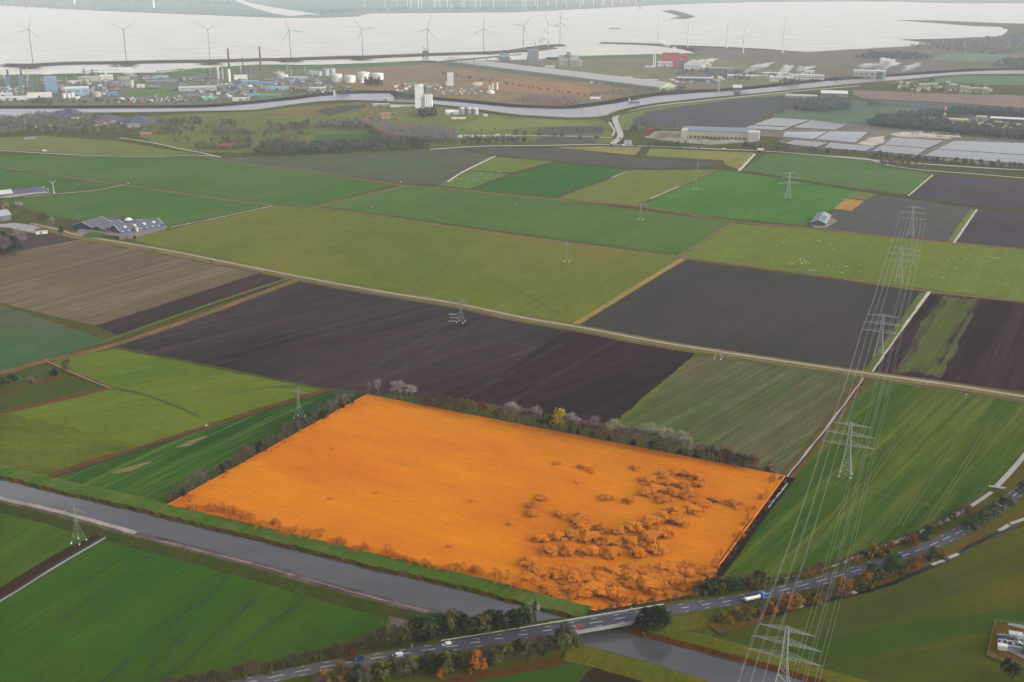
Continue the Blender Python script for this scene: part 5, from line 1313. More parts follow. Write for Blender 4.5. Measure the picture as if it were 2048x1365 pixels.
for px, py, hp, a0, lb in NT:
    turbine(px, py, hp, 57, a0, TURB, lb, 'grey turbines along the sea dam', .15)
for px, py, hp, a0, lb in [(1317, 90, 47, .35, 'pale turbine above the red factory'), (1375, 97, 53, .9, 'pale turbine on the spit right of the red factory'), (1453, 96, 52, .45, 'faint pale turbine above the spit'), (1486, 106, 60, .5, 'pale turbine with white foot on the marsh'), (1565, 105, 58, .02, 'very faint turbine at the marsh edge, rightmost of all')]:
    turbine(px, py, hp, 52, a0, mat('turbine_pale', (.55, .56, .58), .6, .04, .02), lb, 'pale turbines near the spit', .4)
turbine(108, 386, 367, 6, 1.1, mat('turbine_pale', (.55, .56, .58), .6, .04, .02), 'small white farm turbine beside the left farm', None)
far_x = [149, 308, 730, 770, 794, 815, 822, 837, 844, 868, 872, 880, 895, 902, 924, 928, 951, 961, 987, 1012, 1046, 1052, 1070, 1075, 1096, 1113, 1133, 1160, 1166, 1187, 1204, 1208, 1225, 1243, 1257, 1272]
for i, x in enumerate(far_x):
    y = {149: 8, 308: 16}.get(x, R.uniform(13.5, 18) - max(0, x - 1080) * .035)
    o = turbine(x, y, y - (26 if x < 400 else 20), 50, R.uniform(0, 2), TURBW, 'white turbine alone on the far left shore, %s' % ('the left one' if x == 149 else 'the right one') if x < 400 else 'white turbine in the crowded wind farm on the far shore', 'white turbines of the far shore', R.uniform(-.3, .3), False)
    if x < 400: o.scale = (2.2, 2.2, 1.0)
# sea dam carrying the turbines
DAM = FM('dam_stone', (112, 106, 106), (120, 112, 110), (500, 120), grain=.2)
ridge('sea_dam', path_pts([(8, 132), (60, 133), (130, 129), (300, 126), (420, 124), (520, 121.5), (740, 115.5), (860, 111), (1000, 106), (1060, 101.5), (1095, 97)], .4, 60), [(50, 0), (22, 6), (-22, 6), (-50, 0)], DAM, 4, 'dark narrow sea dam carrying the turbines')
ridge('sea_dam', path_pts([(960, 109), (1020, 104.5), (1060, 98), (1090, 93.5), (1125, 92)], .4, 60), [(45, 0), (18, 5), (-18, 5), (-45, 0)], DAM, 4, 'dark tip of the sea dam bending outwards')
for x, y in ((60, 133), (250, 128.5), (421, 125), (582, 119.5), (726, 116)):
    poly('sea_dam', [(x - 30, y), (x - 10, y - 2), (x + 14, y - 2.2), (x + 30, y - 1), (x + 12, y + 2.2), (x - 14, y + 2.4)], 6.2, DAM, None, jit=2)
ridge('sea_dam', path_pts([(1204, 87), (1300, 90), (1340, 93.5), (1395, 101)], .4, 60), [(40, 0), (14, 4), (-14, 4), (-40, 0)], DAM, 4, 'dark breakwater spit pointing left into the estuary')
ridge('coast_dike', path_pts([(-200, 158), (0, 156), (200, 152), (330, 151), (400, 143), (520, 134.5), (600, 135.5), (740, 131.5), (830, 127)], .4, 60), [(50, 0), (15, 7), (-15, 7), (-60, 0)], FM('dike_green', (108, 128, 108), (116, 130, 108), (400, 145)), 2, 'green coastal dike behind the chemical works')
ridge('coast_dike', path_pts([(1100, 119), (1180, 116), (1290, 113), (1400, 110.5)], .4, 60), [(50, 0), (15, 6), (-15, 6), (-60, 0)], bpy.data.materials['dike_green'], 2, 'green coastal dike behind the factories')
ridge('sea_dam', path_pts([(1337, 22), (1375, 33)], .5, 80), [(60, 0), (20, 5), (-60, 0)], DAM, 4, 'far little dam in the estuary, the slanting part')
ridge('sea_dam', path_pts([(1375, 33.5), (1355, 38)], .5, 80), [(60, 0), (20, 5), (-60, 0)], DAM, 4, 'far little dam in the estuary, the lower part')
# ================================================================ buildings and works
def cm(c, px, py, rough=.75, var=.08):
    k = 'hazed_paint_%d_%d_%d_%d' % (c[0], c[1], c[2], int(MPP(px, py) * F / 500))
    a_, b_ = A(c, px, py), A(c)
    return mat(k, tuple(.4 * p + .6 * q for p, q in zip(a_, b_)), rough, var, .08)  # part of the distance haze stays mixed into the colour
def root(name, px, py, label, cat, rz=0.0, group=None):
    p = P(px, py, .3)
    return empty(name, p, -math.atan2(p.x, p.y) + rz, label, cat, group), MPP(px, py)
def hgt(px, py, hpx):
    d = ray(px, py); return hpx * MPP(px, py) / math.cos(math.asin(-d.z / d.length)) * d.length * .995
def B(name, label, cat, px, py, w, h, dep, wall, roof, style='flat', rz=0.0, group=None, win=None, door=True, rise=None):
    """building: width and height in photo pixels, depth in metres; front centre foot at the pixel"""
    e, mp = root(name, px, py, label, cat, rz, group)
    W, Hh = w * mp / max(.5, math.cos(rz)), hgt(px, py, h)
    ms, mr, md = cm(wall, px, py), cm(roof, px, py), mat('opening_dark', (.05, .055, .06), .4, .05)
    x = W / 2
    if style in ('flat', 'dome'):
        b = MB(); b.box(-x, x, 0, dep, -1, Hh); b.build('wall', ms, e)
        b = MB(); b.box(-x - .3, x + .3, -.3, dep + .3, Hh + .003, Hh + .8); b.build('roof', mr, e)
    elif style == 'gable':
        rs = rise or min(W, dep) * .22
        hw = Hh - rs if Hh - rs > Hh * .45 else Hh * .55
        al = 'x' if W >= dep else 'y'
        b = MB(); b.box(-x, x, 0, dep, -1, hw)
        if al == 'x': b.prism(-x, x, 0.01, dep - .01, hw - .01, Hh - .25, along='x')
        else: b.prism(-x + .01, x - .01, 0, dep, hw - .01, Hh - .25, along='y')
        b.build('wall', ms, e)
        b = MB(); t = .35
        if al == 'x':
            for y0, y1 in ((-.6, dep / 2), (dep + .6, dep / 2)):
                z0 = hw - .1
                b.quad((-x - .5, y0, z0), (x + .5, y0, z0), (x + .5, y1, Hh), (-x - .5, y1, Hh)) if y0 < y1 else b.quad((-x - .5, y1, Hh), (x + .5, y1, Hh), (x + .5, y0, z0), (-x - .5, y0, z0))
                b.quad((-x - .5, y0, z0), (-x - .5, y0, z0 - t), (x + .5, y0, z0 - t), (x + .5, y0, z0))
        else:
            for x0 in (-x - .6, x + .6):
                z0 = hw - .1
                b.quad((x0, -.5, z0), (0, -.5, Hh), (0, dep + .5, Hh), (x0, dep + .5, z0))
                b.quad((x0, -.5, z0), (x0, -.5, z0 - t), (0, -.5, Hh - t), (0, -.5, Hh))
                b.quad((x0, -.5, z0), (x0, dep + .5, z0), (x0, dep + .5, z0 - t), (x0, -.5, z0 - t))
        b.build('roof', mr, e)
        Hh = hw
    if win:
        nwin = max(2, int(W / win))
        b = MB()
        wm = MB(); ww = W / nwin * .55
        wm.box(-ww / 2, ww / 2, -.06, .05, 0, max(.8, Hh * .22))
        wmesh = wm.mesh('window', cm(tuple(int(q * .62 + 18) for q in wall), px, py, .4))
        for i in range(min(nwin, 12)): link('window', wmesh, e, (-x + W * (i + .5) / min(nwin, 12), 0, Hh * .5))
    if door and W > 8:
        b = MB(); dw = min(5, W * .12); b.box(-dw, dw * .2, -.08, .06, 0, min(5, Hh * .6)); b.build('door', md, e)
    return e
def tank(label, px, py, w, h, c, group=None, cone=.12, name='storage_tank', legs=False, roofc=None):
    e, mp = root(name, px, py, label, 'tank', 0, group)
    r = w * mp / 2; Hh = hgt(px, py, h)
    m_ = cm(c, px, py, .5)
    b = MB(); b.lathe([(r, -1), (r, Hh)], 20, (0, r)); smooth_me = b.mesh('shell', m_); link('shell', smooth_me, e)
    b = MB(); b.lathe([(r * 1.015, Hh - .4), (r * 1.015, Hh + .1), (r * .05, Hh + r * cone)], 20, (0, r)); b.build('roof', cm(roofc, px, py) if roofc else m_, e)
    b = MB()
    for i in range(9):
        t0_, t1_ = -2.4 + i * .16, -2.4 + (i + 1) * .16
        b.bar((math.cos(t0_) * (r + .3), r + math.sin(t0_) * (r + .3), Hh * i / 9), (math.cos(t1_) * (r + .3), r + math.sin(t1_) * (r + .3), Hh * (i + 1) / 9), .25)
    b.build('stairway', mat('stair_grey', (.3, .3, .32), .6), e)
    return e
def chimney(label, px, py, w, h, c, tip=None, group=None):
    e, mp = root('chimney', px, py, label, 'chimney', 0, group)
    r = w * mp / 2; Hh = hgt(px, py, h); m_ = cm(c, px, py)
    b = MB(); b.lathe([(r, -1), (r * .72, Hh * .88)], 12); b.build('stack', m_, e)
    b = MB(); b.lathe([(r * .74, Hh * .88), (r * .7, Hh)], 12); b.build('tip', cm(tip, px, py) if tip else m_, e)
    b = MB()
    for q in (.5, .87): b.lathe([(r * 1.05, Hh * q), (r * 1.05, Hh * q + r * .3)], 12)
    b.build('gallery', mat('stair_grey', (.3, .3, .32), .6), e)
    return e
def process(label, px, py, w, h, c, group=None, seed=1, dep=18, vess=(170, 172, 170)):
    """open steel frame with vessels and pipes"""
    rr = random.Random(seed * 31 + int(px))
    e, mp = root('process_plant', px, py, label, 'process plant', 0, group)
    W, Hh = w * mp, hgt(px, py, h)
    b = MB(); nx_, nz = max(2, int(W / 9)), max(2, int(Hh / 7))
    r = .32
    for i in range(nx_ + 1):
        x = -W / 2 + W * i / nx_
        hh = Hh * rr.uniform(.7, 1)
        for y in (0, dep): b.bar((x, y, -.5), (x, y, hh), r)
    for k in range(1, nz + 1):
        z = Hh * .75 * k / nz
        b.box(-W / 2, W / 2, .2, dep - .2, z, z + .35)
        for y in (0, dep): b.bar((-W / 2, y, z), (W / 2, y, z), r)
    b.build('steel_frame', cm(c, px, py), e)
    for i in range(max(2, int(W / 14))):
        v = MB(); rv = rr.uniform(1.2, 2.8); x, y = rr.uniform(-W / 2, W / 2), rr.uniform(1, dep)
        hv = Hh * rr.uniform(.45, 1.12)
        v.lathe([(rv, 0), (rv, hv), (rv * .4, hv + rv * .6)], 10, (x, y)); v.build('vessel', cm(vess if i % 2 else c, px, py, .5), e)
    v = MB()
    for i in range(5):
        z = rr.uniform(2, Hh * .6); v.bar((-W * .55, -1.2 - i * .5, z), (W * .55, -1.2 - i * .5, z), .35, n=6)
    v.build('pipework', cm((168, 168, 165), px, py, .5), e)
    return e
# steam: closed puff with a white volume
stm = bpy.data.materials.new('steam'); stm.use_nodes = True
_n, _l = stm.node_tree.nodes, stm.node_tree.links
_n.remove(_n['Principled BSDF'])
_v = _n.new('ShaderNodeVolumePrincipled'); _v.inputs['Color'].default_value = (1, 1, 1, 1); _v.inputs['Density'].default_value = .11
_l.new(_v.outputs[0], _n['Material Output'].inputs['Volume'])
stm2 = stm.copy(); stm2.name = 'steam_thin'; stm2.node_tree.nodes['Principled Volume'].inputs['Density'].default_value = .05
def steam(label, px, py, z0, w, h, lean=.6, thin=False, seed=1):
    p = P(px, py); mp = MPP(px, py)
    p = p + Vector((0, 0, z0))
    import bmesh
    bm = bmesh.new(); bmesh.ops.create_icosphere(bm, subdivisions=5, radius=1)
    W, Hh = w * mp / 2, h * mp / 2
    for v in bm.verts:
        c = v.co.copy()
        nz_ = mnoise.fractal(c * 1.5 + Vector((seed * 5.1, 0, 0)), 1.0, 2.0, 4) * .8 + mnoise.noise(c * 2.6 + Vector((seed, 3, 1))) * .4
        c = c * (1 + nz_)
        t = (c.z + 1) / 2
        k = .35 + .75 * max(0, min(1.2, t))
        v.co = Vector((c.x * W * k + lean * W * (t - .5) * 2, c.y * W * .5 * k, (c.z + 1) * Hh))
    me = bpy.data.meshes.new('steam'); bm.to_mesh(me); bm.free()
    me.materials.append(stm2 if thin else stm)
    o = link('steam_plume', me, None, p)
    return tag(o, label, None, None, 'stuff')

W_, GR_, BL, DK = (226, 226, 224), (170, 172, 170), (118, 146, 168), (92, 96, 104)
# --- chemical works, left to right
B('cooling_block', 'blue grey cooling block with steam above it in the left works', 'industrial building', 104, 186, 24, 27, 30, (122, 144, 164), (150, 160, 168))
B('factory_hall', 'large blue grey hall with white roof edge in the left works', 'factory hall', 156, 193, 44, 14, 50, (146, 166, 180), (222, 226, 228), win=18)
for i, x in enumerate((128.5, 137.5, 145)): tank('small white tank before the blue grey hall, %s of three' % ('left', 'middle', 'right')[i], x, 197 - i * .5, 7.5, 8.5 - (i == 1), (214, 208, 198), 'three small white tanks')
B('factory_hall', 'long white hall by the canal in the left works', 'factory hall', 80, 196, 46, 6.5, 40, (206, 202, 196), W_, door=True)
B('warehouse', 'low white warehouse at the left edge of the works', 'warehouse', 30, 201, 52, 5, 30, (200, 200, 198), (214, 214, 212), win=16)
B('warehouse', 'pale flat roofed warehouse cut by the left edge', 'warehouse', 8, 193, 34, 4, 30, (178, 186, 190), (206, 210, 210))
B('container_shed', 'vivid blue low shed on the works yard', 'shed', 225, 193, 20, 5.5, 18, (92, 130, 172), (104, 140, 178))
tank('broad beige round tank beside the blue shed', 194, 194, 18, 7, (176, 168, 152), cone=.25)
B('silo_house', 'cream low shed at the end of the white tanks', 'shed', 156, 198, 9, 3, 12, W_, W_, door=False)
for i, x in enumerate((18, 45)):
    chimney('dark grey chimney over the furnace block at the left works, %s one' % ('left', 'right')[i], x, 166, 5, 23, (92, 92, 98), group='two dark furnace chimneys')
    B('furnace_block', 'blue grey furnace block below a dark chimney, %s one' % ('left', 'right')[i], 'industrial building', x - 2, 172, 9, 14, 20, (104, 124, 144), (130, 140, 150), door=False)
process('steel process towers left of the cooling block', 65, 186, 60, 13, (108, 122, 138), seed=2)
process('dark lattice process towers on the dike, left pair', 172, 156, 14, 14, (110, 118, 128), seed=3)
process('dark lattice process towers on the dike, right pair', 190, 155, 16, 16, (106, 112, 124), seed=4)
tank('small white dome tank on the dike', 211, 153, 6, 8, (210, 208, 204), cone=.5)
B('factory_hall', 'cream factory hall below the lattice towers', 'factory hall', 180, 163, 42, 7, 26, (176, 172, 158), (196, 192, 180), win=10)
B('factory_hall', 'white framed hall with dark front at the dike', 'factory hall', 214, 161, 24, 9, 22, (206, 204, 198), (214, 214, 210), win=8)
B('warehouse', 'long pale warehouse left of the cream hall', 'warehouse', 158, 168, 38, 5, 20, (192, 188, 178), (206, 204, 196))
B('gas_holder_house', 'grey shingled block below the drifting steam', 'industrial building', 250, 174, 22, 17, 26, (150, 152, 148), (166, 166, 160), win=9)
tank('cream upright silo beside the grey shingled block', 264, 176, 8, 13, (196, 190, 176))
B('works_office', 'white low building with windows beside the cream silo', 'office', 282, 176, 16, 5, 14, (206, 204, 200), W_, win=5)
process('tangle of grey pipes and columns below the drifting steam', 232, 176, 22, 10, (124, 130, 138), seed=6)
process('pipe rack with vessels in the middle of the works', 205, 172, 30, 8, (128, 132, 138), seed=7)
process('small blue process unit right of the white office', 310, 178, 24, 7, (110, 128, 156), seed=8)
B('warehouse', 'long dark roofed warehouse behind the works lawn', 'warehouse', 330, 166, 46, 4, 18, (120, 128, 138), (140, 146, 152))
B('shed', 'blue roofed sheds at the dike behind the lawn', 'shed', 322, 157, 30, 4, 14, (150, 176, 196), (166, 190, 204))
B('shed', 'pale sheds at the dike right of the blue roofs', 'shed', 298, 158, 22, 3, 14, (188, 196, 200), (206, 210, 210))
B('warehouse', 'long white roofed warehouse right of the works lawn', 'warehouse', 396, 182, 74, 6.5, 30, (176, 178, 178), (214, 210, 202), win=24)
chimney('tallest dark chimney of the works, above the white columns', 460, 155, 4.5, 53, (98, 88, 88), (120, 90, 84))
chimney('tall red brown chimney right of the tallest one', 522, 140, 4.2, 42, (112, 92, 88), (96, 84, 84))
chimney('shorter dark chimney above the dark boiler house', 487, 146, 3.2, 28, (104, 96, 96))
chimney('thin grey chimney left of the tallest one', 446, 152, 2.6, 22, (116, 112, 114))
process('dark boiler house framework left of the white columns', 424, 157, 22, 17, (84, 90, 104), seed=9)
process('dark boiler house framework below the shorter dark chimney', 498, 147, 32, 13, (88, 96, 112), seed=10)
for i, (x, y, h, c) in enumerate(((436, 159, 23, (196, 192, 180)), (445, 160, 20, (150, 146, 140)), (459, 164, 23, (222, 222, 220)))):
    tank(('beige tall column', 'brownish tall column', 'white tall column')[i] + ' below the tallest chimney', x, y, 6, h, c, name='column_vessel')
B('factory_hall', 'bulky white wrapped hall right of the white column', 'factory hall', 482, 160, 26, 8, 18, (220, 220, 218), W_, door=False)
B('warehouse', 'pale blue warehouse below the white wrapped hall', 'warehouse', 500, 168, 34, 5, 20, (120, 150, 176), (150, 172, 190))
process('teal green pipework in the works, left of the canal bend', 455, 186, 40, 16, (96, 122, 126), seed=11, vess=(120, 160, 150))
process('blue green pipework below the white warehouse', 400, 194, 50, 8, (104, 124, 136), seed=12, vess=(120, 150, 150))
process('grey pipework right of the teal unit', 495, 184, 34, 10, (128, 132, 136), seed=13)
B('shed', 'pale green long shed by the canal dike', 'shed', 420, 200, 30, 4, 14, (136, 172, 158), (150, 188, 172))
B('shed', 'cream long shed by the canal dike', 'shed', 482, 202, 34, 5, 14, (200, 196, 180), (214, 210, 196))
B('shed', 'teal flat shed by the canal dike', 'shed', 508, 195, 24, 5, 14, (120, 164, 156), (136, 178, 168))
B('warehouse', 'vivid blue warehouse in the middle works', 'warehouse', 530, 172, 38, 6, 22, (104, 138, 168), (118, 152, 180))
B('warehouse', 'pale blue warehouse with grey roof by the tank farm', 'warehouse', 556, 180, 44, 5, 20, (140, 168, 190), (170, 182, 190))
process('brown steel structure right of the blue warehouse', 603, 182, 22, 12, (128, 116, 110), seed=14)
process('grey columns in the middle works', 570, 166, 34, 9, (124, 130, 140), seed=15)
process('slim grey process tower in the middle works', 575, 146, 7, 20, (140, 144, 146), seed=16, dep=9)
B('warehouse', 'white roofed open shed by the canal wharf', 'warehouse', 635, 182, 32, 5, 18, (168, 166, 160), W_, win=9)
B('warehouse', 'long low pale warehouse behind the wharf shed', 'warehouse', 595, 160, 44, 5, 18, (170, 176, 178), (196, 200, 200))
B('shed', 'dark green roofed shed at the works corner', 'shed', 540, 195, 46, 4, 16, (92, 136, 128), (120, 168, 156))
tank('steaming white low tank in the middle works', 566, 160, 22, 8, (206, 206, 204), cone=.2)
B('wharf_tower', 'small pale tower on the canal wharf', 'tower', 669, 193, 4, 10, 6, (206, 202, 192), (190, 186, 176), door=False)
# dense fine plant between the bigger blocks
rq = random.Random(77)
for i in range(46):
    x = rq.choice((rq.uniform(0, 330), rq.uniform(350, 640))); y = rq.uniform(158, 190) - (6 if x > 520 else 0)
    if 235 < x < 370 and 176 < y < 206: continue
    process('small grey pipework unit between the blocks of the %s works' % ('left' if x < 340 else 'middle'), x, y, rq.uniform(8, 20), rq.uniform(4, 10), rq.choice(((112, 122, 132), (126, 130, 132), (104, 118, 126), (132, 126, 120))), 'small pipework units of the %s works' % ('left' if x < 340 else 'middle'), i, 12, rq.choice(((190, 192, 190), (206, 204, 200), (150, 156, 164))))
for i in range(16):
    x = rq.choice((rq.uniform(0, 300), rq.uniform(390, 620))); y = rq.uniform(155, 182) - (5 if x > 520 else 0)
    chimney('thin grey stack rising from the pipework of the %s works' % ('left' if x < 340 else 'middle'), x, y, rq.uniform(1.4, 2.4), rq.uniform(12, 22), rq.choice(((140, 144, 148), (170, 172, 172), (112, 112, 118))), None, 'thin stacks of the %s works' % ('left' if x < 340 else 'middle'))
# tank farm
tank('wide green roofed tank at the left of the tank farm', 624, 151, 20, 8, (196, 206, 198), roofc=(124, 160, 132))
tank('small white tank beside the green roofed one', 640, 152, 11, 8, (218, 218, 214))
for i, (x, y) in enumerate(((652, 152), (664, 151))): tank('grey storage tank behind the white tank row, %s one' % ('left', 'right')[i], x, y, 14, 12, (168, 174, 178), 'grey storage tanks')
for i, (x, y, w, h) in enumerate(((674, 165, 22, 14), (700.5, 166, 22, 12.5), (727.5, 160, 25, 13), (724.5, 166, 7.5, 7), (755, 160, 24.5, 11))):
    tank(('first white storage tank from the left of the tank farm', 'second white storage tank from the left of the tank farm', 'tallest white storage tank of the tank farm', 'small white tank in front of the tallest tank', 'rightmost white storage tank behind the poplars')[i], x, y, w, h, (228, 228, 224), 'white storage tanks', .15)
# wharf and filler yards
rr = random.Random(11)
box_cols = [(222, 222, 220), (200, 200, 198), (150, 156, 164), (120, 140, 168), (176, 120, 100), (104, 108, 116)]
def yard(x0, x1, y0, y1, n, label, group, w=(2, 5), h=(1.2, 2.6), slope=0.0, cat='container', name='container', cols=box_cols):
    for i in range(n):
        x, y = rr.uniform(x0, x1), rr.uniform(y0, y1)
        y += (x - x0) * slope
        mp = MPP(x, y); p = P(x, y, .4)
        W, Hh = rr.uniform(*w) * mp, rr.uniform(*h) * mp
        D = W * rr.uniform(.6, 1.6)
        b = MB(); b.box(-W / 2, W / 2, 0, D, -.3, Hh); k = len(b.f)
        b.box(-W / 2 - .2, W / 2 + .2, -.2, D + .2, Hh + .003, Hh + .35, mi=1); b.box(-W * .1, W * .1, -.07, .1, .2, Hh * .6, mi=2)
        c = rr.choice(cols)
        o = b.build(name, [cm(c, x, y), cm(tuple(min(255, q + 14) for q in c), x, y), mat('opening_dark', (.05, .055, .06), .4, .05)], None, p)
        o.rotation_euler = (0, 0, -math.atan2(p.x, p.y) + rr.choice((0, .1, .35)))
        tag(o, label, cat, group)
yard(310, 372, 190, 205, 70, 'small pale container in the crowded storage yard right of the lawn', 'storage yard containers', (1.2, 3), (.7, 1.4))
yard(232, 305, 198, 207, 22, 'small shed or container between works lawn and canal', 'sheds between lawn and canal', (2.5, 7), (1.5, 3), cat='shed', name='small_shed')
yard(0, 60, 176, 190, 22, 'small shed among the pipework at the left edge', 'sheds at the left edge', (3, 9), (2, 5), cat='shed', name='small_shed')
yard(110, 240, 166, 190, 36, 'small shed among the pipework of the left works', 'sheds of the left works', (3, 9), (2, 5), cat='shed', name='small_shed')
yard(400, 520, 168, 200, 44, 'small shed among the pipework of the middle works', 'sheds of the middle works', (3, 9), (2, 4.5), cat='shed', name='small_shed')
yard(525, 650, 162, 186, 40, 'small shed between middle works and tank farm', 'sheds by the tank farm', (3, 9), (1.6, 4), cat='shed', name='small_shed')
yard(620, 720, 174, 183, 22, 'small container below the white storage tanks', 'containers below the tank farm', (2, 5), (1.2, 2.4))
yard(790, 900, 170, 184, 30, 'small unit of the plant left of the white tower', 'units left of the white tower', (2.5, 7), (1.6, 4), cat='shed', name='plant_unit')
yard(868, 970, 178, 190, 36, 'parked trailer or container on the yard behind the silo tower', 'trailers behind the silo tower', (1.8, 4.5), (1.2, 2.4))
yard(720, 800, 228, 241, 24, 'machine or container at the red yard left of the silo tower', 'machines at the red yard', (2, 4.5), (1.4, 3), cols=[(168, 90, 82), (176, 120, 96), (150, 150, 156), (216, 214, 210), (90, 96, 110)])
yard(915, 1030, 272, 276, 40, 'white trailer parked on the container yard by the highway', 'trailers on the highway yard', (2, 5), (1.6, 2.6), cols=[(224, 224, 222), (206, 206, 204), (120, 124, 130)])
yard(1400, 1460, 150, 166, 20, 'small shed right of the red factory', 'sheds right of the red factory', (3, 8), (2, 4), cat='shed', name='yard_shed')
yard(1540, 1610, 150, 164, 26, 'small white unit among the white factories', 'units of the white factories', (3, 9), (2, 5), cat='shed', name='factory_unit', cols=[(228, 226, 222), (214, 210, 204), (170, 174, 178)])
yard(1370, 1425, 126, 140, 24, 'white unit below the white steam right of the red factory', 'white units by the red factory', (3, 9), (3, 7), cat='shed', name='factory_unit', cols=[(230, 228, 226), (216, 214, 210)])
yard(1340, 1420, 162, 172, 18, 'low shed left of the lifting bridge', 'sheds left of the lifting bridge', (3, 8), (1.5, 3), cat='shed', name='yard_shed')
yard(1590, 1700, 192, 199, 16, 'small pale shed at the white hall complex', 'sheds at the white hall complex', (3, 9), (1.4, 3), cat='shed', name='yard_shed')
yard(1790, 1985, 172, 186, 40, 'small cream unit of the far cream factory', 'units of the cream factory', (3, 8), (2, 5), cat='shed', name='cream_unit', cols=[(214, 206, 186), (200, 192, 176), (150, 156, 166)])
yard(1850, 2060, 240, 256, 40, 'small unit of the gas works behind the bluish wood', 'units of the gas works', (3, 9), (1.8, 4), cat='shed', name='gas_works_unit', cols=[(206, 196, 166), (190, 182, 160), (140, 146, 160), (104, 112, 130)])
yard(1800, 1925, 264, 274, 44, 'pale machine or heap on the building site of the solar park', 'machines on the solar building site', (2.5, 8), (.8, 1.8), slope=.03, cat='machine', name='site_machine', cols=[(214, 208, 200), (196, 188, 178), (150, 144, 142)])
yard(40, 110, 244, 256, 12, 'shed roof among the spoil heaps', 'sheds among the spoil heaps', (4, 10), (1.5, 3), cat='shed', name='yard_shed', cols=[(206, 206, 206), (150, 130, 120)])
yard(180, 250, 240, 256, 16, 'shed roof right of the spoil heaps', 'sheds right of the heaps', (4, 12), (1.5, 3), cat='shed', name='yard_shed', cols=[(226, 226, 224), (176, 120, 96), (140, 150, 160)])
yard(640, 700, 186, 193, 12, 'barge load or shed on the canal wharf', 'sheds on the wharf', (2, 5), (1.2, 2.6), cat='shed', name='yard_shed')
yard(985, 1040, 118, 126, 12, 'small shed by the grey square tank', 'sheds by the square tank', (3, 8), (2, 4), cat='shed', name='yard_shed')
yard(1180, 1240, 160, 172, 14, 'vehicle or shed behind the long warehouse', 'sheds behind the long warehouse', (2, 6), (1, 2.5), cat='shed', name='yard_shed')

# --- white silo tower group
e, mp = root('silo_tower', 840, 217, 'tall white silo tower by the canal with a wide cap and a lower block', 'silo tower')
hA, hB_ = hgt(840, 217, 40), hgt(840, 217, 26)
wm_ = cm((232, 232, 230), 840, 217, .6, .04)
b = MB(); b.box(-9.5 * mp, 8 * mp, 0, 22, -1, hA); b.build('main_shaft', wm_, e)
b = MB(); b.box(-9.5 * mp, 8.4 * mp, -.8, 23, hA + .01, hA + 3.2); b.build('cap', wm_, e)
b = MB(); b.lathe([(6.5 * mp, hA + 3.3), (6.5 * mp, hA + 5.2), (3 * mp, hA + 6)], 14, (0, 11)); b.build('cap_dome', wm_, e)
b = MB(); b.box(8 * mp + .05, 24.5 * mp, -1, 20, -1, hB_); b.build('lower_block', wm_, e)
b = MB(); b.box(8 * mp + .6, 24.5 * mp - .6, -.4, 19.5, hB_ + .005, hB_ + 1); b.build('lower_roof', cm((140, 146, 140), 840, 217), e)
b = MB(); b.box(3.6 * mp, 5.8 * mp, -.12, .1, 2, hB_ * .8); b.build('ladder_shaft', cm((130, 140, 146), 840, 217), e)
for i in range(4):
    b = MB(); b.lathe([(2.4 * mp, 0), (2.4 * mp, hB_ * .99)], 12, (11 * mp + i * 4 * mp, -.4)); b.build('silo_rib', wm_, e)
B('grain_hall', 'low hall with pale cream roof left of the white silo tower', 'hall', 806, 216, 50, 4.5, 34, (190, 184, 168), (224, 218, 196), 'gable', win=12)
B('shed', 'pale low shed at the far left of the silo yard', 'shed', 762, 213, 34, 4, 14, (186, 188, 184), (208, 210, 206))
B('orange_stack', 'orange brown stack of crates at the red yard', 'crate stack', 772, 238, 20, 10, 12, (172, 134, 108), (178, 142, 118), door=False, win=5)
B('shed', 'low red shed on the yard left of the crates', 'shed', 740, 237, 20, 3, 12, (160, 92, 84), (168, 100, 92))
B('factory_hall', 'white striped hall right of the silo tower', 'factory hall', 905, 229, 27, 8, 18, (222, 222, 218), (232, 232, 228), 'gable', win=6)
for i, x in enumerate((924, 939, 951)): tank('grey lidded tank right of the white striped hall, %s of three' % ('first', 'second', 'third')[i], x, 229 + i * .4, 12, 11, (176, 180, 178), 'grey lidded tanks', .35, roofc=(224, 224, 220))
B('shed', 'small white shed right of the grey lidded tanks', 'shed', 971, 234, 8, 4, 8, W_, W_)
B('basin', 'flat cream slab before the white striped hall', 'slab', 917, 239, 28, 1.2, 20, (214, 204, 176), (220, 212, 186), door=False)
B('process_tower', 'white square process tower above the dark warehouse line', 'tower', 901, 172, 12.5, 24, 16, (222, 222, 220), (206, 208, 208), door=False)
B('side_tower', 'lower white side tower beside the process tower', 'tower', 894, 172, 5, 8, 10, (206, 206, 204), W_, door=False)
process('grey pipework at the foot of the white process tower', 845, 174, 60, 7, (150, 154, 158), seed=21)
for i, (x, h) in enumerate(((979, 8), (985, 12), (994, 14))): tank('white slim silo at the red heath, %s of three' % ('left', 'middle', 'right')[i], x, 180, 4.4, h, (226, 226, 222), 'slim silos at the heath')
tank('lying white vessel near the slim silos', 981, 188, 16, 4, W_, cone=.4)
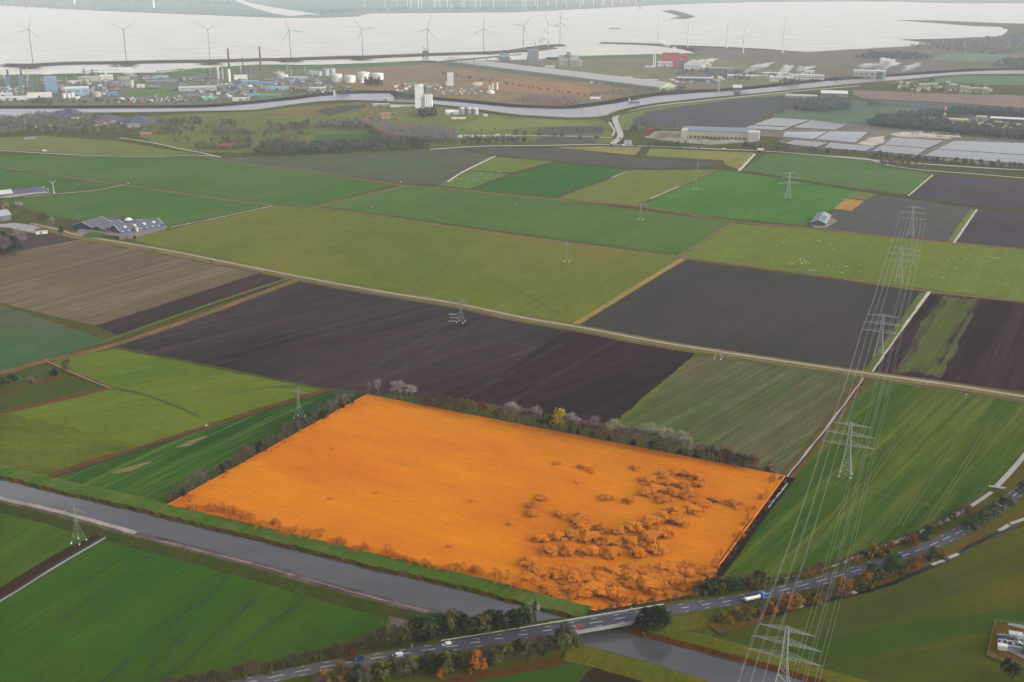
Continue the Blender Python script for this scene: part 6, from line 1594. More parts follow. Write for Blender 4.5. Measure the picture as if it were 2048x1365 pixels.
# --- dock, conveyor, warehouse
e, mp = root('dock_crane', 851, 124, 'dark slewing dock crane on the quay', 'crane')
b = MB(); hc = hgt(851, 124, 26); wj = 6 * mp
lattice(b, [(0, wj), (hc * .35, wj * .7), (hc * .6, wj * .4)], 1.1, .6); b.build('portal', cm((96, 104, 108), 851, 124), e)
b = MB(); b.box(-wj * .9, wj * 1.1, -wj * .5, wj * .5, hc * .6, hc * .78); b.build('cab', cm((104, 112, 116), 851, 124), e)
b = MB(); b.bar((wj * .6, 0, hc * .7), (-wj * .7, 0, hc * 1.05), 1.2); b.bar((-wj * .7, 0, hc * 1.05), (-wj * .9, 0, hc * .7), .6); b.bar((wj * .2, 0, hc * .78), (wj * .1, 0, hc * .95), .8); b.build('jib', cm((96, 104, 108), 851, 124), e)
B('quay_platform', 'dark quay platform under the dock crane', 'quay', 845, 126, 56, 3, 14, (88, 92, 96), (120, 122, 124), door=False, win=10)
e = empty('conveyor_bridge', (0, 0, 0), 0, 'long covered conveyor bridge rising from the quay to the sea dam', 'conveyor')
b = MB(); a_, c_ = P(872, 125, 12), P(1000, 113, 38); b.bar(a_, c_, 3.2); c2_ = P(1042, 109, 30); b.bar(c_, c2_, 3.0); b.build('gallery', cm((130, 136, 138), 940, 118), e)
for i in range(6):
    q = a_.lerp(c_, i / 5); b = MB(); b.bar((q.x - 4, q.y, 0), q, .8); b.bar((q.x + 4, q.y, 0), q, .8); b.build('trestle', cm((120, 124, 126), 940, 118), e)
B('square_tank_house', 'teal grey square storage block at the quay', 'storage block', 1009, 127, 19, 17, 26, (136, 152, 156), (150, 164, 166), door=False)
# long warehouse: follows its own line
p0, p1 = P(1320, 182, .4), P(886, 127, .4)
L_ = (p1 - p0).length; u_ = (p1 - p0).normalized()
e = empty('long_warehouse', p0, math.atan2(u_.y, u_.x), 'very long pale gabled warehouse with green front running to the quay', 'warehouse')
hw_ = 9.0; dp = 64
b = MB(); b.box(0, L_, -dp, 0, -1, hw_); b.build('wall', cm((164, 176, 160), 1150, 160), e)
for s in (0, 1):
    b = MB()
    y0, y1 = (1.0, -dp / 2) if s == 0 else (-dp - 1.0, -dp / 2)
    b.quad((-1, y0, hw_ + .02), (L_ + 1, y0, hw_ + .02), (L_ + 1, y1, hw_ + 12), (-1, y1, hw_ + 12)); b.build('roof', cm((214, 210, 200), 1150, 155, .7, .04), e)
b = MB(); b.tri((0.01, 0, hw_), (0.01, -dp, hw_), (0.01, -dp / 2, hw_ + 11.6)); b.build('gable', cm((176, 188, 160), 1320, 178), e)
b = MB(); b.box(0, 1.6, -.15, .15, 0, 5.5); wmsh = b.mesh('bay_post', cm((120, 132, 124), 1150, 160))
for i in range(60): link('bay_post', wmsh, e, (L_ * (i + .5) / 60, .18, .3))
for i, (x, y, w) in enumerate(((1150, 152, 60), (1230, 160, 70), (1290, 165, 50))):
    B('storage_shed', 'pale low storage roof behind the long warehouse, %s of three' % ('left', 'middle', 'right')[i], 'shed', x, y, w, 4, 24, (196, 192, 182), (216, 212, 202))
B('tower_block', 'large grey tower block with a chimney and steam at the quay', 'industrial tower', 1066, 130, 22, 28, 34, (142, 152, 154), (150, 158, 160), door=False)
B('side_block', 'lower grey block left of the big tower block', 'industrial building', 1056, 130, 5, 15, 30, (136, 146, 150), (150, 158, 160), door=False)
chimney('thin chimney on top of the grey tower block', 1070.5, 129, 2.2, 41, (140, 148, 150))
B('side_block', 'small blue grey block right of the tower block', 'industrial building', 1083, 133, 10, 11, 20, (130, 146, 160), (150, 160, 168), door=False, win=8)
B('shed', 'pale shed before the tower block', 'shed', 1100, 137, 20, 4, 16, (200, 200, 198), W_)
process('grey pipe structure left of the tower block', 1034, 130, 26, 9, (136, 146, 148), seed=31)
e, mp = root('silo_house', 1137, 133, 'grey stepped silo house with sloping shoulders by the estuary', 'silo house')
hs_ = hgt(1137, 133, 20)
gm = cm((164, 166, 164), 1137, 133)
b = MB(); b.prism(-20 * mp, 20 * mp, 0, 30, hs_ * .55, hs_, along='x'); b.box(-18 * mp, 20 * mp, 0, 30, -1, hs_ * .549); b.build('shed_body', gm, e)
b = MB(); b.box(-4 * mp, 3 * mp, 4, 24, hs_ * .5, hs_ * 1.32); b.build('head_house', cm((140, 144, 146), 1137, 133), e)
b = MB(); b.bar((-14 * mp, 12, hs_ * .7), (-1 * mp, 12, hs_ * 1.25), 1.6); b.bar((14 * mp, 12, hs_ * .7), (1 * mp, 12, hs_ * 1.25), 1.6); b.build('elevator', cm((130, 136, 138), 1137, 133), e)
for i in range(5):
    b = MB(); b.lathe([(3.0 * mp, 0), (3.0 * mp, hs_ * .6), (.3 * mp, hs_ * .72)], 12, (5 * mp + i * 4.4 * mp, -1)); b.build('silo', gm, e)
# --- red factory
RED = (188, 104, 112)
B('red_factory', 'red factory block behind the white stacks', 'factory', 1341, 133, 34, 24, 30, RED, (176, 74, 84), door=False)
B('red_factory', 'lower red hall right of the red factory block', 'factory', 1364, 122, 22, 9, 26, (204, 92, 92), (206, 92, 90), door=False)
B('red_wing', 'dark maroon block at the left end of the red factory', 'factory', 1329, 130, 8, 20, 20, (150, 100, 112), (170, 84, 92), door=False)
B('grey_block', 'grey green block right of the red factory', 'factory', 1363, 137, 12, 16, 22, (134, 148, 148), (150, 160, 160), door=False)
B('white_hall', 'white hall in front of the red factory', 'factory hall', 1330, 134, 30, 9, 18, (226, 226, 224), W_, win=9)
for i, (x, y, h, w) in enumerate(((1306.5, 134, 28, 2.4), (1310, 134, 27, 2.4), (1340, 132, 26, 4.6), (1347, 132, 25, 4), (1356, 132, 25, 4))):
    chimney(('left white twin stack', 'right white twin stack', 'thick white stack left before the red wall', 'thick white stack in the middle of the red wall', 'thick white stack right before the red wall')[i] + ' of the red factory', x, y, w, h, (236, 236, 234), None, 'white stacks of the red factory')
B('shed', 'low white shed at the foot of the twin stacks', 'shed', 1300, 136, 20, 3, 12, W_, W_)
B('white_factory', 'white factory right of the red one with steam above', 'factory', 1385, 140, 34, 10, 22, (226, 224, 220), W_, win=10)
B('dark_hall', 'long dark hall with white edged roof below the red factory', 'hall', 1390, 163, 72, 5.5, 36, (112, 120, 132), (206, 208, 208), win=18)
B('white_roofed_hall', 'long white roofed hall left of the steaming factories', 'hall', 1500, 157, 90, 4, 44, (196, 192, 182), (222, 218, 206), win=20)
B('blue_grey_hall', 'blue grey low hall at the right of the heath', 'hall', 1440, 142, 50, 5, 24, (160, 166, 172), (184, 188, 192))
for i, (x, y, w, h) in enumerate(((1590, 161, 24, 10), (1562, 164, 46, 8), (1625, 162, 44, 10), (1618, 156, 20, 12), (1550, 152, 50, 5))):
    B('white_factory', ('white factory with steam rising from its middle', 'long white factory by the ship canal, left one', 'white factory with a stepped roof', 'taller white factory block behind the stepped roof', 'long grey roofed factory behind the steam')[i], 'factory', x, y, w, h, 22, (222, 220, 216), (230, 230, 228), 'flat', win=9)
B('white_factory', 'isolated white factory with a broad steam cloud', 'factory', 1738, 157, 62, 13, 34, (206, 206, 204), (226, 226, 224), win=14)
B('blue_tower', 'blue grey tower at the right of the isolated white factory', 'tower', 1758, 159, 11, 12, 14, (104, 124, 142), (130, 146, 158), door=False)
B('white_hall', 'large white flat hall south of the ship canal', 'hall', 1668, 194, 52, 6, 70, (150, 156, 160), (232, 232, 230), win=14)
B('grey_hall', 'wide grey roofed hall left of the white flat hall', 'hall', 1602, 197, 62, 4, 36, (176, 176, 172), (198, 196, 188), win=14)
for i, (x, y, w, h) in enumerate(((1801, 174, 8, 9), (1815, 173, 8, 6), (1846, 179, 18, 9), (1865, 176, 18, 7), (1895, 179, 8, 13), (1906, 181, 14, 10), (1928, 186, 18, 11), (1947, 186, 28, 8), (1971, 188, 14, 9))):
    B('cream_factory', 'cream factory block number south of the far canal'.replace(' number', '') + ', %s from the left' % ORD[i], 'factory', x, y, w, h, 16, (208, 200, 180) if i not in (4, 5) else (176, 176, 172), (216, 210, 194), win=7, group='cream factory blocks')
B('gas_hall', 'yellowish hall left of the mast in the gas works', 'hall', 1862, 247, 36, 8, 22, (206, 194, 156), (214, 204, 170), win=9)
B('gas_hall', 'long yellowish hall right of the mast in the gas works', 'hall', 1914, 249, 40, 8, 22, (204, 192, 156), (212, 200, 164), win=9)
B('gas_hall', 'short pale hall in the middle of the gas works', 'hall', 1962, 243, 20, 8, 16, (206, 200, 184), (214, 208, 194), win=8)
B('white_roofed_hall', 'long white roofed hall at the right edge of the gas works', 'hall', 2025, 246, 84, 6, 30, (120, 124, 136), (226, 224, 218), win=16)
for i, (x, y, w, c) in enumerate(((1990, 256, 20, (232, 230, 228)), (2014, 262, 30, (196, 184, 160)))):
    e, mp = root('domed_tent', x, y, ('white domed tent hall in the gas works', 'beige domed tent hall in the gas works')[i], 'tent hall')
    b = MB(); r = w * mp / 2
    b.lathe([(r, -.5), (r * .96, r * .12), (r * .8, r * .26), (r * .5, r * .36), (.1, r * .4)], 18, (0, r)); b.build('canopy', cm(c, x, y), e)
    b = MB(); b.box(-r * .15, r * .15, -.3, r * .2, 0, r * .14); b.build('door', mat('opening_dark', (.05, .055, .06), .4, .05), e)
e, mp = root('radio_mast', 1888, 245, 'red and white lattice mast among the dark trees of the gas works', 'mast')
hm_ = hgt(1888, 245, 34)
for i in range(6):
    b = MB(); z0, z1 = hm_ * i / 6, hm_ * (i + 1) / 6
    lattice(b, [(z0, 3.2 * (1 - i / 7)), ((z0 + z1) / 2, 3.2 * (1 - (i + .5) / 7)), (z1, 3.2 * (1 - (i + 1) / 7))], .5, .3); b.build('mast_section', cm((200, 96, 84) if i % 2 else (226, 224, 222), 1888, 240), e)
# --- long yellow hall by the highway
e, mp = root('distribution_hall', 1434, 279, 'long yellow hall with blue grey roof and white end blocks', 'hall', -.06)
Wd = 144 * mp; hd = hgt(1434, 279, 14)
b = MB(); b.box(-Wd / 2, Wd / 2, 0, 62, -1, hd); b.build('wall', cm((200, 190, 164), 1434, 270), e)
b = MB(); b.box(-Wd / 2 - .5, Wd / 2 + .5, -.5, 62.5, hd + .005, hd + 1.2); b.build('roof', cm((136, 144, 158), 1434, 262), e)
for s in (-1, 1):
    b = MB(); b.box(s * Wd / 2 - 12 * (s > 0), s * Wd / 2 + 12 * (s < 0) + (0 if s < 0 else 10), -3, 30, -1, hd + 1.4); b.build('end_block', cm((204, 200, 188), 1434, 270), e)
b = MB(); b.box(-2.6, 2.6, -.15, .15, 0, 5); dm = b.mesh('dock_door', cm((120, 112, 96), 1434, 275))
for i in range(16): link('dock_door', dm, e, (-Wd * .42 + Wd * .84 * i / 15, -.2, .4))
b = MB(); b.box(-Wd * .1, Wd * .08, -14, -.1, 5.2, 5.8); b.build('canopy', cm((140, 126, 104), 1434, 277), e)
poly('paved_yard', [(1290, 276), (1308, 263), (1330, 262), (1508, 268), (1512, 284), (1420, 290), (1360, 286)], .5, mat('yard_grey', A((160, 150, 138), 1400, 285), .9, .1, .05), 'grey paved yard around the long yellow hall', jit=1)
poly('paved_yard', [(1303, 277), (1320, 265), (1345, 265), (1330, 279)], .8, mat('yard_dark', A((136, 124, 112), 1320, 272), .9, .1, .05), 'grey plots left of the yellow hall', jit=1)
B('red_box', 'small red shed left of the long yellow hall', 'shed', 1301, 264, 10, 5, 10, (176, 58, 72), (186, 66, 80))
B('dark_barn', 'dark low barn left of the yellow hall', 'barn', 1340, 262, 38, 3, 12, (104, 92, 92), (110, 98, 100))
yard(1380, 1500, 282, 286, 22, 'white van parked in front of the long yellow hall', 'vehicles at the yellow hall', (2, 4), (1.3, 2), cat='vehicle', name='parked_van', cols=[(226, 226, 224), (190, 190, 190), (110, 116, 124)])
B('blue_shed', 'blue shed at the end of the mauve wood', 'shed', 912, 272, 11, 7, 12, (92, 142, 180), (104, 152, 190))
B('road_house', 'white banded house at the junction of canal road and highway', 'house', 1256, 289, 15, 6, 10, (216, 214, 206), (160, 156, 150), 'flat', win=3)
# --- village and farms
for i, (x, y, w, h, c, lab) in enumerate(((292, 272, 23, 6, (176, 108, 96), 'long low house with red roof in the orchard lots'), (454, 298, 36, 9, (174, 102, 88), 'large farmhouse with red roof at the village edge'), (268, 255, 24, 7, (116, 124, 146), 'blue grey roofed house right of the spoil heaps'), (444, 255, 12, 5, (150, 110, 96), 'small brown house among the upper village trees'), (203, 255, 28, 6, (226, 226, 224), 'white roofed shed before the spoil heaps'), (150, 240, 16, 4, (230, 230, 228), 'small white roof between the spoil heaps'), (60, 279, 20, 4, (140, 128, 132), 'small house with white cars on the pale pasture'))):
    B('house', lab, 'house', x, y, w, h, 12, (128, 108, 96) if c[0] > 140 and c[1] < 120 else (160, 156, 150), c, 'gable', win=5)
# blue barn farm
def barn(label, foot, L, Wd, hw, rs, rz, wall, roofc, px, py, trim=True, skyl=0):
    e = empty('barn', foot, rz, label, 'barn', None)
    b = MB(); b.box(0, L, 0, Wd, -.3, hw)
    b.prism(0, L, .02, Wd - .02, hw - .01, hw + rs - .15, along='x'); b.build('wall', cm(wall, px, py), e)
    for y0, y1 in ((-.5, Wd / 2), (Wd + .5, Wd / 2)):
        b = MB(); b.quad((-.5, y0, hw - .1), (L + .5, y0, hw - .1), (L + .5, y1, hw + rs), (-.5, y1, hw + rs)); b.quad((-.5, y0, hw - .35), (L + .5, y0, hw - .35), (L + .5, y0, hw - .1), (-.5, y0, hw - .1)); b.build('roof', cm(roofc, px, py), e)
    if trim:
        for x in (-.62, L + .62):
            b = MB(); b.bar((x, -.6, hw - .1), (x, Wd / 2, hw + rs + .1), .28); b.bar((x, Wd / 2, hw + rs + .1), (x, Wd + .6, hw - .1), .28); b.build('verge_board', cm((222, 224, 226), px, py), e)
    b = MB(); b.box(-.12, .1, Wd * .35, Wd * .65, 0, hw * .8); b.build('door', mat('opening_dark', (.05, .055, .06), .4, .05), e)
    b = MB(); b.box(0, 4, -.06, .08, hw * .45, hw * .8); wmm = b.mesh('window', cm((150, 160, 170), px, py))
    for i in range(int(L / 8)): link('window', wmm, e, (2 + i * 8, 0, 0))
    for i in range(skyl):
        b = MB(); x = L * (i + .7) / (skyl + .5); s = rs / (Wd / 2)
        y0, y1 = Wd * .14, Wd * .3
        b.quad((x, y0, hw + y0 * s + .12), (x + 3, y0, hw + y0 * s + .12), (x + 3, y1, hw + y1 * s + .12), (x, y1, hw + y1 * s + .12)); b.build('skylight', cm((220, 222, 220), px, py), e)
    return e
BW, BR = (58, 74, 112), (98, 102, 110)
def barn_px(label, a, bpt, Wd, hw, rs, wall, roofc, **k):
    p, q = P(*a), P(*bpt)
    return barn(label, p, (q - p).length, Wd, hw, rs, math.atan2(q.y - p.y, q.x - p.x), wall, roofc, a[0], a[1], **k)
poly('farm_yard', [(150, 468), (165, 452), (215, 438), (290, 438), (335, 452), (330, 460), (268, 476), (215, 470), (180, 476)], .4, mat('yard_farm', A((140, 128, 124), 240, 455), .9, .2, .1), 'paved yard between the blue barns', jit=.6)
poly('lawn', [(164, 472), (180, 464), (206, 466), (214, 470), (196, 476), (178, 475)], .6, FM('farm_lawn', (84, 112, 54), (90, 116, 58), (190, 470)), 'small lawn in front of the blue barns', jit=.4)
barn_px('blue walled barn at the left of the farm', (184, 461), (222, 450), 30, 4.2, 5.4, BW, BR)
barn_px('small blue barn in the middle of the farm', (207, 464), (248, 452), 17, 3.4, 3.4, BW, BR)
barn_px('longest blue barn of the farm with skylights', (240, 468.5), (326, 454), 26, 4.2, 5.2, BW, BR, skyl=4)
B('farmhouse', 'brick farmhouse with dark roof in front of the long blue barn', 'house', 255, 478, 30, 9, 9, (150, 118, 104), (104, 112, 128), 'gable', win=4)
tank('small cream silo on the blue barn', 274, 464, 6, 8, (214, 206, 176))
e, mp = root('slurry_dome', 257, 443, 'white domed slurry tank behind the blue barns', 'tank')
b = MB(); r = 8 * mp; b.lathe([(r, 0), (r, 1.8), (r * .8, 3.4), (r * .4, 4.6), (.1, 5)], 18); b.build('dome', cm((226, 226, 222), 257, 443), e)
b = MB(); b.lathe([(r + .2, 0), (r + .2, 1.2)], 18); b.build('wall', cm((150, 150, 150), 257, 443), e)
for i, (x, y, w) in enumerate(((228, 440, 26), (246, 443, 30), (262, 447, 28), (240, 448, 16))):
    e, mp = root('silage_clamp', x, y, ('upper left', 'upper right', 'lower right', 'lower left')[i] + ' black sheeted silage heap with tyres behind the barns', 'silage heap', .15)
    b = MB(); b.box(-w * mp / 2, w * mp / 2, 0, 9, -.2, 2.2, top=.8); b.build('sheet', cm((66, 68, 86), x, y, .5), e)
    b = MB()
    for k in range(14): b.lathe([(.55, 2.2), (.55, 2.5)], 6, (R.uniform(-.38, .38) * w * mp, R.uniform(1.2, 7.6)))
    b.build('tyres', cm((120, 120, 130), x, y), e)['kind'] = 'stuff'
B('cottage', 'small white cottage with dark red roof on the farm road', 'house', 84, 468, 22, 9, 7, (222, 218, 212), (96, 72, 72), 'gable', win=3)
B('barn', 'grey roofed barn cut by the left edge', 'barn', 2, 443, 40, 17, 24, (104, 108, 112), (158, 162, 166), 'gable', .3)
B('barn', 'white roofed long barn at the upper left farm', 'barn', 5, 394, 40, 9, 26, (96, 100, 110), (206, 204, 200), 'gable', .2)
for i, (x, y, w) in enumerate(((40, 383, 44), (66, 381, 46), (78, 385, 40), (48, 388, 40), (30, 386, 20))):
    e, mp = root('silage_clamp', x, y, 'dark sheeted silage clamp at the upper left farm, %s' % ('back left', 'back right', 'front right', 'front middle', 'front left')[i], 'silage heap', .15)
    b = MB(); b.box(-w * mp / 2, w * mp / 2, 0, 10, -.2, 2.4, top=.85); b.build('sheet', cm((70, 74, 104), x, y, .5), e)
    b = MB(); b.box(-w * mp / 2 - .5, w * mp / 2 + .5, 10.2, 10.8, -.2, 2.2); b.build('side_wall', cm((168, 168, 168), x, y), e)
for i, (x, y) in enumerate(((34, 410), (42, 411))): B('trailer', 'farm trailer parked under the reddish shrub, %s one' % ('left', 'right')[i], 'trailer', x, y, 7, 3.5, 5, (150, 152, 160), (120, 124, 140), door=False)
poly('farm_yard', [(-60, 398), (20, 396), (45, 392), (105, 385), (60, 380), (0, 384), (-60, 386)], .45, mat('yard_farm2', A((170, 164, 158), 30, 392), .9, .2, .1), 'paved yard of the upper left farm', jit=.6)
poly('farm_yard', [(30, 446), (70, 452), (90, 462), (70, 468), (20, 456), (-40, 452)], .45, bpy.data.materials['yard_farm2'], None, jit=.6)
# barn with solar roof on the right
poly('farm_yard', [(1622, 450), (1640, 438), (1665, 436), (1675, 442), (1652, 456), (1630, 457)], .5, mat('yard_farm3', A((150, 134, 116), 1650, 447), .9, .2, .1), 'earth yard around the small green barn', jit=.5)
e = barn_px('small green barn with solar panels on its roof', (1650, 453.5), (1661, 437.5), 18, 4.5, 3.6, (84, 104, 100), (150, 156, 164))
for k in range(2):
    b = MB(); s = 3.6 / 9
    for i in range(4):
        x0 = 4 + i * 8
        if k == 0: b.quad((x0, 2, 4.5 + 2 * s + .1), (x0 + 7, 2, 4.5 + 2 * s + .1), (x0 + 7, 8, 4.5 + 8 * s + .1), (x0, 8, 4.5 + 8 * s + .1))
        else: b.quad((x0, 10, 4.5 + 8 * s + .1), (x0 + 7, 10, 4.5 + 8 * s + .1), (x0 + 7, 16, 4.5 + 2 * s + .1), (x0, 16, 4.5 + 2 * s + .1))
    b.build('solar_panel', mat('solar_roof', (.03, .04, .08), .25, .1, spec=.5), e)
# spoil heaps
def heap(px, py, w, h, c, label):
    e, mp = root('spoil_heap', px, py, label, 'spoil heap', 0, 'dark spoil heaps by the ship canal')
    import bmesh
    bm = bmesh.new(); n_ = 14
    W, Hh = w * mp / 2, hgt(px, py, h)
    bmesh.ops.create_grid(bm, x_segments=n_, y_segments=n_, size=1)
    for v in bm.verts:
        x, y = v.co.x, v.co.y; r = math.hypot(x, y)
        z = max(0, 1 - r ** 1.2) * (1 + .35 * mnoise.noise(Vector((x * 3 + px, y * 3, 0))))
        v.co = Vector((x * W, y * W * .6 + W * .6, z * Hh - .3))
    me = bpy.data.meshes.new('heap'); bm.to_mesh(me); bm.free(); me.materials.append(cm(c, px, py, .95, .2))
    link('heap', me, e)
for i, (x, y, w, h, c) in enumerate(((140, 238, 90, 17, (94, 92, 108)), (92, 240, 66, 13, (110, 104, 114)), (60, 245, 70, 13, (96, 92, 98)), (20, 246, 60, 9, (92, 90, 96)), (180, 240, 44, 10, (118, 102, 102)), (212, 245, 90, 12, (96, 96, 110)), (278, 246, 70, 12, (92, 96, 112)), (315, 248, 70, 8, (110, 110, 110)), (120, 250, 70, 9, (104, 96, 100)))):
    heap(x, y, w, h, c, ['highest dark spoil heap by the ship canal', 'brownish spoil heap left of the highest one', 'dark spoil heap above the left wood', 'leftmost flat spoil heap', 'reddish little heap right of the highest one', 'broad dark heap in front of the canal', 'pointed blue grey heap at the right of the yard', 'low grey tail of the heaps towards the village', 'low brown heap in front of the highest one'][i])
for i, (x, y, w) in enumerate(((1020, 236, 8), (1035, 238, 6))):
    pass
# --- jetty, bridges, boats
e = empty('jetty', (0, 0, 0), 0, 'long pile jetty with a small platform in the harbour', 'jetty')
a_, c_ = P(313, 143, 4), P(401, 137, 4)
b = MB(); b.bar(a_, c_, 1.2); b.build('deck', cm((120, 116, 116), 350, 140), e)
b = MB(); b.bar((0, 0, -4), (0, 0, 3), .9, n=6); pmm = b.mesh('pile', cm((104, 98, 98), 350, 140))
for i in range(22): link('pile', pmm, e, tuple(a_.lerp(c_, i / 21)))
q = a_.lerp(c_, .55); b = MB(); b.box(q.x - 12, q.x + 12, q.y - 6, q.y + 6, 4.6, 6); lattice(b, [(6, 3), (16, 2)], .5, .3); b.v[-1] = b.v[-1]; b.build('platform', cm((104, 104, 108), 350, 140), e)
e = empty('lift_bridge', P(1474, 189, .6), -math.atan2(P(1474, 189).x, P(1474, 189).y), 'white topped lifting bridge across the ship canal', 'bridge')
mp = MPP(1474, 189); hl = hgt(1474, 189, 12)
for s in (-1, 1):
    b = MB(); b.box(s * 5 * mp - 1.2, s * 5 * mp + 1.2, -2, 2, -1, hl); b.box(s * 5 * mp - 1.2, s * 5 * mp + 1.2, 60, 64, -1, hl); b.build('tower', cm((120, 126, 132), 1474, 188), e)
b = MB(); b.box(-9 * mp, 9 * mp, -3, 65, hl + .01, hl + 1.6); b.build('top_beam', cm((220, 222, 222), 1474, 185), e)
b = MB(); b.box(-4 * mp, 4 * mp, -20, 90, 3, 4.4); b.box(4 * mp, 22 * mp, 10, 16, 2.2, 3.4); b.build('deck', cm((104, 106, 112), 1474, 188), e)
def ship(label, px, py, w, wid, h, c, deckhouse=True, rz=0.0, cargo=None):
    e, mp = root('cargo_ship', px, py, label, 'ship', rz)
    L = w * mp / 2
    e.location.z = .9
    b = MB(); k = 0
    for z, q in ((0, .94), (h, 1.0)):
        for x, y in ((-L * q, -wid * .4), (-L * q, wid * .4), (L * .8 * q, wid / 2), (L * q, 0), (L * .8 * q, -wid / 2)): b.v.append((x, y, z))
    b.f = [(5, 9, 8, 7, 6), (0, 1, 6, 5), (1, 2, 7, 6), (2, 3, 8, 7), (3, 4, 9, 8), (4, 0, 5, 9)]; b.mi = [0] * 6
    b.build('hull', cm(c, px, py), e)
    b = MB(); b.box(-L * .55, L * .7, -wid * .3, wid * .3, h + .005, h + 1.2); b.build('hatch', cm(cargo or (150, 150, 152), px, py), e)
    if deckhouse:
        b = MB(); b.box(-L * .9, -L * .65, -wid * .3, wid * .3, h + .01, h + 5); b.box(-L * .87, -L * .7, -wid * .25, wid * .25, h + 5, h + 7.5); b.build('deckhouse', cm((216, 216, 214), px, py), e)
        b = MB(); b.bar((-L * .78, 0, h + 7.5), (-L * .78, 0, h + 13), .3); b.bar((L * .85, 0, h), (L * .85, 0, h + 7), .3); b.build('mast', cm((120, 122, 126), px, py), e)
ship('grey barge moored at the bend of the ship canal', 1268, 206.5, 24, 11, 3.2, (110, 118, 130), True, .1)
ship('long dark barge sailing on the estuary', 1230, 58.5, 23, 16, 4, (150, 140, 134), False)
ship('tiny ship far out on the estuary', 1280, 18, 5, 30, 10, (160, 160, 160))
ship('small workboat moored near the canal bend', 1213, 234, 12, 7, 2.4, (70, 72, 76), True, .2)
ship('dark workboat at the canal bank left of the bend', 1222, 231, 9, 8, 2.4, (76, 74, 78), True, .1)
B('canal_house', 'white low building with flagpole on the canal bank', 'house', 1190, 200, 20, 5, 14, (226, 226, 222), W_, 'gable', win=5)
e, mp = root('flagpole', 1201, 206, 'thin white pole beside the white canal building', 'pole')
b = MB(); b.bar((0, 0, 0), (0, 0, hgt(1201, 206, 22)), .4, .2, n=6); b.build('pole', cm((220, 220, 220), 1201, 200), e)
b = MB(); b.lathe([(.9, -.2), (.9, .5)], 8); b.build('base', FOOT, e)
B('water_tower', 'slim pale control tower left of the lifting bridge', 'tower', 1437, 184, 4.5, 20, 6, (170, 178, 184), (196, 202, 206), door=False)
# --- solar park
SOL = mat('solar_panel', (.36, .365, .385), .32, .06, .05, spec=.5)  # pale sky reflection put into the panel colour
SOL_SHADE = mat('solar_shade', A((84, 70, 78), 1800, 300), .8, .1)
blocks = [([(1546, 238), (1620, 242), (1582, 255), (1508, 251)], 'hazy back left block of solar panels'), ([(1624, 242.5), (1694, 252), (1672, 261), (1588, 256)], 'second block of solar panels in the back'), ([(1502, 253), (1580, 257), (1566, 262), (1490, 258)], 'narrow left block of solar panels'), ([(1612, 255.5), (1690, 251), (1684, 262), (1584, 262)], None),
          ([(1570, 266), (1612, 261), (1656, 265), (1628, 280), (1566, 275)], 'stepped block of solar panels left of the middle'), ([(1660, 265), (1736, 266), (1712, 287), (1632, 280)], 'large block of solar panels in the middle left'), ([(1590, 282), (1655, 288), (1634, 296), (1572, 289)], 'front left block of solar panels behind bare trees'), ([(1660, 288), (1752, 295), (1732, 304), (1650, 297)], 'front middle block of solar panels'),
          ([(1786, 277), (1888, 284), (1858, 298), (1768, 291)], 'block of solar panels right of the building site'), ([(1766, 292.5), (1854, 299.5), (1836, 312), (1746, 303.5)], 'front block of solar panels below the building site'), ([(1908, 284), (2200, 294), (2200, 321), (1876, 299.5)], 'very large block of solar panels at the right edge'), ([(1874, 301), (2200, 323), (2200, 342), (1850, 313)], 'long front block of solar panels at the right edge')]
for q, lab in blocks:
    if lab is None: continue
    c_ = [P(x, y, .5) for x, y in q]
    if len(c_) == 5: c_ = [c_[0], c_[2], c_[3], c_[4]]
    a0, a1, a2, a3 = c_            # back left, back right, front right, front left
    e = empty('solar_array', (a3 + a2) * .5, 0, lab, 'solar array', 'solar arrays')
    org = e.location.copy()
    n_ = max(6, int(((a0 - a3).length) / 9.0)); b, fr = MB(), MB()
    Z = Vector((0, 0, 1))
    for i in range(n_):
        t0_, t1_ = i / n_, (i + .86) / n_
        f0, f1 = a3.lerp(a0, t0_) - org, a2.lerp(a1, t0_) - org
        g0, g1 = a3.lerp(a0, t1_) - org, a2.lerp(a1, t1_) - org
        m0, m1 = (f0 + g0) / 2, (f1 + g1) / 2
        ks = max(2, int((f1 - f0).length / 24))
        for j in range(ks):
            u0, u1 = j / ks, (j + .985) / ks
            b.quad(f0.lerp(f1, u0) + Z * 1.0, f0.lerp(f1, u1) + Z * 1.0, m0.lerp(m1, u1) + Z * 2.6, m0.lerp(m1, u0) + Z * 2.6)
            b.quad(m0.lerp(m1, u0) + Z * 2.6, m0.lerp(m1, u1) + Z * 2.6, g0.lerp(g1, u1) + Z * 1.0, g0.lerp(g1, u0) + Z * 1.0)
        for s0, s1 in ((f0, f1), (f0, m0), (f1, m1), (m0, g0), (m1, g1)):
            fr.quad(s0, s1, s1 + Z * 1.0, s0 + Z * 1.0)  # dark skirts below the panels, painting the shadow line along their edges
    o = b.build('panel_rows', SOL, e); o['kind'] = 'stuff'
    o = fr.build('shadow_skirt', SOL_SHADE, e); o['kind'] = 'stuff'
poly('gravel', [(1490, 262), (1508, 250), (1546, 236), (1622, 240), (1750, 252), (1920, 268), (2200, 286), (2200, 346), (1990, 332), (1850, 318), (1750, 306), (1600, 294), (1560, 286), (1566, 276), (1500, 270)], .35, FM('site_ground', (140, 130, 124), (124, 122, 112), (1780, 285), grain=.2, big=.03), 'trampled bare ground of the solar park', jit=1.5)
poly('gravel', [(1780, 268), (1810, 264), (1920, 272), (1900, 278), (1800, 274)], .6, mat('pale_sand', A((196, 186, 172), 1830, 270), .9, .2, .02), 'pale sand on the building site', jit=2)
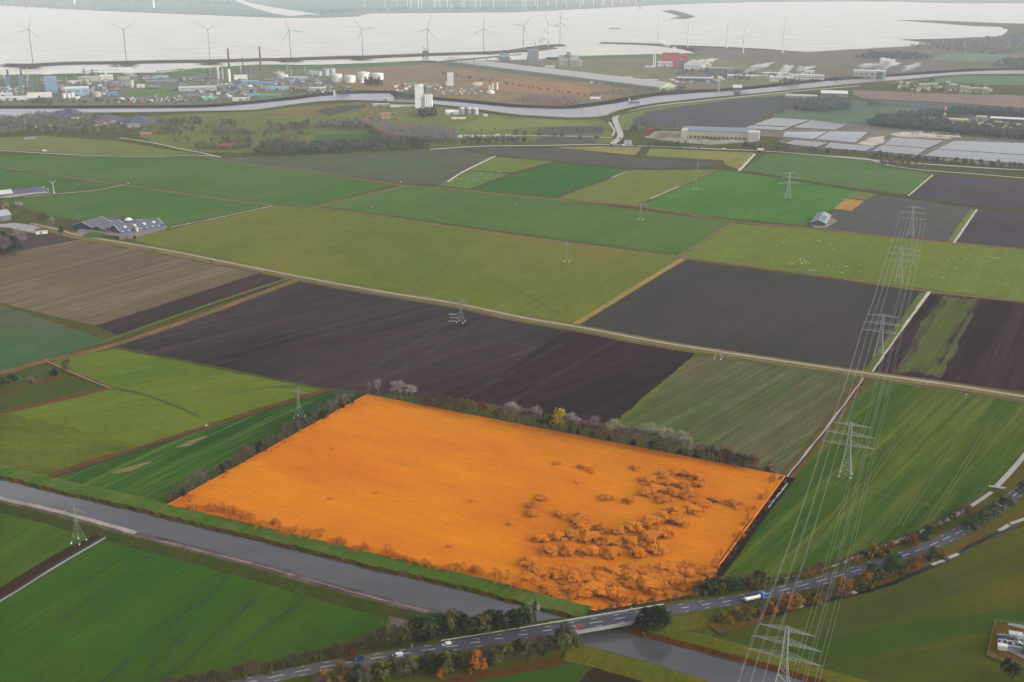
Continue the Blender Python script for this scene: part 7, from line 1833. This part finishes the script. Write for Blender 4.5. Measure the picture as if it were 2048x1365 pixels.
poly('gravel', [(1716, 288), (1745, 275), (1768, 272), (1772, 282), (1745, 292)], .6, bpy.data.materials['pale_sand'], None, jit=2)
# --- steam
steam('small white steam cloud at the left edge above the works', 4, 166, 30, 24, 30, .5, True, 1)
steam('thin steam veil above the blue grey cooling block', 103, 184, 42, 30, 9, .4, True, 2)
steam('drifting steam over the grey shingled block', 258, 172, 22, 30, 22, -.9, True, 3)
steam('steam rising beside the middle works tank', 566, 160, 8, 28, 10, -.4, True, 4)
steam('white steam plume blowing from the chimney of the grey tower block', 1084, 128, 66, 26, 16, .6, False, 5)
steam('thin drifting upper part of the tower block steam', 1097, 120, 90, 16, 16, .4, True, 6)
steam('steam above the red factory stacks', 1327, 130, 60, 30, 12, -.6, False, 7)
steam('small steam puff behind the red factory wall', 1347, 128, 44, 12, 9, .2, False, 8)
steam('low white steam right of the red factory', 1398, 138, 8, 46, 14, .5, False, 9)
steam('slanting steam column left of the white factories', 1508, 150, 2, 34, 22, 1.3, False, 10)
steam('steam rising between the white factories', 1566, 158, 8, 26, 18, .7, False, 11)
steam('steam trailing over the stepped white factory', 1606, 154, 16, 34, 10, .5, True, 12)
steam('broad white steam cloud over the isolated white factory', 1768, 152, 16, 42, 20, .4, False, 13)
steam('detached steam puff right of the isolated white factory', 1820, 150, 10, 30, 17, .9, True, 14)
steam('white steam along the roof of the isolated white factory', 1733, 150, 20, 40, 9, .3, False, 15)
steam('white steam puff at the red heath', 956, 174, 0, 24, 9, .2, False, 16)
# ================================================================ vehicles, animals, small things
GLASS = mat('car_glass', (.02, .025, .03), .15, .05, spec=.6)
TYRE = mat('tyre', (.02, .02, .02), .8, .1)
LIGHT = mat('lamp_glass', (.7, .7, .66), .2, .05)
def wheels(e, xs_, w, r):
    b = MB()
    for i in range(12):
        pass
    b = MB(); b.bar((0, -.12, 0), (0, .12, 0), r, n=12); wm = b.mesh('wheel', TYRE)
    for x in xs_:
        for s in (-1, 1): link('wheel', wm, e, (x, s * (w / 2 - .1), r))
def prof_body(e, name, prof, w, m_, taper=.0):
    """side profile [(x, z)] given width w; upper points narrow"""
    b = MB(); n = len(prof); zm = max(z for _, z in prof)
    for s in (-1, 1):
        for x, z in prof: b.v.append((x, s * (w / 2 - taper * max(0, z - zm * .5)), z))
    b.f = [tuple(range(n - 1, -1, -1)), tuple(range(n, 2 * n))]
    for i in range(n):
        j = (i + 1) % n; b.f.append((i, j, n + j, n + i))
    b.mi = [0] * len(b.f)
    return b.build(name, m_, e)
ROADZ = [1.0]
def on_road(px, py, lane_z=ZR + .06):
    p = P(px, py, lane_z + .6); i = int(np.argmin([(q - p).length for q in HW])); t = HW[min(i + 1, len(HW) - 1)] - HW[max(0, i - 1)]
    ROADZ[0] = HW[i].z + .06
    return p, math.atan2(t.y, t.x)
def van(px, py, label, c, rz, L=4.6, hh=1.9, z=ZR + .06):
    e = empty('delivery_van', P(px, py, z), rz, label, 'van')
    m_ = mat('van_paint', c, .35, .03, spec=.5); h = L / 2
    prof_body(e, 'body', [(-h, .35), (h - .1, .35), (h, .6), (h - .15, .95), (h - 1.0, 1.1), (h - 1.75, hh - .05), (h - 2.2, hh), (-h + .1, hh), (-h, hh - .3)], 1.8, m_, .12)
    b = MB(); b.quad((h - 1.04, -.72, 1.14), (h - 1.04, .72, 1.14), (h - 1.7, .62, hh - .07), (h - 1.7, -.62, hh - .07)); b.v = [(x + .03, y, z_ + .02) for x, y, z_ in b.v]; b.build('windscreen', GLASS, e)
    for s in (-1, 1):
        b = MB(); y = s * .86; b.box(h - 2.35, h - 1.55, min(y, y + s * .03), max(y, y + s * .03), 1.12, hh - .22); b.build('side_window', GLASS, e)
        b = MB(); b.box(h - .08, h + .02, s * .72 - .14, s * .72 + .14, .68, .88); b.build('headlight', LIGHT, e)
    wheels(e, (-h + .85, h - .85), 1.8, .33)
    return e
WHITE = (.78, .78, .78)
p, rz = on_road(893, 1292); van(893, 1292, 'white van parked on the bare earth shoulder', WHITE, rz + math.pi + .1, 4.6, 1.85, .25)
p, rz = on_road(795, 1314); van(795, 1314, 'longer white van driving on the old pale asphalt', WHITE, rz + math.pi, 5.2, 2.0)
def car(px, py, label, c, rz, z, L=4.2, name='car', s_=1.0):
    e = empty(name, P(px, py, z), rz, label, 'car'); e.scale = (s_,) * 3
    m_ = mat('car_%d%d%d' % tuple(int(q * 99) for q in c), c, .3, .03, spec=.5); h = L / 2
    prof_body(e, 'body', [(-h, .3), (h, .3), (h, .62), (h - .25, .8), (h - 1.1, .92), (-h + .3, .95), (-h, .85)], 1.76, m_, .1)
    prof_body(e, 'cabin', [(-h + .35, .9), (h - 1.15, .9), (h - 1.75, 1.38), (-h + .95, 1.44)], 1.56, GLASS, .2)
    b = MB(); b.box(-h + .95, h - 1.8, -.62, .62, 1.42, 1.47); b.build('roof', m_, e)
    for s in (-1, 1):
        b = MB(); b.box(h - .06, h + .02, s * .6 - .18, s * .6 + .18, .58, .72); b.build('headlight', LIGHT, e)
    wheels(e, (-h + .8, h - .85), 1.7, .31)
    return e
p, rz = on_road(1157, 1256.5); car(1157, 1256.5, 'red car driving over the bridge', (.42, .02, .035), rz + math.pi, ROADZ[0])
p, rz = on_road(1972, 1026); car(1972, 1026, 'white car on the road bend half hidden by dark trees', WHITE, rz, ROADZ[0], 4.6)
car(424, 523, 'black car on the farm road', (.02, .02, .025), dirang((424, 523), (460, 530)), .62)
far_grp = 'vehicles on the distant highway'
for i, (x, y, c, lb) in enumerate(((1222, 290.5, (.03, .03, .04), 'dark car at the far junction'), (1271, 292.5, (.1, .1, .11), 'dark car in front of the banded house'), (1298, 292.5, (.05, .08, .06), 'dark car left of the roadside trees'), (1448, 298.5, WHITE, 'white car on the highway before the yellow hall'), (1398, 297, (.03, .03, .03), 'black car on the highway'))):
    car(x, y, lb, c, -.2, 1.1, s_=1.4)
van(1248, 291.5, 'white van on the highway beside the junction', WHITE, -.1, 7, 2.6, 1.1)
van(90, 303, 'white camper on the pale grazing land', WHITE, .1, 7.5, 2.8, .6)
def lorry(px, py, z, rz, label, tank_c, cab_c, s_=1.0, tanker=True, name='tanker_lorry'):
    e = empty(name, P(px, py, z), rz, label, 'lorry'); e.scale = (s_,) * 3
    ct, cc = mat('tank_%d' % int(tank_c[0] * 99), tank_c, .35, .05, spec=.5), mat('cab_%d%d' % (int(cab_c[0] * 99), int(cab_c[2] * 99)), cab_c, .35, .03, spec=.5)
    dkm = mat('chassis', (.03, .03, .035), .7)
    if tanker:
        b = MB(); b.lathe([(.35, -4.6), (1.05, -4.35), (1.15, -4.0), (1.15, 4.0), (1.05, 4.35), (.35, 4.6)], 18)
        me = b.mesh('tank', ct); o = link('tank', me, e, (-2.4, 0, 2.2)); o.rotation_euler = (0, math.pi / 2, 0)
        b = MB(); b.box(-6.2, 1.4, -.35, .35, 3.3, 3.45)
        for x in (-5, -2.5, 0): b.lathe([(.3, 3.4), (.3, 3.65)], 8, (x, 0))
        b.build('catwalk', dkm, e)
    else:
        b = MB(); b.box(-7, 2, -1.2, 1.2, 1.1, 3.9); b.build('trailer', ct, e)
    b = MB(); b.box(-7.0, 5.6, -1.0, 1.0, .75, 1.05); b.box(-6.8, -3.6, -1.15, 1.15, .5, .8); b.build('chassis', dkm, e)
    prof_body(e, 'cab', [(3.2, .7), (5.7, .7), (5.75, 1.9), (5.55, 3.1), (5.2, 3.5), (3.3, 3.6)], 2.4, cc, .04)
    b = MB(); b.quad((5.8, -1.05, 1.95), (5.8, 1.05, 1.95), (5.61, 1.0, 3.05), (5.61, -1.0, 3.05)); b.build('windscreen', GLASS, e)
    for s in (-1, 1):
        b = MB(); y = s * 1.19; b.box(4.4, 5.3, min(y, y + s * .04), max(y, y + s * .04), 1.95, 2.9); b.build('side_window', GLASS, e)
    wheels(e, (-6.1, -4.9, -3.7, 2.6, 4.7), 2.4, .5)
    return e
p, rz = on_road(1512, 1201); lorry(1512, 1201, ROADZ[0], rz, 'tanker lorry with blue cab and shiny pale tank on the main road', (.72, .70, .66), (.10, .22, .52))
lorry(1524, 302.5, 1.2, -.12, 'red and white lorry on the distant highway', (.75, .75, .75), (.5, .05, .06), 1.25, False, 'box_lorry')
# blue container and road works stuff
e = empty('skip_container', P(717, 1322, .6), on_road(717, 1322)[1] + .02, 'blue open container on the verge beside the old road', 'container')
bm_ = mat('container_blue', (.02, .06, .13), .6, .1)
b = MB(); b.box(-2.3, 2.3, -1.1, -.98, 0, 1.6); b.build('side', bm_, e)
b = MB(); b.box(-2.3, 2.3, .98, 1.1, 0, 1.6); b.build('side', bm_, e)
b = MB(); b.box(-2.2, 2.2, -.98, .98, .02, .2); b.build('floor', bm_, e)
b = MB(); b.box(-2.42, -2.3, -1.1, 1.1, 0, 1.5); b.build('end', bm_, e)
b = MB(); b.box(2.3, 2.42, -1.1, 1.1, 0, 1.3); b.build('end', bm_, e)
for i, (x, y, h) in enumerate(((712, 1325, 2.2), (824, 1296, 2.4), (958, 1284, 1.4))):
    e = empty('marker_post', P(x, y, .5), 0, ('white marker post beside the blue container', 'white marker post at the olive trees', 'short white marker post at the guard rail')[i], 'post')
    b = MB(); b.bar((0, 0, -.2), (0, 0, h), .16, n=6); b.build('post', mat('post_white', (.75, .75, .72), .6), e)
    b = MB(); b.lathe([(.22, h - .5), (.22, h - .25)], 8); b.build('reflector', mat('reflector', (.3, .04, .03), .5), e)
for i in range(14):
    x, y = 735 + R.uniform(0, 36), 1316 + R.uniform(-5, 4)
    b = MB(); b.lathe([(R.uniform(.4, .9), -.1), (R.uniform(.3, .6), R.uniform(.3, .6)), (.1, .7)], 6)
    o = b.build('rubble_stone', mat('rubble', A((128, 124, 120)), .9, .2), None, P(x, y, .5)); o.rotation_euler = (0, 0, i)
    tag(o, 'grey lump of broken asphalt on the verge right of the blue container', 'rubble', 'broken asphalt lumps on the verge')
# excavator on the mud bank
e = empty('excavator', P(958, 1243, .9), .9, 'excavator with pale orange counterweight on the mud bank', 'excavator')
dkm = mat('chassis', (.03, .03, .035), .7); ym = mat('digger_paint', (.62, .38, .2), .5, .08)
for s in (-1, 1):
    b = MB(); b.box(-2.0, 2.0, s * 1.15 - .32, s * 1.15 + .32, 0, .9, top=.85); b.build('track', dkm, e)
b = MB(); b.box(-2.3, 1.3, -1.3, 1.3, 1.05, 2.2); b.build('upper_body', ym, e)
b = MB(); b.box(-2.9, -2.3, -1.3, 1.3, 1.1, 2.5); b.build('counterweight', mat('digger_pale', (.72, .58, .45), .5), e)
b = MB(); b.box(.1, 1.7, .35, 1.3, 2.21, 3.2); b.build('cab', GLASS, e)
b = MB(); b.bar((1.0, -.3, 1.8), (4.0, -.3, 4.2), .34); b.build('boom', dkm, e)
b = MB(); b.bar((4.0, -.3, 4.2), (6.0, -.3, 2.0), .26); b.build('stick', dkm, e)
b = MB(); b.box(5.5, 6.6, -.9, .3, .5, 1.9, top=.7); b.build('bucket', dkm, e)
for i, (x, y) in enumerate(((905, 1251), (980, 1252), (870, 1236))):
    e_ = empty('sand_heap', P(x, y, .3), 0, ('pale sand heap on the mud bank', 'pale rubble heap behind the dark trees', 'low earth heap at the corner of the mud bank')[i], 'heap')
    b = MB(); b.lathe([(2.6, -.2), (2.1, .5), (1.2, 1.2), (.3, 1.6)], 10); b.build('heap', mat('sand_pale', A((186, 178, 164)), .95, .2) if i < 2 else bpy.data.materials['mud_bank'], e_)
# sheep
def sheep_mesh():
    b = MB()
    b.lathe([(.05, -.62), (.3, -.55), (.38, -.2), (.4, .2), (.32, .5), (.1, .6)], 8)
    b.v = [(z, x, y + .75) for x, y, z in b.v]
    k = MB(); k.lathe([(.06, -.2), (.15, -.1), (.14, .1), (.05, .24)], 6); k.v = [(z + .78, x, y + .95) for x, y, z in k.v]
    o = len(b.v); b.v += k.v; b.f += [tuple(i + o for i in f) for f in k.f]; b.mi += [1] * len(k.f)
    for x in (-.4, .4):
        for y in (-.18, .18): b.bar((x, y, 0), (x, y, .5), .06, n=4, mi=1)
    return b.mesh('sheep', [mat('wool', (.60, .58, .53), .95, .05), mat('sheep_face', (.35, .32, .28), .9)])
SM = sheep_mesh()
Z4 = lambda X, Y: (1536 + X / 4, 400 + Y / 4)
sp = [(40, 252), (68, 372), (395, 330), (410, 335), (498, 356), (524, 400), (632, 390), (260, 478), (292, 494), (322, 456), (262, 500), (272, 516), (305, 508), (330, 510), (164, 520), (180, 517), (200, 517), (326, 570), (345, 567), (362, 573), (372, 570), (475, 527), (568, 542), (622, 540), (632, 537), (660, 535), (595, 590), (730, 578), (820, 380), (1060, 402), (1195, 408), (1205, 408), (1190, 548), (1135, 577), (1165, 572), (1228, 604), (1312, 610), (1405, 630), (1436, 483), (1580, 478), (1690, 531), (1500, 553), (1776, 458), (1796, 466), (1840, 470), (935, 636), (985, 645), (1640, 370), (1820, 466)]
sheep = [(Z4(*q), 'white sheep grazing on the long olive pasture', 'sheep on the long olive pasture') for q in sp]
T6 = lambda X, Y: (512 + X / 4, 180 + Y / 4)
sheep += [(T6(*q), 'white sheep on the small green meadow by the cream track', 'sheep on the small green meadow') for q in [(1610, 715), (1640, 713), (1680, 718), (1700, 700), (1740, 696), (1790, 664), (1800, 676), (1810, 672), (1880, 680), (1935, 684), (1948, 664), (1840, 712), (1755, 722), (1580, 735), (1690, 722)]]
sheep += [((1030, 408), 'white sheep alone on the green pasture', 'sheep on the middle pastures'), ((745, 416), 'white sheep alone on the green pasture', 'sheep on the middle pastures'), ((1200, 397), 'white sheep alone on the olive field', 'sheep on the middle pastures'), ((1932, 791), 'white sheep alone in the green field under the power line', None)]
for (x, y), lb, g_ in sheep:
    o = link('sheep', SM, None, P(x, y, .45)); o.rotation_euler = (0, 0, R.uniform(0, 6.28)); o.scale = (1.0,) * 3
    tag(o, lb, 'sheep', g_)
# water troughs
for i, (x, y) in enumerate(((801, 365), (256, 368), (412, 852), (480, 318))):
    e = empty('water_tank', P(x, y, .5), .3, ('white water tank at the reed line crossing', 'pale culvert head where two tracks meet', 'white drinking trough at the rusty ditch', 'pale water tank at the end of the narrow road')[i], 'trough')
    s = .7 if y > 700 else 1.1
    b = MB(); b.lathe([(s, 0), (s, s * .9), (s * .85, s * .9), (s * .85, s * .3)], 12); b.build('tub', mat('trough', (.5, .5, .5), .6), e)
    b = MB(); b.box(s + .1, s + .9, -.3, .3, 0, s * .7); b.build('valve_box', mat('valve', (.3, .3, .32), .7), e)
# ---------------------------------------------------------------- fenced gas station at the lower right
poly('gravel', [(1974, 1313), (1990, 1246), (2200, 1262), (2200, 1372), (1990, 1320)], .3, FM('station_ground', (104, 84, 34), (92, 76, 40), (2020, 1290), grain=.25, big=.05), 'brownish ground inside the station fence', jit=.3, step=4)
poly('paving', [(1995, 1294), (1998, 1278), (2020, 1272), (2110, 1288), (2110, 1345), (2020, 1305)], .6, mat('station_paving', A((130, 120, 122)), .9, .15, .2), 'grey paving under the station pipework', jit=.2, step=4)
poly('paving', [(2014, 1250), (2018, 1246), (2120, 1262), (2120, 1276)], .6, mat('station_pad', A((150, 144, 146)), .9, .12, .2), 'grey strip of paving at the back of the station', jit=.2, step=4)
fe = empty('mesh_fence', (0, 0, 0), 0, 'pale mesh fence round the gas station', 'fence')
fm_ = mat('fence_wire', A((142, 140, 110)), .7, .1)
b = MB(); b.bar((0, 0, -.2), (0, 0, 2.4), .1, n=5); fpm = b.mesh('post', fm_)
fc = [P(2120, 1362), P(1974, 1313), P(1989, 1246), P(2120, 1262)]
for a_, c_ in zip(fc, fc[1:]):
    n_ = max(2, int((c_ - a_).length / 3)); b = MB()
    for i in range(n_ + 1): link('post', fpm, fe, tuple(a_.lerp(c_, i / n_)))
    for z in (.4, .8, 1.2, 1.6, 2.0, 2.3): b.bar(a_ + Vector((0, 0, z)), c_ + Vector((0, 0, z)), .045, n=3)
    b.build('mesh_panel', fm_, fe)
gs = P(2028, 1288, .65); rzs = dirang((2000, 1278), (2100, 1294))
e = empty('gas_manifold', gs, rzs, 'silvery pipe manifold with cabinets inside the fenced station', 'pipe manifold')
sv = mat('silver_pipe', (.55, .56, .58), .35, .1, metal=.6); dk2 = mat('dark_pipe', (.05, .06, .08), .5, .1)
for i in range(5):
    b = MB(); y = -4 + i * 2.2
    b.bar((-7, y, 1.0), (10, y, 1.0), .38, n=8); b.bar((-7, y, -.2), (-7, y, 1.0), .38, n=8)
    for x in (-4, 0, 4): b.bar((x, y, 1.0), (x, y, 2.4), .2, n=6)
    b.build('pipe', dk2 if i % 2 else sv, e)
for i, (x, y, w, d, h, m_) in enumerate(((1, 4.5, 6, 3.4, 3.0, sv), (7, 5, 4, 3, 2.4, mat('station_white', (.75, .75, .75), .5)), (-6, -6.4, 4, 2.4, 2.2, mat('station_cream', (.62, .58, .5), .6)), (5, -7, 4.4, 3, 2.6, dk2))):
    b = MB(); b.box(x - w / 2, x + w / 2, y - d / 2, y + d / 2, 0, h); b.box(x - w / 2 - .2, x + w / 2 + .2, y - d / 2 - .2, y + d / 2 + .2, h + .005, h + .25); b.build('cabinet', m_, e)
b = MB(); lattice(b, [(0, 1.6), (3, 1.6), (5, 1.6)], .12, .08); b.v = [(x + 3, y + 1, z) for x, y, z in b.v]; b.build('pipe_rack', sv, e)
b = MB()
for i in range(6): b.lathe([(.5, 0), (.5, 1.6), (.2, 2.0)], 8, (-6 + i * 2.6, -2.2 + (i % 2) * 1.4))
b.build('valves', sv, e)
# ================================================================ air
hz = MB(); hz.box(-55000, 55000, -2500, 86000, -2.0, H + 14.0)
hm = bpy.data.materials.new('haze')
hm.use_nodes = True
n, l = hm.node_tree.nodes, hm.node_tree.links
n.remove(n['Principled BSDF'])
pv = n.new('ShaderNodeVolumePrincipled')
pv.inputs['Color'].default_value = (0.87, 0.935, 1.0, 1)
pv.inputs['Density'].default_value = SIG
pv.inputs['Anisotropy'].default_value = 0.0
l.new(pv.outputs[0], n['Material Output'].inputs['Volume'])
tag(hz.build('haze', hm), 'pale haze filling the air over the whole landscape', None, None, 'stuff')
